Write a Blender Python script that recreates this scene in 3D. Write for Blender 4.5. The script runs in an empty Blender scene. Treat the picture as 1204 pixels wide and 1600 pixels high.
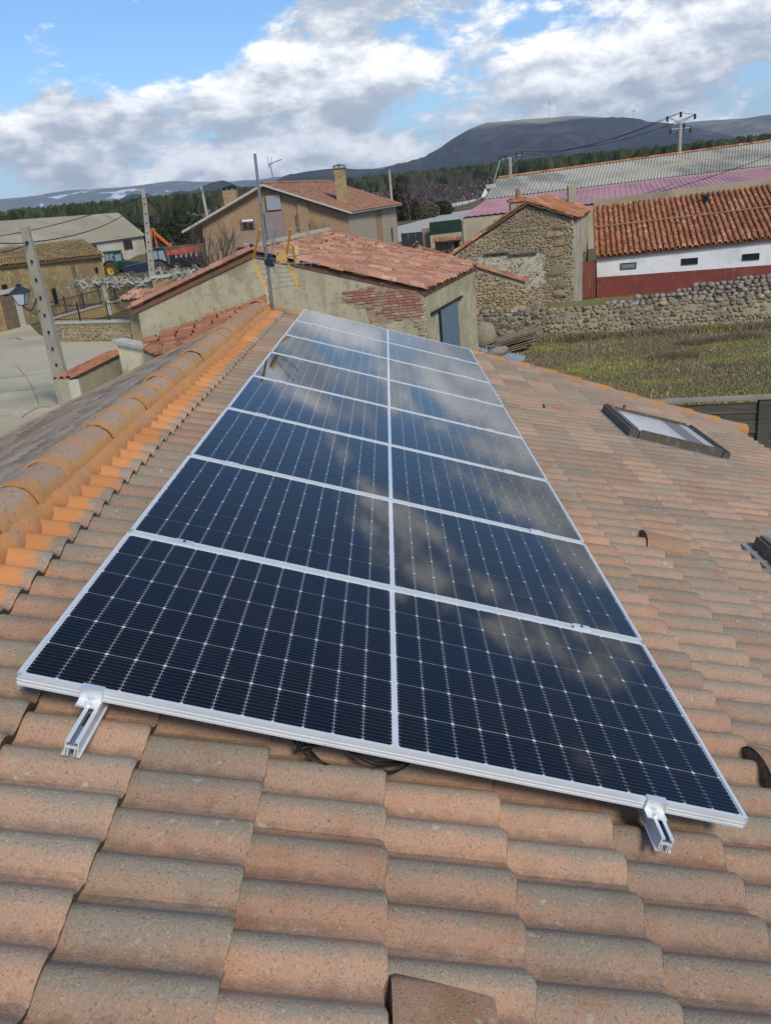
import bpy, math, random
import numpy as np
from mathutils import Vector, Matrix

# ---------------------------------------------------------------- camera
sc = bpy.context.scene
COL = sc.collection
cam_d = bpy.data.cameras.new("camera")
cam = bpy.data.objects.new("camera", cam_d)
COL.objects.link(cam)
CR = [[0.9957447685989536, -0.03175445057363438, 0.08651017672264333],
      [-0.0011464856609911603, 0.9344154997749852, 0.3561830419193112],
      [-0.09214684681770456, -0.35476658333195826, 0.9304029395764628]]
CAMP = (1.0943, -1.9469, 6.4)
m = Matrix.Identity(4)
for i in range(3):
    m[i][0] = CR[i][0]; m[i][1] = CR[i][2]; m[i][2] = -CR[i][1]; m[i][3] = CAMP[i]
cam.matrix_world = m
cam_d.sensor_fit = 'VERTICAL'; cam_d.sensor_height = 24; cam_d.lens = 19.6209
cam_d.clip_start = 0.05; cam_d.clip_end = 30000
sc.camera = cam

# ---------------------------------------------------------------- sun, sky, exposure
SUN_EL, SUN_AZ = math.radians(41), math.radians(152)     # azimuth clockwise from +Y
sun_d = bpy.data.lights.new("sun", 'SUN'); sun = bpy.data.objects.new("sun", sun_d); COL.objects.link(sun)
sun_d.energy = 2.2; sun_d.angle = math.radians(14); sun_d.color = (1.0, 0.91, 0.78)
sdir = Vector((math.sin(SUN_AZ) * math.cos(SUN_EL), math.cos(SUN_AZ) * math.cos(SUN_EL), math.sin(SUN_EL)))
sun.rotation_euler = sdir.to_track_quat('Z', 'Y').to_euler()
sc.view_settings.view_transform = 'Standard'; sc.view_settings.look = 'None'
sc.view_settings.exposure = 0.43; sc.view_settings.gamma = 1.0; sc.view_settings.use_curve_mapping = False
world = bpy.data.worlds.new("World"); sc.world = world; world.use_nodes = True
wn = world.node_tree; wn.nodes.clear()

def node(nt, kind, **kw):
    n = nt.nodes.new(kind)
    for k, v in kw.items():
        if k in n.inputs and not hasattr(n, k): n.inputs[k].default_value = v
        else: setattr(n, k, v)
    return n

class NT:
    """tiny expression helper for node trees"""
    def __init__(s, nt): s.nt = nt
    def lk(s, a, b):
        s.nt.links.new(a, b)
    def put(s, inp, v):
        if isinstance(v, bpy.types.NodeSocket): s.lk(v, inp)
        elif v is not None: inp.default_value = v
    def math(s, op, a, b=None, c=None, clamp=False):
        n = s.nt.nodes.new('ShaderNodeMath'); n.operation = op; n.use_clamp = clamp
        s.put(n.inputs[0], a)
        if b is not None: s.put(n.inputs[1], b)
        if c is not None: s.put(n.inputs[2], c)
        return n.outputs[0]
    def vmath(s, op, a, b=None, scale=None):
        n = s.nt.nodes.new('ShaderNodeVectorMath'); n.operation = op
        s.put(n.inputs[0], a)
        if b is not None: s.put(n.inputs[1], b)
        if scale is not None: s.put(n.inputs['Scale'], scale)
        return n.outputs[0]
    def noise(s, vec, scale, detail=4, rough=.55, dist=0.0, color=False):
        n = s.nt.nodes.new('ShaderNodeTexNoise')
        s.put(n.inputs['Vector'], vec); s.put(n.inputs['Scale'], scale)
        n.inputs['Detail'].default_value = detail; n.inputs['Roughness'].default_value = rough
        n.inputs['Distortion'].default_value = dist
        return n.outputs['Color' if color else 'Fac']
    def ramp(s, v, lo, hi):
        n = s.nt.nodes.new('ShaderNodeMapRange'); n.interpolation_type = 'SMOOTHSTEP'
        s.put(n.inputs['Value'], v); s.put(n.inputs['From Min'], lo); s.put(n.inputs['From Max'], hi)
        return n.outputs[0]
    def mix(s, f, a, b, mode='MIX'):
        n = s.nt.nodes.new('ShaderNodeMix'); n.data_type = 'RGBA'; n.blend_type = mode
        s.put(n.inputs['Factor'], f)
        s.put(n.inputs['A'] if False else n.inputs[6], a if isinstance(a, bpy.types.NodeSocket) else tuple(a) + (1,))
        s.put(n.inputs[7], b if isinstance(b, bpy.types.NodeSocket) else tuple(b) + (1,))
        return n.outputs[2]
    def sep(s, v):
        n = s.nt.nodes.new('ShaderNodeSeparateXYZ'); s.put(n.inputs[0], v); return n.outputs
    def comb(s, x, y, z):
        n = s.nt.nodes.new('ShaderNodeCombineXYZ')
        for i, v in enumerate((x, y, z)): s.put(n.inputs[i], v)
        return n.outputs[0]

# sky with cumulus: the same kind of broken cloud all round the compass
T = NT(wn)
sky = wn.nodes.new('ShaderNodeTexSky'); sky.sky_type = 'NISHITA'; sky.sun_disc = False
sky.sun_elevation = SUN_EL; sky.sun_rotation = SUN_AZ; sky.altitude = 1000; sky.air_density = 1.0; sky.dust_density = .6; sky.ozone_density = 1.6
tc = wn.nodes.new('ShaderNodeTexCoord')
dvec = tc.outputs['Generated']
xyz = T.sep(dvec)
zc = T.math('MAXIMUM', xyz[2], 0.0)
den = T.math('ADD', zc, 0.22)
px = T.math('DIVIDE', xyz[0], den); py = T.math('DIVIDE', xyz[1], den)
pl = T.comb(T.math('MULTIPLY', xyz[0], .8), xyz[1], T.math('MULTIPLY', zc, 1.75))
off = (1.1, 5.2, 2.0)
def cloud(v, d_):
    a = T.math('MULTIPLY', T.noise(v, 2.6, 1, .5), .42); b_ = T.math('MULTIPLY', T.noise(v, 6.0, 3, .5), .34)
    return T.math('ADD', T.math('ADD', a, b_), T.math('MULTIPLY', T.noise(v, 17.0, d_, .66, .15), .30))
p0 = T.vmath('ADD', pl, off)
dens = cloud(p0, 10)
line = T.math('MULTIPLY_ADD', T.ramp(xyz[0], -.22, -.04), .080, .118)
bank = T.ramp(T.math('SUBTRACT', zc, line), .035, -.035)
thr = T.math('SUBTRACT', T.math('MULTIPLY_ADD', T.ramp(zc, .50, .72), .10, 0.60), T.math('MULTIPLY', bank, .135))
cover = T.ramp(T.math('SUBTRACT', dens, thr), -.005, 0.055)
p1 = T.vmath('ADD', pl, (off[0] + sdir.x * .012, off[1] + sdir.y * .012, off[2] + .035))
lit = T.ramp(T.math('SUBTRACT', dens, cloud(p1, 6)), -0.070, 0.085)
thick = T.ramp(T.math('SUBTRACT', dens, thr), 0.05, 0.20)
litf = T.math('MULTIPLY_ADD', thick, -.20, lit, clamp=True)
ccol = T.mix(litf, (.40, .45, .52), (1.18, 1.18, 1.18))
skyc = T.vmath('MULTIPLY', sky.outputs[0], (0.076, 0.100, 0.122))
skyc = T.mix(T.math('MULTIPLY', T.ramp(zc, .10, .0), .55), skyc, (.40, .56, .74))
fin = T.mix(cover, skyc, ccol)
below = T.ramp(xyz[2], -0.01, -0.05)
fin = T.mix(below, fin, (.22, .22, .20))
bg = wn.nodes.new('ShaderNodeBackground'); wo = wn.nodes.new('ShaderNodeOutputWorld')
T.lk(fin, bg.inputs[0]); bg.inputs[1].default_value = 1.0
T.lk(bg.outputs[0], wo.inputs[0])

# ---------------------------------------------------------------- helpers
R = random.Random(7)
def V3(*a): return Vector(a if len(a) > 1 else a[0])

class MB:
    """collects raw geometry and links it as one mesh object"""
    def __init__(s): s.v = []; s.f = []; s.attr = []
    def add(s, vs, fs, a=0.0):
        o = len(s.v); s.v.extend([tuple(x) for x in vs]); s.f.extend([tuple(i + o for i in f) for f in fs])
        s.attr.extend(a if isinstance(a, (list, tuple)) else [a] * len(vs))
    def box(s, c, size, ax=None):
        c = Vector(c); ax = ax or (Vector((1, 0, 0)), Vector((0, 1, 0)), Vector((0, 0, 1)))
        vs = []
        for k in (-.5, .5):
            for j in (-.5, .5):
                for i in (-.5, .5):
                    vs.append(c + ax[0] * size[0] * i + ax[1] * size[1] * j + ax[2] * size[2] * k)
        s.add(vs, [(0, 2, 3, 1), (4, 5, 7, 6), (0, 1, 5, 4), (2, 6, 7, 3), (0, 4, 6, 2), (1, 3, 7, 5)])
    def box2(s, a, b):
        s.box([(a[i] + b[i]) / 2 for i in range(3)], [abs(b[i] - a[i]) for i in range(3)])
    def tube(s, pts, rad, n=6, cap=True):
        pts = [Vector(p) for p in pts]
        rads = rad if isinstance(rad, (list, tuple)) else [rad] * len(pts)
        vs = []; fs = []
        up = Vector((0, 0, 1))
        for i, p in enumerate(pts):
            t = (pts[min(i + 1, len(pts) - 1)] - pts[max(i - 1, 0)]).normalized()
            ref = up if abs(t.z) < .93 else Vector((0, 1, 0))
            a = t.cross(ref).normalized(); b = a.cross(t).normalized()
            for k in range(n):
                an = 2 * math.pi * k / n
                vs.append(p + (a * math.cos(an) + b * math.sin(an)) * rads[i])
        for i in range(len(pts) - 1):
            for k in range(n):
                k2 = (k + 1) % n
                fs.append((i * n + k, i * n + k2, (i + 1) * n + k2, (i + 1) * n + k))
        if cap:
            fs.append(tuple(range(n))); fs.append(tuple((len(pts) - 1) * n + k for k in reversed(range(n))))
        s.add(vs, fs)
    def prism(s, poly, d):
        """polygon (list of points) extruded by vector d"""
        poly = [Vector(p) for p in poly]; d = Vector(d); n = len(poly)
        vs = poly + [p + d for p in poly]
        fs = [tuple(reversed(range(n))), tuple(range(n, 2 * n))] + [(i, (i + 1) % n, n + (i + 1) % n, n + i) for i in range(n)]
        s.add(vs, fs)
    def grid(s, f, nu, nv, closed=False):
        vs = [f(i / nu, j / nv) for i in range(nu + 1) for j in range(nv + 1)]
        fs = [(i * (nv + 1) + j, (i + 1) * (nv + 1) + j, (i + 1) * (nv + 1) + j + 1, i * (nv + 1) + j + 1) for i in range(nu) for j in range(nv)]
        s.add(vs, fs)
    def mesh(s, name, smooth=False, ang=None):
        me = bpy.data.meshes.new(name)
        v = np.array([tuple(x) for x in s.v], dtype=np.float32)
        me.from_pydata(v.tolist() if len(v) < 10 else v, [], s.f)
        me.update()
        if any(s.attr):
            at = me.attributes.new('tone', 'FLOAT', 'POINT'); at.data.foreach_set('value', np.array(s.attr, dtype=np.float32))
        if smooth:
            me.shade_smooth()
            if ang: me.set_sharp_from_angle(angle=math.radians(ang))
        return me
    def build(s, name, mat, parent=None, smooth=False, ang=None, kind=None):
        me = s.mesh(name, smooth, ang)
        if mat: me.materials.append(mat)
        o = bpy.data.objects.new(name, me); COL.objects.link(o)
        if parent: o.parent = parent
        if kind: o['kind'] = kind
        return o

def tag(o, label=None, cat=None, group=None, kind=None):
    if label: o['label'] = label
    if cat: o['category'] = cat
    if group: o['group'] = group
    if kind: o['kind'] = kind
    return o

def thing(name, label, cat, group=None, loc=(0, 0, 0)):
    """Empty at the thing's base; parts are written in world metres and keep their place"""
    o = bpy.data.objects.new(name, None); COL.objects.link(o); o.location = loc; o.empty_display_size = .2
    tag(o, label, cat, group)
    return o

def settle(root):
    """give parts of a thing their place relative to its base"""
    for c in root.children: c.matrix_parent_inverse = Matrix.Translation(-Vector(root.location))

def inst(name, me, loc, parent, mat3=None):
    o = bpy.data.objects.new(name, me); COL.objects.link(o)
    M4 = (mat3.to_4x4() if mat3 else Matrix.Identity(4)); M4.translation = Vector(loc)
    o.matrix_local = M4
    if parent: o.parent = parent
    return o

def material(name, base, layers=(), rough=.85, spec=.3, bump=None, rand=0.0, metal=0.0, coat=0.0, coat_rough=.03,
             rand_hue=None, obj=False, stretch=None, emit=None, extra=None):
    """layers: (scale, colour, lo, hi[, detail[, stretch]]) - patches of stain or growth laid over the base colour"""
    mt = bpy.data.materials.new(name); mt.use_nodes = True; nt = mt.node_tree
    b = nt.nodes['Principled BSDF']; Tn = NT(nt)
    if obj:
        co = nt.nodes.new('ShaderNodeTexCoord').outputs['Object']
    else:
        co = nt.nodes.new('ShaderNodeNewGeometry').outputs['Position']
    if stretch: co = Tn.vmath('MULTIPLY', co, stretch)
    c = None
    col = tuple(base) + (1,)
    rgb = nt.nodes.new('ShaderNodeRGB'); rgb.outputs[0].default_value = col; c = rgb.outputs[0]
    oi = nt.nodes.new('ShaderNodeObjectInfo').outputs['Random']
    isl = nt.nodes.new('ShaderNodeNewGeometry').outputs['Random Per Island']
    rnd = Tn.math('FRACT', Tn.math('ADD', oi, isl))
    if rand_hue:
        for k, (cc, lo, hi) in enumerate(rand_hue):
            rk = Tn.math('FRACT', Tn.math('MULTIPLY', rnd, 7.31 + 5.7 * k))
            c = Tn.mix(Tn.math('MULTIPLY', Tn.ramp(rk, lo, hi), .85), c, cc)
    for L in layers:
        s_, cc, lo, hi = L[:4]; de = L[4] if len(L) > 4 else 5
        v = co if len(L) < 6 else Tn.vmath('MULTIPLY', co, L[5])
        c = Tn.mix(Tn.ramp(Tn.noise(v, s_, de, .6), lo, hi), c, cc)
    if extra: c = extra(Tn, nt, co, c, rnd)
    if rand:
        hs = nt.nodes.new('ShaderNodeHueSaturation')
        Tn.lk(c, hs.inputs['Color'])
        Tn.lk(Tn.math('MULTIPLY_ADD', Tn.math('SUBTRACT', Tn.math('FRACT', Tn.math('MULTIPLY', rnd, 3.77)), .5), 2 * rand, 1.0), hs.inputs['Value'])
        c = hs.outputs[0]
    Tn.lk(c, b.inputs['Base Color'])
    b.inputs['Roughness'].default_value = rough; b.inputs['Metallic'].default_value = metal
    b.inputs['Specular IOR Level'].default_value = spec
    b.inputs['Coat Weight'].default_value = coat; b.inputs['Coat IOR'].default_value = 1.34; b.inputs['Coat Roughness'].default_value = coat_rough
    if emit: b.inputs['Emission Color'].default_value = tuple(emit) + (1,); b.inputs['Emission Strength'].default_value = 1
    if bump:
        bs = [bump] if not isinstance(bump[0], (tuple, list)) else bump
        nrm = None
        for (s_, st, di) in bs:
            bn = nt.nodes.new('ShaderNodeBump'); bn.inputs['Strength'].default_value = st; bn.inputs['Distance'].default_value = di
            Tn.lk(Tn.noise(co, s_, 4, .6), bn.inputs['Height'])
            if nrm: Tn.lk(nrm, bn.inputs['Normal'])
            nrm = bn.outputs[0]
        Tn.lk(nrm, b.inputs['Normal'])
    return mt

# ---------------------------------------------------------------- our roof: frame of reference
# U runs down the slope, W runs along the ridge away from the camera, NN stands off the tiles
P0 = Vector((0, 0, 5.29106))
U = Vector((0.947394, 0, -0.320071)); W = Vector((0, 0.999903, -0.013910)); NN = Vector((0.320043, 0.013178, 0.947311))
def RP(u, v, n=0.0): return P0 + U * u + W * v + NN * n
UL = Vector((-0.937, 0, -0.349)); NL = UL.cross(W).normalized()
if NL.z < 0: NL = -NL
def LP(u, v, n=0.0): return RP(-.52, v, -.14) + UL * u + W * (0) + NL * n
RM = Matrix((U, W, NN)).transposed()      # columns: local axes of the right slope
LM = Matrix((UL, -W, NL)).transposed()
TN = -0.155                                # tile datum below the panels' upper face

# ---- tile material: sandy concrete, brown orange with grey growth on the crests and orange lichen near the ridge
def tile_extra(orange):
    def f(Tn, nt, co, c, rnd):
        at = nt.nodes.new('ShaderNodeAttribute'); at.attribute_name = 'tone'
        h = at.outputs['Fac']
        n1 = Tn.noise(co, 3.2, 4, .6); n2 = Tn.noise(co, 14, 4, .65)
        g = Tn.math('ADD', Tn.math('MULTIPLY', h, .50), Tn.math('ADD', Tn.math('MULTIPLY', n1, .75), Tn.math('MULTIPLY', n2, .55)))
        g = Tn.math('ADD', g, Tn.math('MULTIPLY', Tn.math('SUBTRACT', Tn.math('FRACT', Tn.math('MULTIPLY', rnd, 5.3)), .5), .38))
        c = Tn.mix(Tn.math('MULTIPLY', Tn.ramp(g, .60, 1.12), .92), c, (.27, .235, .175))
        # rusty brown patches and dark specks
        c = Tn.mix(Tn.math('MULTIPLY', Tn.ramp(Tn.noise(co, 6.0, 5, .6), .54, .74), .5), c, (.36, .150, .075))
        sp = Tn.noise(co, 190, 3, .7)
        c = Tn.mix(Tn.math('MULTIPLY', Tn.ramp(sp, .54, .72), .75), c, (.56, .45, .33))
        sp2 = Tn.noise(co, 150, 3, .7)
        c = Tn.mix(Tn.math('MULTIPLY', Tn.ramp(sp2, .47, .30), .70), c, (.15, .09, .055))
        c = Tn.mix(Tn.math('MULTIPLY', Tn.ramp(Tn.noise(co, 55, 3, .6), .66, .76), .6), c, (.09, .065, .04))
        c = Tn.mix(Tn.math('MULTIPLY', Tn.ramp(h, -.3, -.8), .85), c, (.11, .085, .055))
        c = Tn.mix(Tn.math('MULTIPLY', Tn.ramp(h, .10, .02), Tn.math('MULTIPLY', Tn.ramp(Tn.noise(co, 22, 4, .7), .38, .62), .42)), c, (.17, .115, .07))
        c = Tn.mix(Tn.math('MULTIPLY', Tn.ramp(Tn.noise(co, 38, 2, .4), .66, .70), Tn.ramp(Tn.noise(co, 5, 2, .5), .50, .62)), c, (.40, .37, .27))
        c = Tn.mix(Tn.math('MULTIPLY', Tn.ramp(Tn.noise(co, 46, 2, .4), .735, .77), .55), c, (.50, .20, .07))
        c = Tn.mix(Tn.math('MULTIPLY', Tn.ramp(Tn.noise(co, 2.2, 5, .65), .55, .72), .45), c, (.20, .155, .11))
        if orange:
            x = Tn.sep(co)[0]
            e = Tn.math('ADD', x, Tn.math('MULTIPLY', Tn.math('SUBTRACT', Tn.noise(co, 9, 4, .6), .5), .16))
            k = Tn.math('MULTIPLY', Tn.ramp(e, -.262, -.30), Tn.ramp(Tn.noise(co, 30, 4, .7), .22, .48))
            c = Tn.mix(Tn.math('MULTIPLY', k, .95), c, (.58, .25, .085))
        return c
    return f
M = {}
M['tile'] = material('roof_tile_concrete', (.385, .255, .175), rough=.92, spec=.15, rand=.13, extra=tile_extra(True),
                     bump=[(170, .8, .004), (45, .4, .004)], layers=[(1.1, (.46, .27, .17), .42, .62)])
M['tile_grey'] = material('roof_tile_grey', (.31, .255, .195), rough=.95, spec=.1, rand=.12, bump=(200, .5, .003),
                          layers=[(2.2, (.17, .15, .12), .45, .65), (120, (.30, .26, .21), .55, .7), (1.0, (.27, .18, .12), .55, .7)])

def ridge_extra(Tn, nt, co, c, rnd):
    at = nt.nodes.new('ShaderNodeAttribute'); at.attribute_name = 'tone'
    e = Tn.math('ADD', at.outputs['Fac'], Tn.math('MULTIPLY', Tn.math('SUBTRACT', Tn.noise(co, 9, 5, .65), .5), 1.5))
    c = Tn.mix(Tn.ramp(e, .30, .62), c, (.53, .285, .12))
    c = Tn.mix(Tn.ramp(Tn.noise(co, 16, 4, .6), .66, .76), c, (.46, .30, .06))
    c = Tn.mix(Tn.math('MULTIPLY', Tn.ramp(Tn.noise(co, 60, 3, .6), .58, .70), .7), c, (.16, .12, .07))
    return c
M['ridge'] = material('ridge_tile_lichen', (.42, .29, .20), rough=.95, spec=.1, rand=.08, extra=ridge_extra,
                      bump=[(160, .6, .003), (25, .5, .008)])
M['mortar'] = material('ridge_mortar_orange', (.57, .27, .105), rough=.95, spec=.1, bump=[(110, .7, .005), (26, .5, .010)],
                       layers=[(6, (.44, .27, .16), .46, .66), (30, (.30, .19, .11), .58, .72), (3, (.62, .32, .11), .5, .7), (18, (.40, .29, .18), .64, .76, 6, (1, .35, 1))])
M['verge'] = material('verge_tile_lichen', (.42, .25, .16), rough=.95, spec=.1, rand=.08, bump=[(90, .6, .006), (14, .6, .015)],
                      extra=lambda Tn, nt, co, c, rnd: Tn.mix(Tn.ramp(Tn.math('ADD', (lambda a: (setattr(a, 'attribute_name', 'tone'), a.outputs['Fac'])[1])(nt.nodes.new('ShaderNodeAttribute')), Tn.noise(co, 12, 4, .6)), .72, .95), c, (.46, .235, .085)))

# ---- one interlocking tile, two rolls wide (0.30 m) and 0.333 m to weather
PIT = 0.15; LEN = 0.333
def prof(s):
    q = s % PIT
    d = abs(q - .070)
    if d < .062: return .041 * (math.cos(d / .062 * math.pi / 2) ** 1.25)
    return 0.0015 * (1 if q > .13 else 0)
def tile_mesh(name='tile', jit=0.0, seed=0, nv=22):
    rr = random.Random(seed)
    b = MB(); T_ = .019
    us = [-.035, .10, .22, LEN - .012, LEN]                    # local u, 0 = upper edge
    vs_ = [.302 * j / nv for j in range(nv + 1)]
    rows = []
    for iu, u in enumerate(us):
        lift = .002 + .035 * (u / LEN) - (.006 if iu == len(us) - 1 else 0)
        rows.append([(u + (rr.uniform(-.0018, .0018) if iu > 2 else 0), v, prof(v) * (1.0 if iu < 4 else .93) + lift) for v in vs_])
    vv = [p for r in rows for p in r]; n = nv + 1
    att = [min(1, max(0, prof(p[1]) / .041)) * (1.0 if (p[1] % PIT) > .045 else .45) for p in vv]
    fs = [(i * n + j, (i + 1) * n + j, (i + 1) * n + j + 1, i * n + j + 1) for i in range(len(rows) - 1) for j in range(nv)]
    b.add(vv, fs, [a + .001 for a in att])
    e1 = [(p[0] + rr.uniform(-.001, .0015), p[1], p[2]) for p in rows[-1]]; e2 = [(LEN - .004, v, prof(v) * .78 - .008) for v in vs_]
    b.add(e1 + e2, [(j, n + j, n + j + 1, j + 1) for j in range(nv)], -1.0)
    # side step of the interlock
    return b
tile_vars = []
for k in range(4):
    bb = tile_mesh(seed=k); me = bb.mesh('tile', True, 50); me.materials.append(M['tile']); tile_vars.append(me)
BARE_TILE = [(tile_mesh(seed=k, nv=16)) for k in range(3)]

house = thing('tiled_house', 'house under the camera with brown concrete roof tiles carrying the solar panels', 'house', loc=(0, 2, 0))

def far_v(u):            # the far verge runs slightly askew
    pts = [(-.6, 8.62), (2.3, 9.02), (3.2, 8.93), (4.4, 8.45), (5.8, 8.12)]
    for (a, b_), (c, d) in zip(pts, pts[1:]):
        if u <= c: return b_ + (d - b_) * (u - a) / (c - a)
    return pts[-1][1]
V0 = -4.1
SKYL = [(3.47, 4.44, 5.84, 6.90), (3.53, 4.55, 1.95, 3.08)]
cells = []
for k in range(-2, 17):
    u0 = .042 + (k - 1) * LEN + (.068 if k == -1 else 0)
    if k == -2: continue
    for j in range(0, 60):
        v0 = .07 - 14 * .30 + j * .30
        if v0 + .15 > far_v(u0 + .17): continue
        if v0 < V0: continue
        uc, vc = u0 + LEN / 2, v0 + .15
        if any(a + .02 < uc < b_ - .02 and c + .02 < vc < d - .02 for a, b_, c, d in SKYL): continue
        cells.append((u0, v0))
def vis(c):
    u, v = c[0] + .16, c[1] + .15
    p = RP(u, v, TN); q = Matrix(CR).transposed() @ (p - Vector(CAMP))
    if q.y < .2: return 1e9
    x = 602 + 1308 * q.x / q.y; y = 800 - 1308 * q.z / q.y
    if not (-60 < x < 1270 and -50 < y < 1700): return 1e6 + q.y
    if .10 < u < 2.0 and .15 < v < 8.3: return 1e5 + q.y     # under the panels
    return q.y
cells.sort(key=vis)
far = MB()
for i, (u0, v0) in enumerate(cells):
    jn = R.uniform(-.001, .001); ju = R.uniform(-.004, .004)
    if i < 285:
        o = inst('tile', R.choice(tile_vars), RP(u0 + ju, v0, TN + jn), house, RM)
    else:
        src = R.choice(BARE_TILE)
        far.add([RP(u0 + ju + p[0], v0 + p[1], TN + jn + p[2]) for p in src.v], src.f, src.attr)
far.build('far_tile', M['tile'], house, True, 50, kind='stuff')
left = MB()
for k in range(0, 16):
    for j in range(0, 43):
        u0 = .08 + k * LEN; src = BARE_TILE[(k + j) % 3]; v0 = 8.60 - j * .30; jn = R.uniform(-.003, .003)
        base = RP(-.52, 0, -.14)
        left.add([base + UL * (u0 + p[0]) + W * (v0 - p[1]) + NL * (p[2] + jn - .03) for p in src.v], [tuple(reversed(f)) for f in src.f], src.attr)
left.build('north_slope_tile', M['tile_grey'], house, True, 50, kind='stuff')
# roof deck under the tiles
M['deck'] = material('roof_deck', (.12, .08, .055), rough=.95)
dk = MB()
for a, bq in ((-.52, 2.3), (2.3, 4.4), (4.4, 5.55)):
    dk.prism([RP(a, V0 - .05, TN - .012), RP(bq, V0 - .05, TN - .012), RP(bq, far_v(bq) - .03, TN - .012), RP(a, far_v(a) - .03, TN - .012)], (0, 0, -.10))
lb = RP(-.52, 0, -.14)
dk.prism([lb + W * V0 + NL * -.04, lb + W * 8.57 + NL * -.04, lb + W * 8.57 + UL * 5.3 + NL * -.04, lb + W * V0 + UL * 5.3 + NL * -.04], (0, 0, -.10))
dk.build('roof_deck', M['deck'], house)
M['plaster_w'] = material('pale_render', (.50, .44, .33), layers=[(1.2, (.40, .34, .25), .45, .65)], bump=(30, .4, .01))
wl = MB()
XR, XL = RP(5.1, 0, 0).x, (lb + UL * 4.9).x
zr, zl = RP(5.1, 0, TN).z - .15, (lb + UL * 4.9).z - .15
zt = RP(-.52, 0, -.14).z - .18
wl.prism([(XL, -3.9, 0), (XR, -3.9, 0), (XR, -3.9, zr), (-.50, -3.9, zt), (XL, -3.9, zl)], (0, 11.75, 0))
wl.build('wall', M['plaster_w'], house)

# ridge: overlapping half-round caps bedded in orange mortar
def cap_mesh(seed):
    rr = random.Random(seed); b = MB(); L = .41; n = 18
    vs = []; at = []; us = [0, .03, .07, .16, .28, L - .03, L]
    for iu, y in enumerate(us):
        r = .112 - .008 * y / L + (.004 if y < .05 else 0)
        for j in range(n + 1):
            a = math.pi * (j / n) * 1.02 - .01 * math.pi
            x = math.cos(a) * r * 1.02; z = math.sin(a) * r * 1.0
            k = 1 + rr.uniform(-.028, .028)
            vs.append((x * k, y, z * k)); e = min(1, abs(j / n - .5) * 2)
            at.append(.02 + max(.9 if y < .06 else (.55 if y < .1 else (.4 if y > .30 else .0)), (.75 if e > .66 else .08)))
    m_ = n + 1
    b.add(vs, [(i * m_ + j, i * m_ + j + 1, (i + 1) * m_ + j + 1, (i + 1) * m_ + j) for i in range(len(us) - 1) for j in range(n)], at)
    fr = [(x * .9, y + .002, z * .9) for x, y, z in vs[:m_]]
    b.add(vs[:m_] + fr, [(j, j + m_, j + 1 + m_, j + 1) for j in range(n)], 1.0)
    return b
caps = []
for k in range(4):
    me = cap_mesh(k).mesh('ridge_tile', True, 60); me.materials.append(M['ridge']); caps.append(me)
RU = -.52
j = 0
v = -4.1
while v < 8.1:
    o = inst('ridge_tile', caps[j % 4], RP(RU, 0, -.112) + W * v + Vector((R.uniform(-.006, .006), 0, R.uniform(-.004, .004) - .005)), house,
             Matrix.Rotation(R.uniform(-.02, .02), 3, 'Z') @ Matrix.Rotation(math.radians(-.8), 3, 'X'))
    v += .335; j += 1
def rib(u0, u1, n0, n1, va, vb, side):
    b = MB(); nst = int((vb - va) / .035); rr = random.Random(3)
    prs = [(u0, n0 - .04), (u0, n0), ((u0 + u1) / 2, max(n0, n1) + .012), (u1, n1), (u1 + .004 * side, n1 - .03)]
    rws = []; w1 = 0; w2 = 0
    for i in range(nst + 1):
        vv = va + (vb - va) * i / nst
        w1 = w1 * .85 + rr.uniform(-.006, .006); w2 = w2 * .7 + rr.uniform(-.003, .003)
        for q, (uu, nn) in enumerate(prs):
            e = (w1 if q in (3, 4) else 0)
            rws.append((uu + e * 1.6, vv, nn + (w2 if q in (1, 2, 3) else 0)))
    n_ = len(prs)
    return b, rws, [(i * n_ + j, i * n_ + j + 1, (i + 1) * n_ + j + 1, (i + 1) * n_ + j) for i in range(nst) for j in range(n_ - 1)]
b, rw, fs = rib(-.445, -.365, -.070, -.108, -4.1, 8.6, 1)
b.add([RP(*p) for p in rw], fs); b.build('ridge_mortar', M['mortar'], house, True)
# ridge end: mortar hump and short far flashing band to the panels
b = MB()
b.grid(lambda s, t: RP(RU, 0, -.11) + Vector((math.cos(math.pi * t) * .113 * (1 - .1 * s), 0, math.sin(math.pi * t) * .112 * (1 - .85 * s ** 4))) + W * (8.15 + .49 * s), 6, 12)
b.build('ridge_end', M['mortar'], house, True)
b = MB(); rr = random.Random(9)
b.grid(lambda s, t: RP(-.40 + 2.75 * s, far_v(-.4 + 2.75 * s) - .05 + (t - .5) * .17, TN + .035 + .055 * math.sin(math.pi * t) + rr.uniform(-.006, .006)), 40, 6)
b.build('verge_mortar', M['mortar'], house, True)
# far verge: barrel pieces stepping down the slope
for i in range(11):
    u0 = 2.25 + i * .333
    if u0 > 5.4: break
    b = MB(); vs = []; at = []
    n = 10; us = [0, .08, .2, .33, .37, .375]
    for s in us:
        r = .085 + .018 * s / .37 - (.02 if s == .375 else 0)
        for q in range(n + 1):
            a = math.pi * q / n
            vs.append(RP(u0 + s, far_v(u0 + s) - .055 + math.cos(a) * r * 1.15, TN - .012 + .02 * s + math.sin(a) * r * 1.0 + R.uniform(-.003, .003)))
            at.append(.01 + (.65 if (s > .30 or s < .05) else .12))
    b.add(vs, [(a_ * (n + 1) + q, (a_ + 1) * (n + 1) + q, (a_ + 1) * (n + 1) + q + 1, a_ * (n + 1) + q + 1) for a_ in range(len(us) - 1) for q in range(n)], at)
    b.build('verge_tile', M['verge'], house, True, 60)
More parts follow.
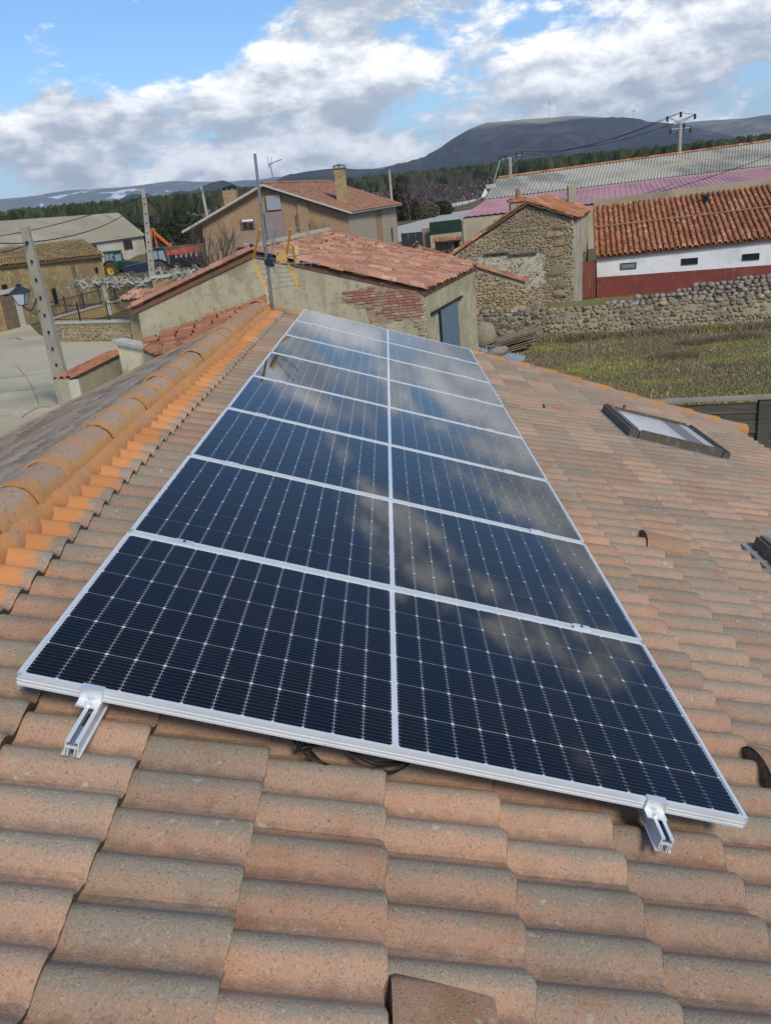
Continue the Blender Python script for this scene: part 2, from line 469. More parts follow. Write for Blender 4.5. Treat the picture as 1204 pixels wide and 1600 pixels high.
# left verge (north slope): thin clay edge
for i in range(17):
    u0 = .1 + i * .31
    b = MB(); n = 8; vs = []
    for s in (0, .2, .33):
        r = .05 + .012 * s
        for q in range(n + 1):
            a = math.pi * q / n
            vs.append(lb + UL * (u0 + s) + W * (8.60 + math.cos(a) * r) + NL * (.0 + .015 * s + math.sin(a) * r))
    b.add(vs, [(a_ * (n + 1) + q, a_ * (n + 1) + q + 1, (a_ + 1) * (n + 1) + q + 1, (a_ + 1) * (n + 1) + q) for a_ in range(2) for q in range(n)], .3)
    b.build('verge_tile', M['verge'], house, True, 60)

# vent tiles: raised hoods standing on the slope
def vent(u0, v0, w, L, h, sq=.7):
    b = MB(); n = 10; vs = []
    for s, k in ((0, 1), (.012, 1.04), (L * .9, 1.0), (L, .97)):
        for q in range(n + 1):
            a = math.pi * q / n
            vs.append(RP(u0 + s, v0 + w / 2 - math.cos(a) * w / 2 * k, TN + .01 + math.sin(a) ** sq * h * k if 0 < q < n else TN + .012))
    f = [(a_ * (n + 1) + q, (a_ + 1) * (n + 1) + q, (a_ + 1) * (n + 1) + q + 1, a_ * (n + 1) + q + 1) for a_ in range(3) for q in range(n)]
    f.append(tuple(3 * (n + 1) + q for q in range(n + 1)))
    b.add(vs, f, .25)
    o = b.build('vent_tile', M['vent'], house, True, 55)
    d = MB(); d.add([RP(u0 + .001, v0 + w / 2 - math.cos(math.pi * q / 8) * w * .48, TN + .012 + math.sin(math.pi * q / 8) ** sq * h * .93) for q in range(9)], [tuple(range(9))])
    g = d.build('vent_gap', M['gap'], o)
    return o
M['gap'] = material('dark_mossy_gap', (.24, .16, .10), rough=1, layers=[(60, (.07, .06, .045), .45, .65)])
M['vent'] = material('vent_tile_orange_brown', (.44, .25, .145), rough=.93, spec=.12, rand=.05, extra=tile_extra(False), bump=[(170, .7, .003)], layers=[(9, (.36, .19, .09), .45, .65), (40, (.30, .20, .08), .6, .7)])
vent(2.64, 2.62, .22, .27, .085)
vent(2.66, 6.14, .22, .27, .075)
vent(2.35, .27, .29, .42, .095)
vent(1.055, -.97, .34, .225, .050, .35)

# skylights set in the slope
M['sky_frame'] = material('skylight_frame_grey_brown', (.115, .095, .07), rough=.5, metal=.2, spec=.5, layers=[(14, (.20, .17, .13), .5, .7)])
M['sky_glass'] = material('skylight_glass', (.05, .06, .065), rough=.04, spec=.9, coat=1, coat_rough=.02)
M['lead'] = material('lead_flashing', (.36, .36, .35), rough=.55, metal=.3, layers=[(10, (.28, .27, .25), .5, .7)])
M['blind'] = material('white_blind', (.93, .95, .97), rough=.12, coat=1.0, coat_rough=.03, layers=[(5, (.84, .87, .90), .45, .62)])
M['slat'] = material('slatted_shade', (.30, .27, .21), rough=.4, coat=.6)
for n_, (a, b_, c, d) in enumerate(SKYL):
    fl = MB(); fl.prism([RP(a - .09, c - .09, TN + .045), RP(b_ + .28, c - .09, TN + .045), RP(b_ + .28, d + .07, TN + .045), RP(a - .09, d + .07, TN + .045)], NN * -.02)
    skl = thing('skylight', ['roof window with pale blind and slatted shade, far down the slope to the right',
                             'dark roof window cut off by the right edge of the photo'][n_], 'skylight', loc=tuple(RP((a + b_) / 2, (c + d) / 2, TN)))
    fl.build('flashing', M['lead'], skl)
    H1, H0 = TN + .15, TN + .01
    for nm, (x0, x1, y0, y1, hh) in {'frame_upper': (a - .03, a + .06, c, d, .115), 'frame_lower': (b_ - .04, b_ + .03, c, d, .10),
                                 'frame_side': (a + .07, b_ - .05, c, c + .06, .105), 'frame_far_side': (a + .07, b_ - .05, d - .04, d, .105)}.items():
        q = MB(); q.prism([RP(x0, y0, TN + .01), RP(x1, y0, TN + .01), RP(x1, y1, TN + .01), RP(x0, y1, TN + .01)], NN * hh)
        q.prism([RP(x0 + .025, y0 + (.02 if 'side' in nm else 0), TN + .01 + hh), RP(x1 - .015, y0 + (.02 if 'side' in nm else 0), TN + .01 + hh), RP(x1 - .015, y1 - (.01 if 'side' in nm else 0), TN + .01 + hh), RP(x0 + .025, y1 - (.01 if 'side' in nm else 0), TN + .01 + hh)], NN * .014)
        q.build(nm.replace('_far_side', '_side').replace('_upper', '').replace('_lower', ''), M['sky_frame'], skl)
    for (x0, x1, mt_, nm) in ((a + .07, a + .62, M['blind'], 'pane'), (a + .62, b_ - .16, M['slat'], 'slatted_shade'), (b_ - .16, b_ - .05, M['blind'], 'pane')):
        if n_ == 1: mt_ = M['sky_glass']
        q = MB()
        if nm == 'slatted_shade' and n_ == 0:
            k = 9
            for i in range(k):
                xa = x0 + (x1 - x0) * i / k
                q.prism([RP(xa, c + .06, TN + .092), RP(xa + (x1 - x0) / k * .72, c + .06, TN + .105), RP(xa + (x1 - x0) / k * .72, d - .04, TN + .105), RP(xa, d - .04, TN + .092)], NN * -.01)
        else:
            q.prism([RP(x0, c + .06, TN + .10), RP(x1, c + .06, TN + .10), RP(x1, d - .04, TN + .10), RP(x0, d - .04, TN + .10)], NN * -.01)
        q.build(nm, mt_, skl)
    q = MB(); q.tube([RP(a + .12, (c + d) / 2 + .3, TN + .16), RP(a + .12, (c + d) / 2 + .3, TN + .20)], .018, 6); q.build('catch', M['sky_frame'], skl)
    settle(skl)

# ---------------------------------------------------------------- solar panels
M['alu'] = material('anodised_aluminium', (.74, .77, .77), rough=.42, metal=.25, spec=.5, bump=(300, .05, .0005), layers=[(9, (.68, .71, .71), .5, .7)])
M['alu_white'] = material('bright_aluminium', (.78, .80, .80), rough=.33, metal=.5, spec=.5)
M['alu_dark'] = material('rail_slot', (.03, .035, .045), rough=.5, metal=.3)
M['backsheet'] = material('white_backsheet_under_glass', (.62, .66, .68), rough=.6, coat=1, coat_rough=.045, obj=True)
def cell_extra(Tn, nt, co, c, rnd):
    # fine silver lines: nine busbars running across the half cell, very faint fingers
    oc = nt.nodes.new('ShaderNodeTexCoord').outputs['Object']
    s = Tn.sep(oc)
    y = Tn.math('FRACT', Tn.math('ADD', Tn.math('DIVIDE', s[1], .0174), .5))
    line = Tn.ramp(Tn.math('ABSOLUTE', Tn.math('SUBTRACT', y, .5)), .055, .025)
    c = Tn.mix(Tn.math('MULTIPLY', line, .15), c, (.40, .43, .47))
    # solder dots at both cell edges
    e = Tn.ramp(Tn.math('ABSOLUTE', s[0]), .034, .037)
    c = Tn.mix(Tn.math('MULTIPLY', Tn.math('MULTIPLY', line, e), .7), c, (.6, .62, .65))
    return c
M['cell'] = material('monocrystalline_cell', (.0050, .0050, .0060), rough=.4, spec=.0, coat=1, coat_rough=.045, obj=True, extra=cell_extra, rand=.12,
                     rand_hue=[((.006, .0055, .0055), .3, .8), ((.004, .006, .014), .55, .95)])
PH, PWd, GAP, FR = 1.038, 2.094, .022, .0115
def cell_mesh(flip):
    hx, hy, ch = .04195, .0823, .0062
    p = [(-hx + ch, -hy), (hx - ch, -hy), (hx, -hy + ch), (hx, hy - ch), (hx - ch, hy), (-hx + ch, hy), (-hx, hy - ch), (-hx, -hy + ch)]
    b = MB(); b.add([(x, y, .0008) for x, y in p] + [(x, y, 0) for x, y in p], [tuple(range(8))] + [(i, i + 8, (i + 1) % 8 + 8, (i + 1) % 8) for i in range(8)])
    me = b.mesh('cell'); me.materials.append(M['cell']); return me
cmesh = [cell_mesh(False), cell_mesh(True)]
# the sheet under the glass
b = MB(); b.add([(.006, .006, -.004), (PWd - .006, .006, -.004), (PWd - .006, PH - .006, -.004), (.006, PH - .006, -.004)], [(0, 1, 2, 3)])
sheet_me = b.mesh('laminate'); sheet_me.materials.append(M['backsheet'])
def frame_bar(length, axis):
    b = MB()
    # cross-section: top lip and three shallow ribs on the outer face
    sec = [(0, 0), (FR, 0), (FR, -.0035), (.004, -.0035), (.004, -.036), (0, -.036), (0, -.029), (.0016, -.0285), (.0016, -.0235), (0, -.023), (0, -.018), (.0016, -.0175), (.0016, -.0125), (0, -.012), (0, -.006)]
    pts = []
    for e in (0, length):
        for (o, n) in sec:
            pts.append((o, e, n) if axis == 'y' else (e, o, n))
    k = len(sec)
    f = [(i, (i + 1) % k, k + (i + 1) % k, k + i) for i in range(k)] + [tuple(reversed(range(k))), tuple(range(k, 2 * k))]
    b.add(pts, f); me = b.mesh('frame'); me.materials.append(M['alu']); return me
fb_y = frame_bar(PH, 'y'); fb_x = frame_bar(PWd, 'x')
names = ['frontmost solar panel, its whole lower frame edge hanging over bare tiles',
         'solar panel second from the camera, directly behind the frontmost one',
         'solar panel third from the camera, dark with first blue tint',
         'solar panel fourth from the camera, reflecting blue sky and a grey cloud',
         'solar panel fifth from the camera, brightest blue at its left corner',
         'solar panel sixth from the camera, third back from the far wall end',
         'solar panel next to the last, washed pale by reflected cloud',
         'farthest solar panel of the row, nearest the antenna and plaster wall']
for k in range(8):
    org = RP(0, k * (PH + GAP), 0)
    th_ = thing('solar_panel', names[k], 'solar panel', 'solar panels in a row along the roof', loc=tuple(org))
    th_.matrix_local = Matrix.Translation(org) @ RM.to_4x4()
    inst('laminate', sheet_me, (0, 0, 0), th_)
    inst('frame', fb_y, (0, 0, 0), th_); inst('frame', fb_x, (0, 0, 0), th_)
    inst('frame', fb_y, (PWd, PH, 0), th_, Matrix.Rotation(math.pi, 3, 'Z')); inst('frame', fb_x, (PWd, PH, 0), th_, Matrix.Rotation(math.pi, 3, 'Z'))
    cp = .0852
    for half in (0, 1):
        x0 = .0155 if half == 0 else PWd - .0155 - 12 * cp
        for i in range(12):
            for jj in range(6):
                inst('cell', cmesh[i % 2], (x0 + cp * (i + .5) + (.0012 if i % 2 == 0 else -.0012) * 0, .0165 + (jj + .5) * ((PH - .033) / 6), -.0038), th_)

# rails, clamps, cables
def c_rail(u, lab, L0):
    t = thing('mounting_rail', lab, 'rail', 'aluminium rails under the panels', loc=tuple(RP(u, -.22, -.04)))
    n0 = -.037; h = .046; w = .036; th_ = .004
    b = MB()
    L1 = 8.56
    for (x0, x1, z0, z1) in ((-w / 2, -w / 2 + th_, -h, 0), (w / 2 - th_, w / 2, -h, 0), (-w / 2 + th_, w / 2 - th_, -.022, -.018), (-w / 2 + th_, -w / 2 + .011, -.004, 0), (w / 2 - .011, w / 2 - th_, -.004, 0),
                              (-.011, -.007, -h, -.022), (.007, .011, -h, -.022), (-w / 2 - .006, -w / 2, -h, -h + .004), (w / 2, w / 2 + .006, -h, -h + .004)):
        b.prism([RP(u + x0, L0, n0 + z0), RP(u + x1, L0, n0 + z0), RP(u + x1, L0, n0 + z1), RP(u + x0, L0, n0 + z1)], W * (L1 - L0))
    b.build('rail_profile', M['alu'], t)
    q = MB(); q.prism([RP(u - .0135, L0 + .006, n0 - .0175), RP(u + .0135, L0 + .006, n0 - .0175), RP(u + .0135, L0 + .006, n0 - .016), RP(u - .0135, L0 + .006, n0 - .016)], W * (L1 - L0 - .02)); q.build('slot_floor', M['rail_in'], t)
    for vv in (.6, 2.0, 3.4, 4.8, 6.2, 7.6):
        q = MB(); q.prism([RP(u - .015, vv, TN + .02), RP(u + .015, vv, TN + .02), RP(u + .015, vv, n0 - h - .001), RP(u - .015, vv, n0 - h - .001)], W * .04); q.build('roof_hook', M['alu'], t)
    q = MB(); q.box(RP(u, -.07, -.052), (.010, .05, .006), (U, W, NN)); q.build('slot_nut', M['alu_dark'], t)
    settle(t); return t
M['rail_in'] = material('rail_slot_floor', (.35, .38, .42), rough=.4, metal=.6)
c_rail(.218, 'aluminium rail whose end sticks out under the left front of the panels', -.185)
c_rail(1.825, 'aluminium rail whose end sticks out under the right front of the panels', -.115)
for u, side in ((.205, 'left'), (1.815, 'right')):
    t = thing('end_clamp', f'white metal end clamp with bolt holding the {side} front panel edge', 'clamp', 'panel clamps on the front edge', loc=tuple(RP(u, -.03, -.035)))
    b = MB(); hw = .030
    sec = [(.012, .003), (.012, .0005), (-.004, .0005), (-.004, -.034), (-.036, -.034), (-.036, -.040), (-.036, -.031), (-.008, -.030), (-.008, .003)]
    sec = [(.013, .0035), (.013, .0008), (-.003, .0008), (-.003, -.036), (-.042, -.036), (-.042, -.031), (-.012, -.031), (-.012, .0035)]
    b.prism([RP(u - hw, s, n) for s, n in sec], U * (2 * hw)); b.build('clamp_body', M['alu_white'], t)
    q = MB(); q.tube([RP(u, -.027, -.031), RP(u, -.027, -.024)], .0085, 6); q.build('bolt', M['alu'], t)
    q = MB(); q.tube([RP(u, -.027, -.0309), RP(u, -.027, -.0285)], .012, 12); q.build('washer', M['alu_white'], t)
    settle(t)
ordn = ['first', 'second', 'third', 'fourth', 'fifth', 'sixth', 'seventh']
for k in range(1, 8):
    for u, side in ((.215, 'left'), (1.83, 'right')):
        t = thing('mid_clamp', f'flat mid clamp in the {ordn[k-1]} joint between panels from the front, {side} rail', 'clamp', 'mid clamps between the panels', loc=tuple(RP(u, k * (PH + GAP) - GAP / 2, 0)))
        b = MB(); b.box(RP(u, k * (PH + GAP) - GAP / 2, .0032), (.07, .034, .004), (U, W, NN)); b.build('clamp_plate', M['alu_white'], t)
        q = MB(); q.tube([RP(u, k * (PH + GAP) - GAP / 2, .0052), RP(u, k * (PH + GAP) - GAP / 2, .009)], .006, 6); q.build('bolt', M['alu_dark' if k < 2 else 'alu'], t)
        settle(t)
M['cable'] = material('black_cable', (.012, .012, .013), rough=.45)
M['redc'] = material('red_cable', (.45, .06, .04), rough=.45)
def curve_pts(P, n=10):
    P = [Vector(p) for p in P]; P = [P[0]] + P + [P[-1]]; out = []
    for i in range(1, len(P) - 2):
        for k in range(n):
            t = k / n; a, b_, c, d = P[i - 1], P[i], P[i + 1], P[i + 2]
            out.append(.5 * ((2 * b_) + (c - a) * t + (2 * a - 5 * b_ + 4 * c - d) * t * t + (3 * b_ - a - 3 * c + d) * t ** 3))
    out.append(P[-2]); return out
cb = MB()
for k in range(3):
    cb.tube(curve_pts([RP(.72 + .02 * k, .10, -.05), RP(.80, .02 + .02 * k, -.085), RP(.90, .0 - .012 * k, -.10), RP(1.0, .0, -.102 + .008 * k), RP(1.08, .03, -.09), RP(1.16, .12, -.05)]), .0035, 6)
cb.tube(curve_pts([RP(.78, .03, -.09), RP(.88, .05, -.06), RP(1.0, .01, -.07), RP(1.1, .06, -.08)]), .006, 6)
tag(cb.build('cable_bundle', M['cable'], None, True), 'black cables sagging under the middle of the front panel edge', 'cable')
cb = MB(); cb.tube(curve_pts([RP(.02, .45, -.06), RP(-.035, .46, -.075), RP(-.055, .42, -.10), RP(-.050, .36, -.115), RP(-.02, .33, -.10), RP(.02, .33, -.08)]), .0028, 6)
tag(cb.build('red_cable', M['redc'], None, True), 'thin red cable looping out beside the left panel edge', 'cable')
settle(house)

# ================================================================ land
def smooth(a, b, x):
    t = min(1, max(0, (x - a) / (b - a))); return t * t * (3 - 2 * t)
from mathutils import noise as mn
def land(x, y):
    d = math.hypot(x, y)
    h = 13 * smooth(260, 1100, d) + 20 * smooth(1200, 3000, d)
    h += 2.0 * smooth(99, 108, y) * smooth(-14, -22, x) * (1 - smooth(150, 260, d))      # raised lawn behind the brick house
    if d > 250: h += 2.5 * mn.noise(Vector((x / 260, y / 260, 0))) * smooth(250, 600, d)
    return h - .03
M['ground'] = material('dry_ground', (.17, .135, .08), rough=1, spec=0, layers=[(.05, (.11, .115, .05), .42, .62), (.012, (.10, .075, .065), .5, .65), (.6, (.20, .16, .10), .5, .7), (6, (.12, .10, .06), .5, .7)])
n_ = 150
def sx(t): return math.copysign((math.exp(abs(t) * 6.2) - 1) / (math.exp(6.2) - 1) * 14000, t)
b = MB()
b.grid(lambda s, t: (sx(2 * s - 1), sx(2 * t - 1), land(sx(2 * s - 1), sx(2 * t - 1))), n_, n_)
b.build('ground', M['ground'], None, True, kind='structure')

def sheet(name, pts, z, mt):
    b = MB(); b.add([(p[0], p[1], z) for p in pts], [tuple(range(len(pts)))]); return b.build(name, mt, None, kind='structure')
M['concrete'] = material('street_concrete', (.52, .46, .31), rough=.95, spec=.1, layers=[(.12, (.43, .38, .255), .45, .6), (.5, (.55, .49, .34), .5, .7), (3, (.45, .40, .27), .5, .7), (28, (.38, .34, .24), .55, .7), (1.4, (.36, .33, .24), .60, .72, 6, (1, .25, 1)), (.25, (.30, .28, .20), .56, .68, 6, (.3, 2.2, 1))], bump=(20, .3, .01))
sheet('street', [(-60, 2), (-2, 2), (-6, 30), (-12.407, 45.079, 0.000), (-13.694, 45.156, 0.000), (-19.111, 47.972, 0.000), (-21.603, 52.072, 0.000), (-26.553, 61.971, 0.000), (-28.077, 60.974, 0.000), (-60, 66)], .006, M['concrete'])
M['asphalt'] = material('worn_asphalt', (.17, .16, .135), rough=.95, layers=[(.4, (.23, .21, .17), .5, .65)])
sheet('pavement', [(-27.126, 58.797, -0.000), (-27.097, 67.462, 0.000), (-29.350, 72.443, 0.000), (-29.966, 65.295, 0.000), (-60, 68), (-60, 63)], .014, M['asphalt'])
# cracks in the concrete
M['crack'] = material('crack_fill', (.19, .165, .11), rough=1)
for k, ln in enumerate(([(-18.284, 40.467, -0.000), (-15.581, 35.414, 0.000), (-12.866, 29.751, 0.000)], [(-12.742, 27.738, 0.000), (-12.795, 28.517, 0.000), (-12.677, 29.267, 0.000), (-12.143, 29.167, -0.000)], [(-23.202, 51.231, 0.000), (-22.990, 51.607, 0.000), (-22.104, 50.363, 0.000)])):
    b = MB(); P = curve_pts(ln, 8)
    L_ = [Vector((p.x, p.y, .011)) for p in P]
    w = (.018, .035, .08)[k]
    vs = []
    for i, p in enumerate(L_):
        t = (L_[min(i + 1, len(L_) - 1)] - L_[max(i - 1, 0)]).normalized(); s = Vector((-t.y, t.x, 0)) * w * R.uniform(.5, 1.3)
        vs += [p + s, p - s]
    b.add(vs, [(2 * i, 2 * i + 1, 2 * i + 3, 2 * i + 2) for i in range(len(L_) - 1)]); b.build('pavement_crack', M['crack'], None, kind='structure')
M['meadow'] = material('meadow_soil', (.20, .155, .09), rough=1, spec=0, layers=[(.35, (.22, .205, .07), .45, .60), (.2, (.165, .12, .085), .48, .6), (2.5, (.17, .155, .07), .5, .7), (9, (.20, .17, .10), .58, .7)], bump=(8, .8, .05))
sheet('meadow', [(3.0, 12), (60, 12), (60, 29), (16.331, 32.700, 0.000), (9.420, 33.631, 0.000), (5.588, 33.188, 0.000), (4.4, 32), (2.4, 22)], .008, M['meadow'])
sheet('terrace', [(5.524, 39.660, -0.000), (10.346, 37.577, 0.000), (18.139, 36.937, 0.000), (60, 36), (60, 52), (5, 52)], .006, M['meadow'])
M['road'] = material('pale_gravel_road', (.46, .43, .36), rough=.95, layers=[(.3, (.40, .37, .30), .5, .65)])
sheet('road', [(0.467, 110.826, 0.000), (2.650, 117.495, 0.000), (12.069, 157.904, -0.000), (23.273, 195.261, 0.000), (98.442, 340.564, 0.000), (114.640, 397.614, 0.000), (29.201, 247.233, 0.000), (17.091, 228.343, 0.000), (3.644, 173.878, 0.000), (-3.568, 135.816, 0.000)], .03, M['road'])
M['lawn'] = material('short_grass', (.115, .125, .045), rough=1, spec=0, layers=[(.3, (.16, .14, .07), .45, .62)])
sheet('verge_grass', [(3.168, 89.609, 0.000), (9.914, 89.926, 0.000), (19.057, 158.298, 0.000), (11.172, 145.317, 0.000), (3.814, 112.390, 0.000)], .02, M['lawn'])

# ---- shared building materials
M['tile_clay'] = material('clay_barrel_tile', (.46, .185, .095), rough=.9, spec=.12, rand=.24, rand_hue=[((.33, .115, .06), .45, .9), ((.50, .27, .15), .6, .95)],
                          layers=[(3, (.34, .16, .09), .45, .62), (20, (.20, .13, .08), .56, .70)])
M['tile_orange'] = material('orange_barrel_tile', (.47, .20, .10), rough=.9, spec=.12, rand=.24, rand_hue=[((.34, .12, .055), .55, .9), ((.56, .36, .20), .8, .97)],
                            layers=[(.7, (.36, .15, .07), .45, .62), (14, (.17, .10, .06), .58, .70)])
M['tile_pink'] = material('old_red_tile', (.46, .225, .13), rough=.92, spec=.1, rand=.25, rand_hue=[((.42, .19, .125), .5, .9), ((.50, .33, .24), .7, .95)],
                          layers=[(2.2, (.38, .22, .155), .48, .62), (14, (.18, .115, .08), .57, .70)])
M['tile_ochre'] = material('ochre_lichen_tile', (.34, .235, .115), rough=.95, spec=.1, rand=.2, layers=[(.5, (.27, .20, .12), .45, .62), (5, (.40, .27, .09), .5, .66)])
M['pan'] = material('pan_tile_dark_clay', (.20, .095, .06), rough=.95, layers=[(3, (.14, .09, .06), .45, .65)])  # darker clay of the sheet below the cover tiles
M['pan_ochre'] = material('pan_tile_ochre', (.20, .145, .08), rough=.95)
M['stone_mortar'] = material('earthy_mortar', (.46, .38, .245), rough=1, spec=.05, layers=[(.8, (.27, .22, .15), .4, .65), (6, (.38, .32, .22), .5, .7)], bump=(12, .8, .03))
M['stone'] = material('field_stone', (.34, .27, .165), rough=.95, spec=.1, rand=.18, rand_hue=[((.22, .18, .13), .55, .95), ((.40, .27, .12), .5, .9), ((.37, .33, .25), .6, .95), ((.10, .10, .105), .90, .97)],
                      layers=[(5, (.22, .19, .14), .45, .65)], bump=(16, .6, .02))
M['boulder'] = material('rounded_boulder', (.30, .26, .205), rough=.95, spec=.1, rand=.22, rand_hue=[((.21, .19, .165), .5, .9), ((.36, .29, .20), .6, .95)], layers=[(9, (.19, .17, .13), .5, .68)], bump=(20, .5, .02))
M['stucco'] = material('weathered_green_beige_render', (.46, .41, .27), rough=.97, spec=.05,
                       layers=[(.28, (.36, .33, .225), .46, .60, 6, (1, 1, 1.6)), (3.2, (.36, .32, .21), .48, .62, 6, (1.6, 1, .5)), (.75, (.29, .265, .17), .50, .64, 6), (1.8, (.50, .45, .31), .50, .68, 6), (.9, (.29, .23, .14), .55, .70), (7, (.25, .23, .15), .55, .72)], bump=[(10, .6, .02), (45, .4, .008)])
M['stucco_grey'] = material('grey_cement_render', (.36, .335, .25), rough=.97, spec=.05, layers=[(.8, (.28, .26, .19), .45, .65), (3, (.42, .38, .28), .5, .7)], bump=(14, .5, .012))
M['white_wash'] = material('whitewash', (.80, .80, .79), rough=.9, layers=[(.7, (.66, .66, .63), .50, .68), (4, (.72, .71, .67), .5, .7), (2.2, (.56, .54, .49), .60, .74, 6, (2.5, 2.5, .4))])
M['off_white'] = material('stained_white_wall', (.56, .53, .43), rough=.95, layers=[(.18, (.43, .39, .29), .45, .65), (.6, (.60, .58, .50), .5, .7)])
M['cream'] = material('cream_render', (.74, .64, .42), rough=.95, layers=[(2.0, (.62, .57, .42), .48, .58), (1.1, (.44, .35, .19), .5, .66)])
M['red_paint'] = material('oxide_red_paint', (.235, .058, .045), rough=.9, layers=[(.8, (.19, .055, .045), .45, .65), (5, (.27, .09, .07), .55, .7), (2.4, (.30, .15, .12), .58, .72, 6, (2, 2, .5))])
M['pinkwall'] = material('tan_wall', (.40, .35, .24), rough=.95, layers=[(.4, (.30, .27, .18), .45, .65)])
M['dark'] = material('dark_opening', (.012, .012, .014), rough=.8)
M['glass'] = material('dark_window_glass', (.025, .03, .035), rough=.1, spec=.8)
M['wood'] = material('old_wood', (.16, .11, .07), rough=.9, layers=[(5, (.22, .17, .12), .45, .65)])
M['steel_grey'] = material('galvanised_steel', (.34, .36, .37), rough=.45, metal=.6, layers=[(6, (.26, .28, .29), .5, .7)])
M['concrete_pole'] = material('concrete_pole', (.42, .39, .31), rough=.95, layers=[(1.5, (.34, .32, .26), .45, .65), (8, (.46, .43, .35), .5, .7)])
M['black_iron'] = material('black_iron', (.02, .02, .022), rough=.6)

# ---- barrel tiled roof slope; a tile is a tapered half cylinder lying over the one below
def barrel_roof(t, eA, eB, rB, rA, pitch, row, mt, pan, nparts, jit=.02, r=None, far_first=False, overhang=.08, seg=6, order=None):
    eA, eB, rA, rB = map(Vector, (eA, eB, rA, rB))
    nc = max(2, int((eB - eA).length / pitch)); nr = max(2, int((rA - eA).length / row)); rr = random.Random(nc * 7 + nr)
    r = r or pitch * .33
    nrm = (eB - eA).cross(rA - eA).normalized()
    if nrm.z < 0: nrm = -nrm
    dn = ((eA - rA).normalized() + (eB - rB).normalized()).normalized()
    b = MB(); b.prism([eA - nrm * .05, eB - nrm * .05, rB - nrm * .05, rA - nrm * .05], nrm * -.12); b.build('roof_deck', pan, t)
    var = []
    def tile_vs(length, r0, r1, q=0):
        vs = []
        for s, rad in ((0, r1), (1, r0)):
            for k in range(seg + 1):
                a = math.pi * k / seg
                vs.append((math.cos(a) * rad, s * length, math.sin(a) * rad * .9))
        for k in range(seg + 1):
            a = math.pi * k / seg; vs.append((math.cos(a) * (r0 - .02), length, math.sin(a) * (r0 - .02) * .9 - .004))
        f = [(k, k + 1, seg + 2 + k, seg + 1 + k) for k in range(seg)] + [(seg + 1 + k, seg + 2 + k, 2 * seg + 3 + k, 2 * seg + 2 + k) for k in range(seg)]
        return vs, f
    vs, f = tile_vs(row * 1.18, r * 1.06, r * .84)
    bb = MB(); bb.add(vs, f); me = bb.mesh('tile', True, 50); me.materials.append(mt)
    rest = MB(); n_part = 0
    lst = []
    for i in range(nc + 1):
        for j in range(nr):
            s = i / nc; q = (j + .0) / nr
            A = eA.lerp(eB, s); Bq = rA.lerp(rB, s)
            p = A.lerp(Bq, q + 1.0 / nr)
            lst.append((s, q, p, (A - Bq).normalized()))
    lst.sort(key=lambda e: (e[2] - Vector(CAMP)).length)
    for idx, (s, q, p, d) in enumerate(lst):
        x = nrm.cross(d).normalized()
        d2 = (d + nrm * rr.uniform(0, jit) + x * rr.uniform(-jit, jit)).normalized(); x2 = nrm.cross(d2).normalized(); n2 = d2.cross(x2).normalized()
        if n2.dot(nrm) < 0: n2 = -n2
        m3 = Matrix((x2, d2, n2)).transposed()
        p = p + nrm * (rr.uniform(-jit, jit) * .4 + .012) + d * rr.uniform(-jit, jit) * 1.2 + x * rr.uniform(-jit, jit) * .6
        if idx < nparts: inst('tile', me, p, t, m3)
        else: rest.add([p + m3 @ Vector(v) for v in vs], f)
    # pan (channel) tiles between
    pv = MB()
    for i in range(nc):
        for j in range(nr):
            s = (i + .5) / nc
            A = eA.lerp(eB, s); Bq = rA.lerp(rB, s); d = (A - Bq).normalized(); x = nrm.cross(d).normalized()
            p = A.lerp(Bq, (j + 1) / nr) + nrm * rr.uniform(-.005, .008)
            L = row * 1.1; w = pitch * .36; d_ = rr.uniform(-.01, .02)
            pv.add([p - x * w + nrm * -.005, p - x * w * .5 - nrm * .045, p + x * w * .5 - nrm * .045, p + x * w - nrm * .005,
                    p - x * w + d * (L + d_) + nrm * .008, p - x * w * .5 + d * (L + d_) - nrm * .028, p + x * w * .5 + d * (L + d_) - nrm * .028, p + x * w + d * (L + d_) + nrm * .008], [(0, 1, 5, 4), (1, 2, 6, 5), (2, 3, 7, 6)])
    o = pv.build('pan_tile', mt, t, kind='stuff')
    if rest.v: rest.build('far_tile', mt, t, True, 50, kind='stuff')
def tile_row(t, a, bq, rad, mt, L=.38, name='verge_tile', lift=0.0, part=True):
    a, bq = Vector(a), Vector(bq); n = max(1, int((bq - a).length / L)); d = (bq - a).normalized(); x = d.cross(Vector((0, 0, 1))).normalized(); nz = x.cross(d).normalized()
    seg = 6; rs = MB()
    for i in range(n):
        p = a.lerp(bq, i / n) + Vector((0, 0, lift)); r0, r1 = rad * R.uniform(.95, 1.1), rad * .85
        vs = []
        for s, rr_ in ((0, r1), (L * 1.15, r0), (L * 1.15, r0 * .7)):
            for k in range(seg + 1):
                an = math.pi * k / seg; vs.append(p + d * s + x * math.cos(an) * rr_ + nz * math.sin(an) * rr_)
        fs = [(q * (seg + 1) + k, q * (seg + 1) + k + 1, (q + 1) * (seg + 1) + k + 1, (q + 1) * (seg + 1) + k) for q in range(2) for k in range(seg)]
        if part:
            bb = MB(); bb.add(vs, fs); bb.build(name, mt, t, True, 50)
        else: rs.add(vs, fs)
    if not part: rs.build(name, mt, t, True, 50, kind='stuff')

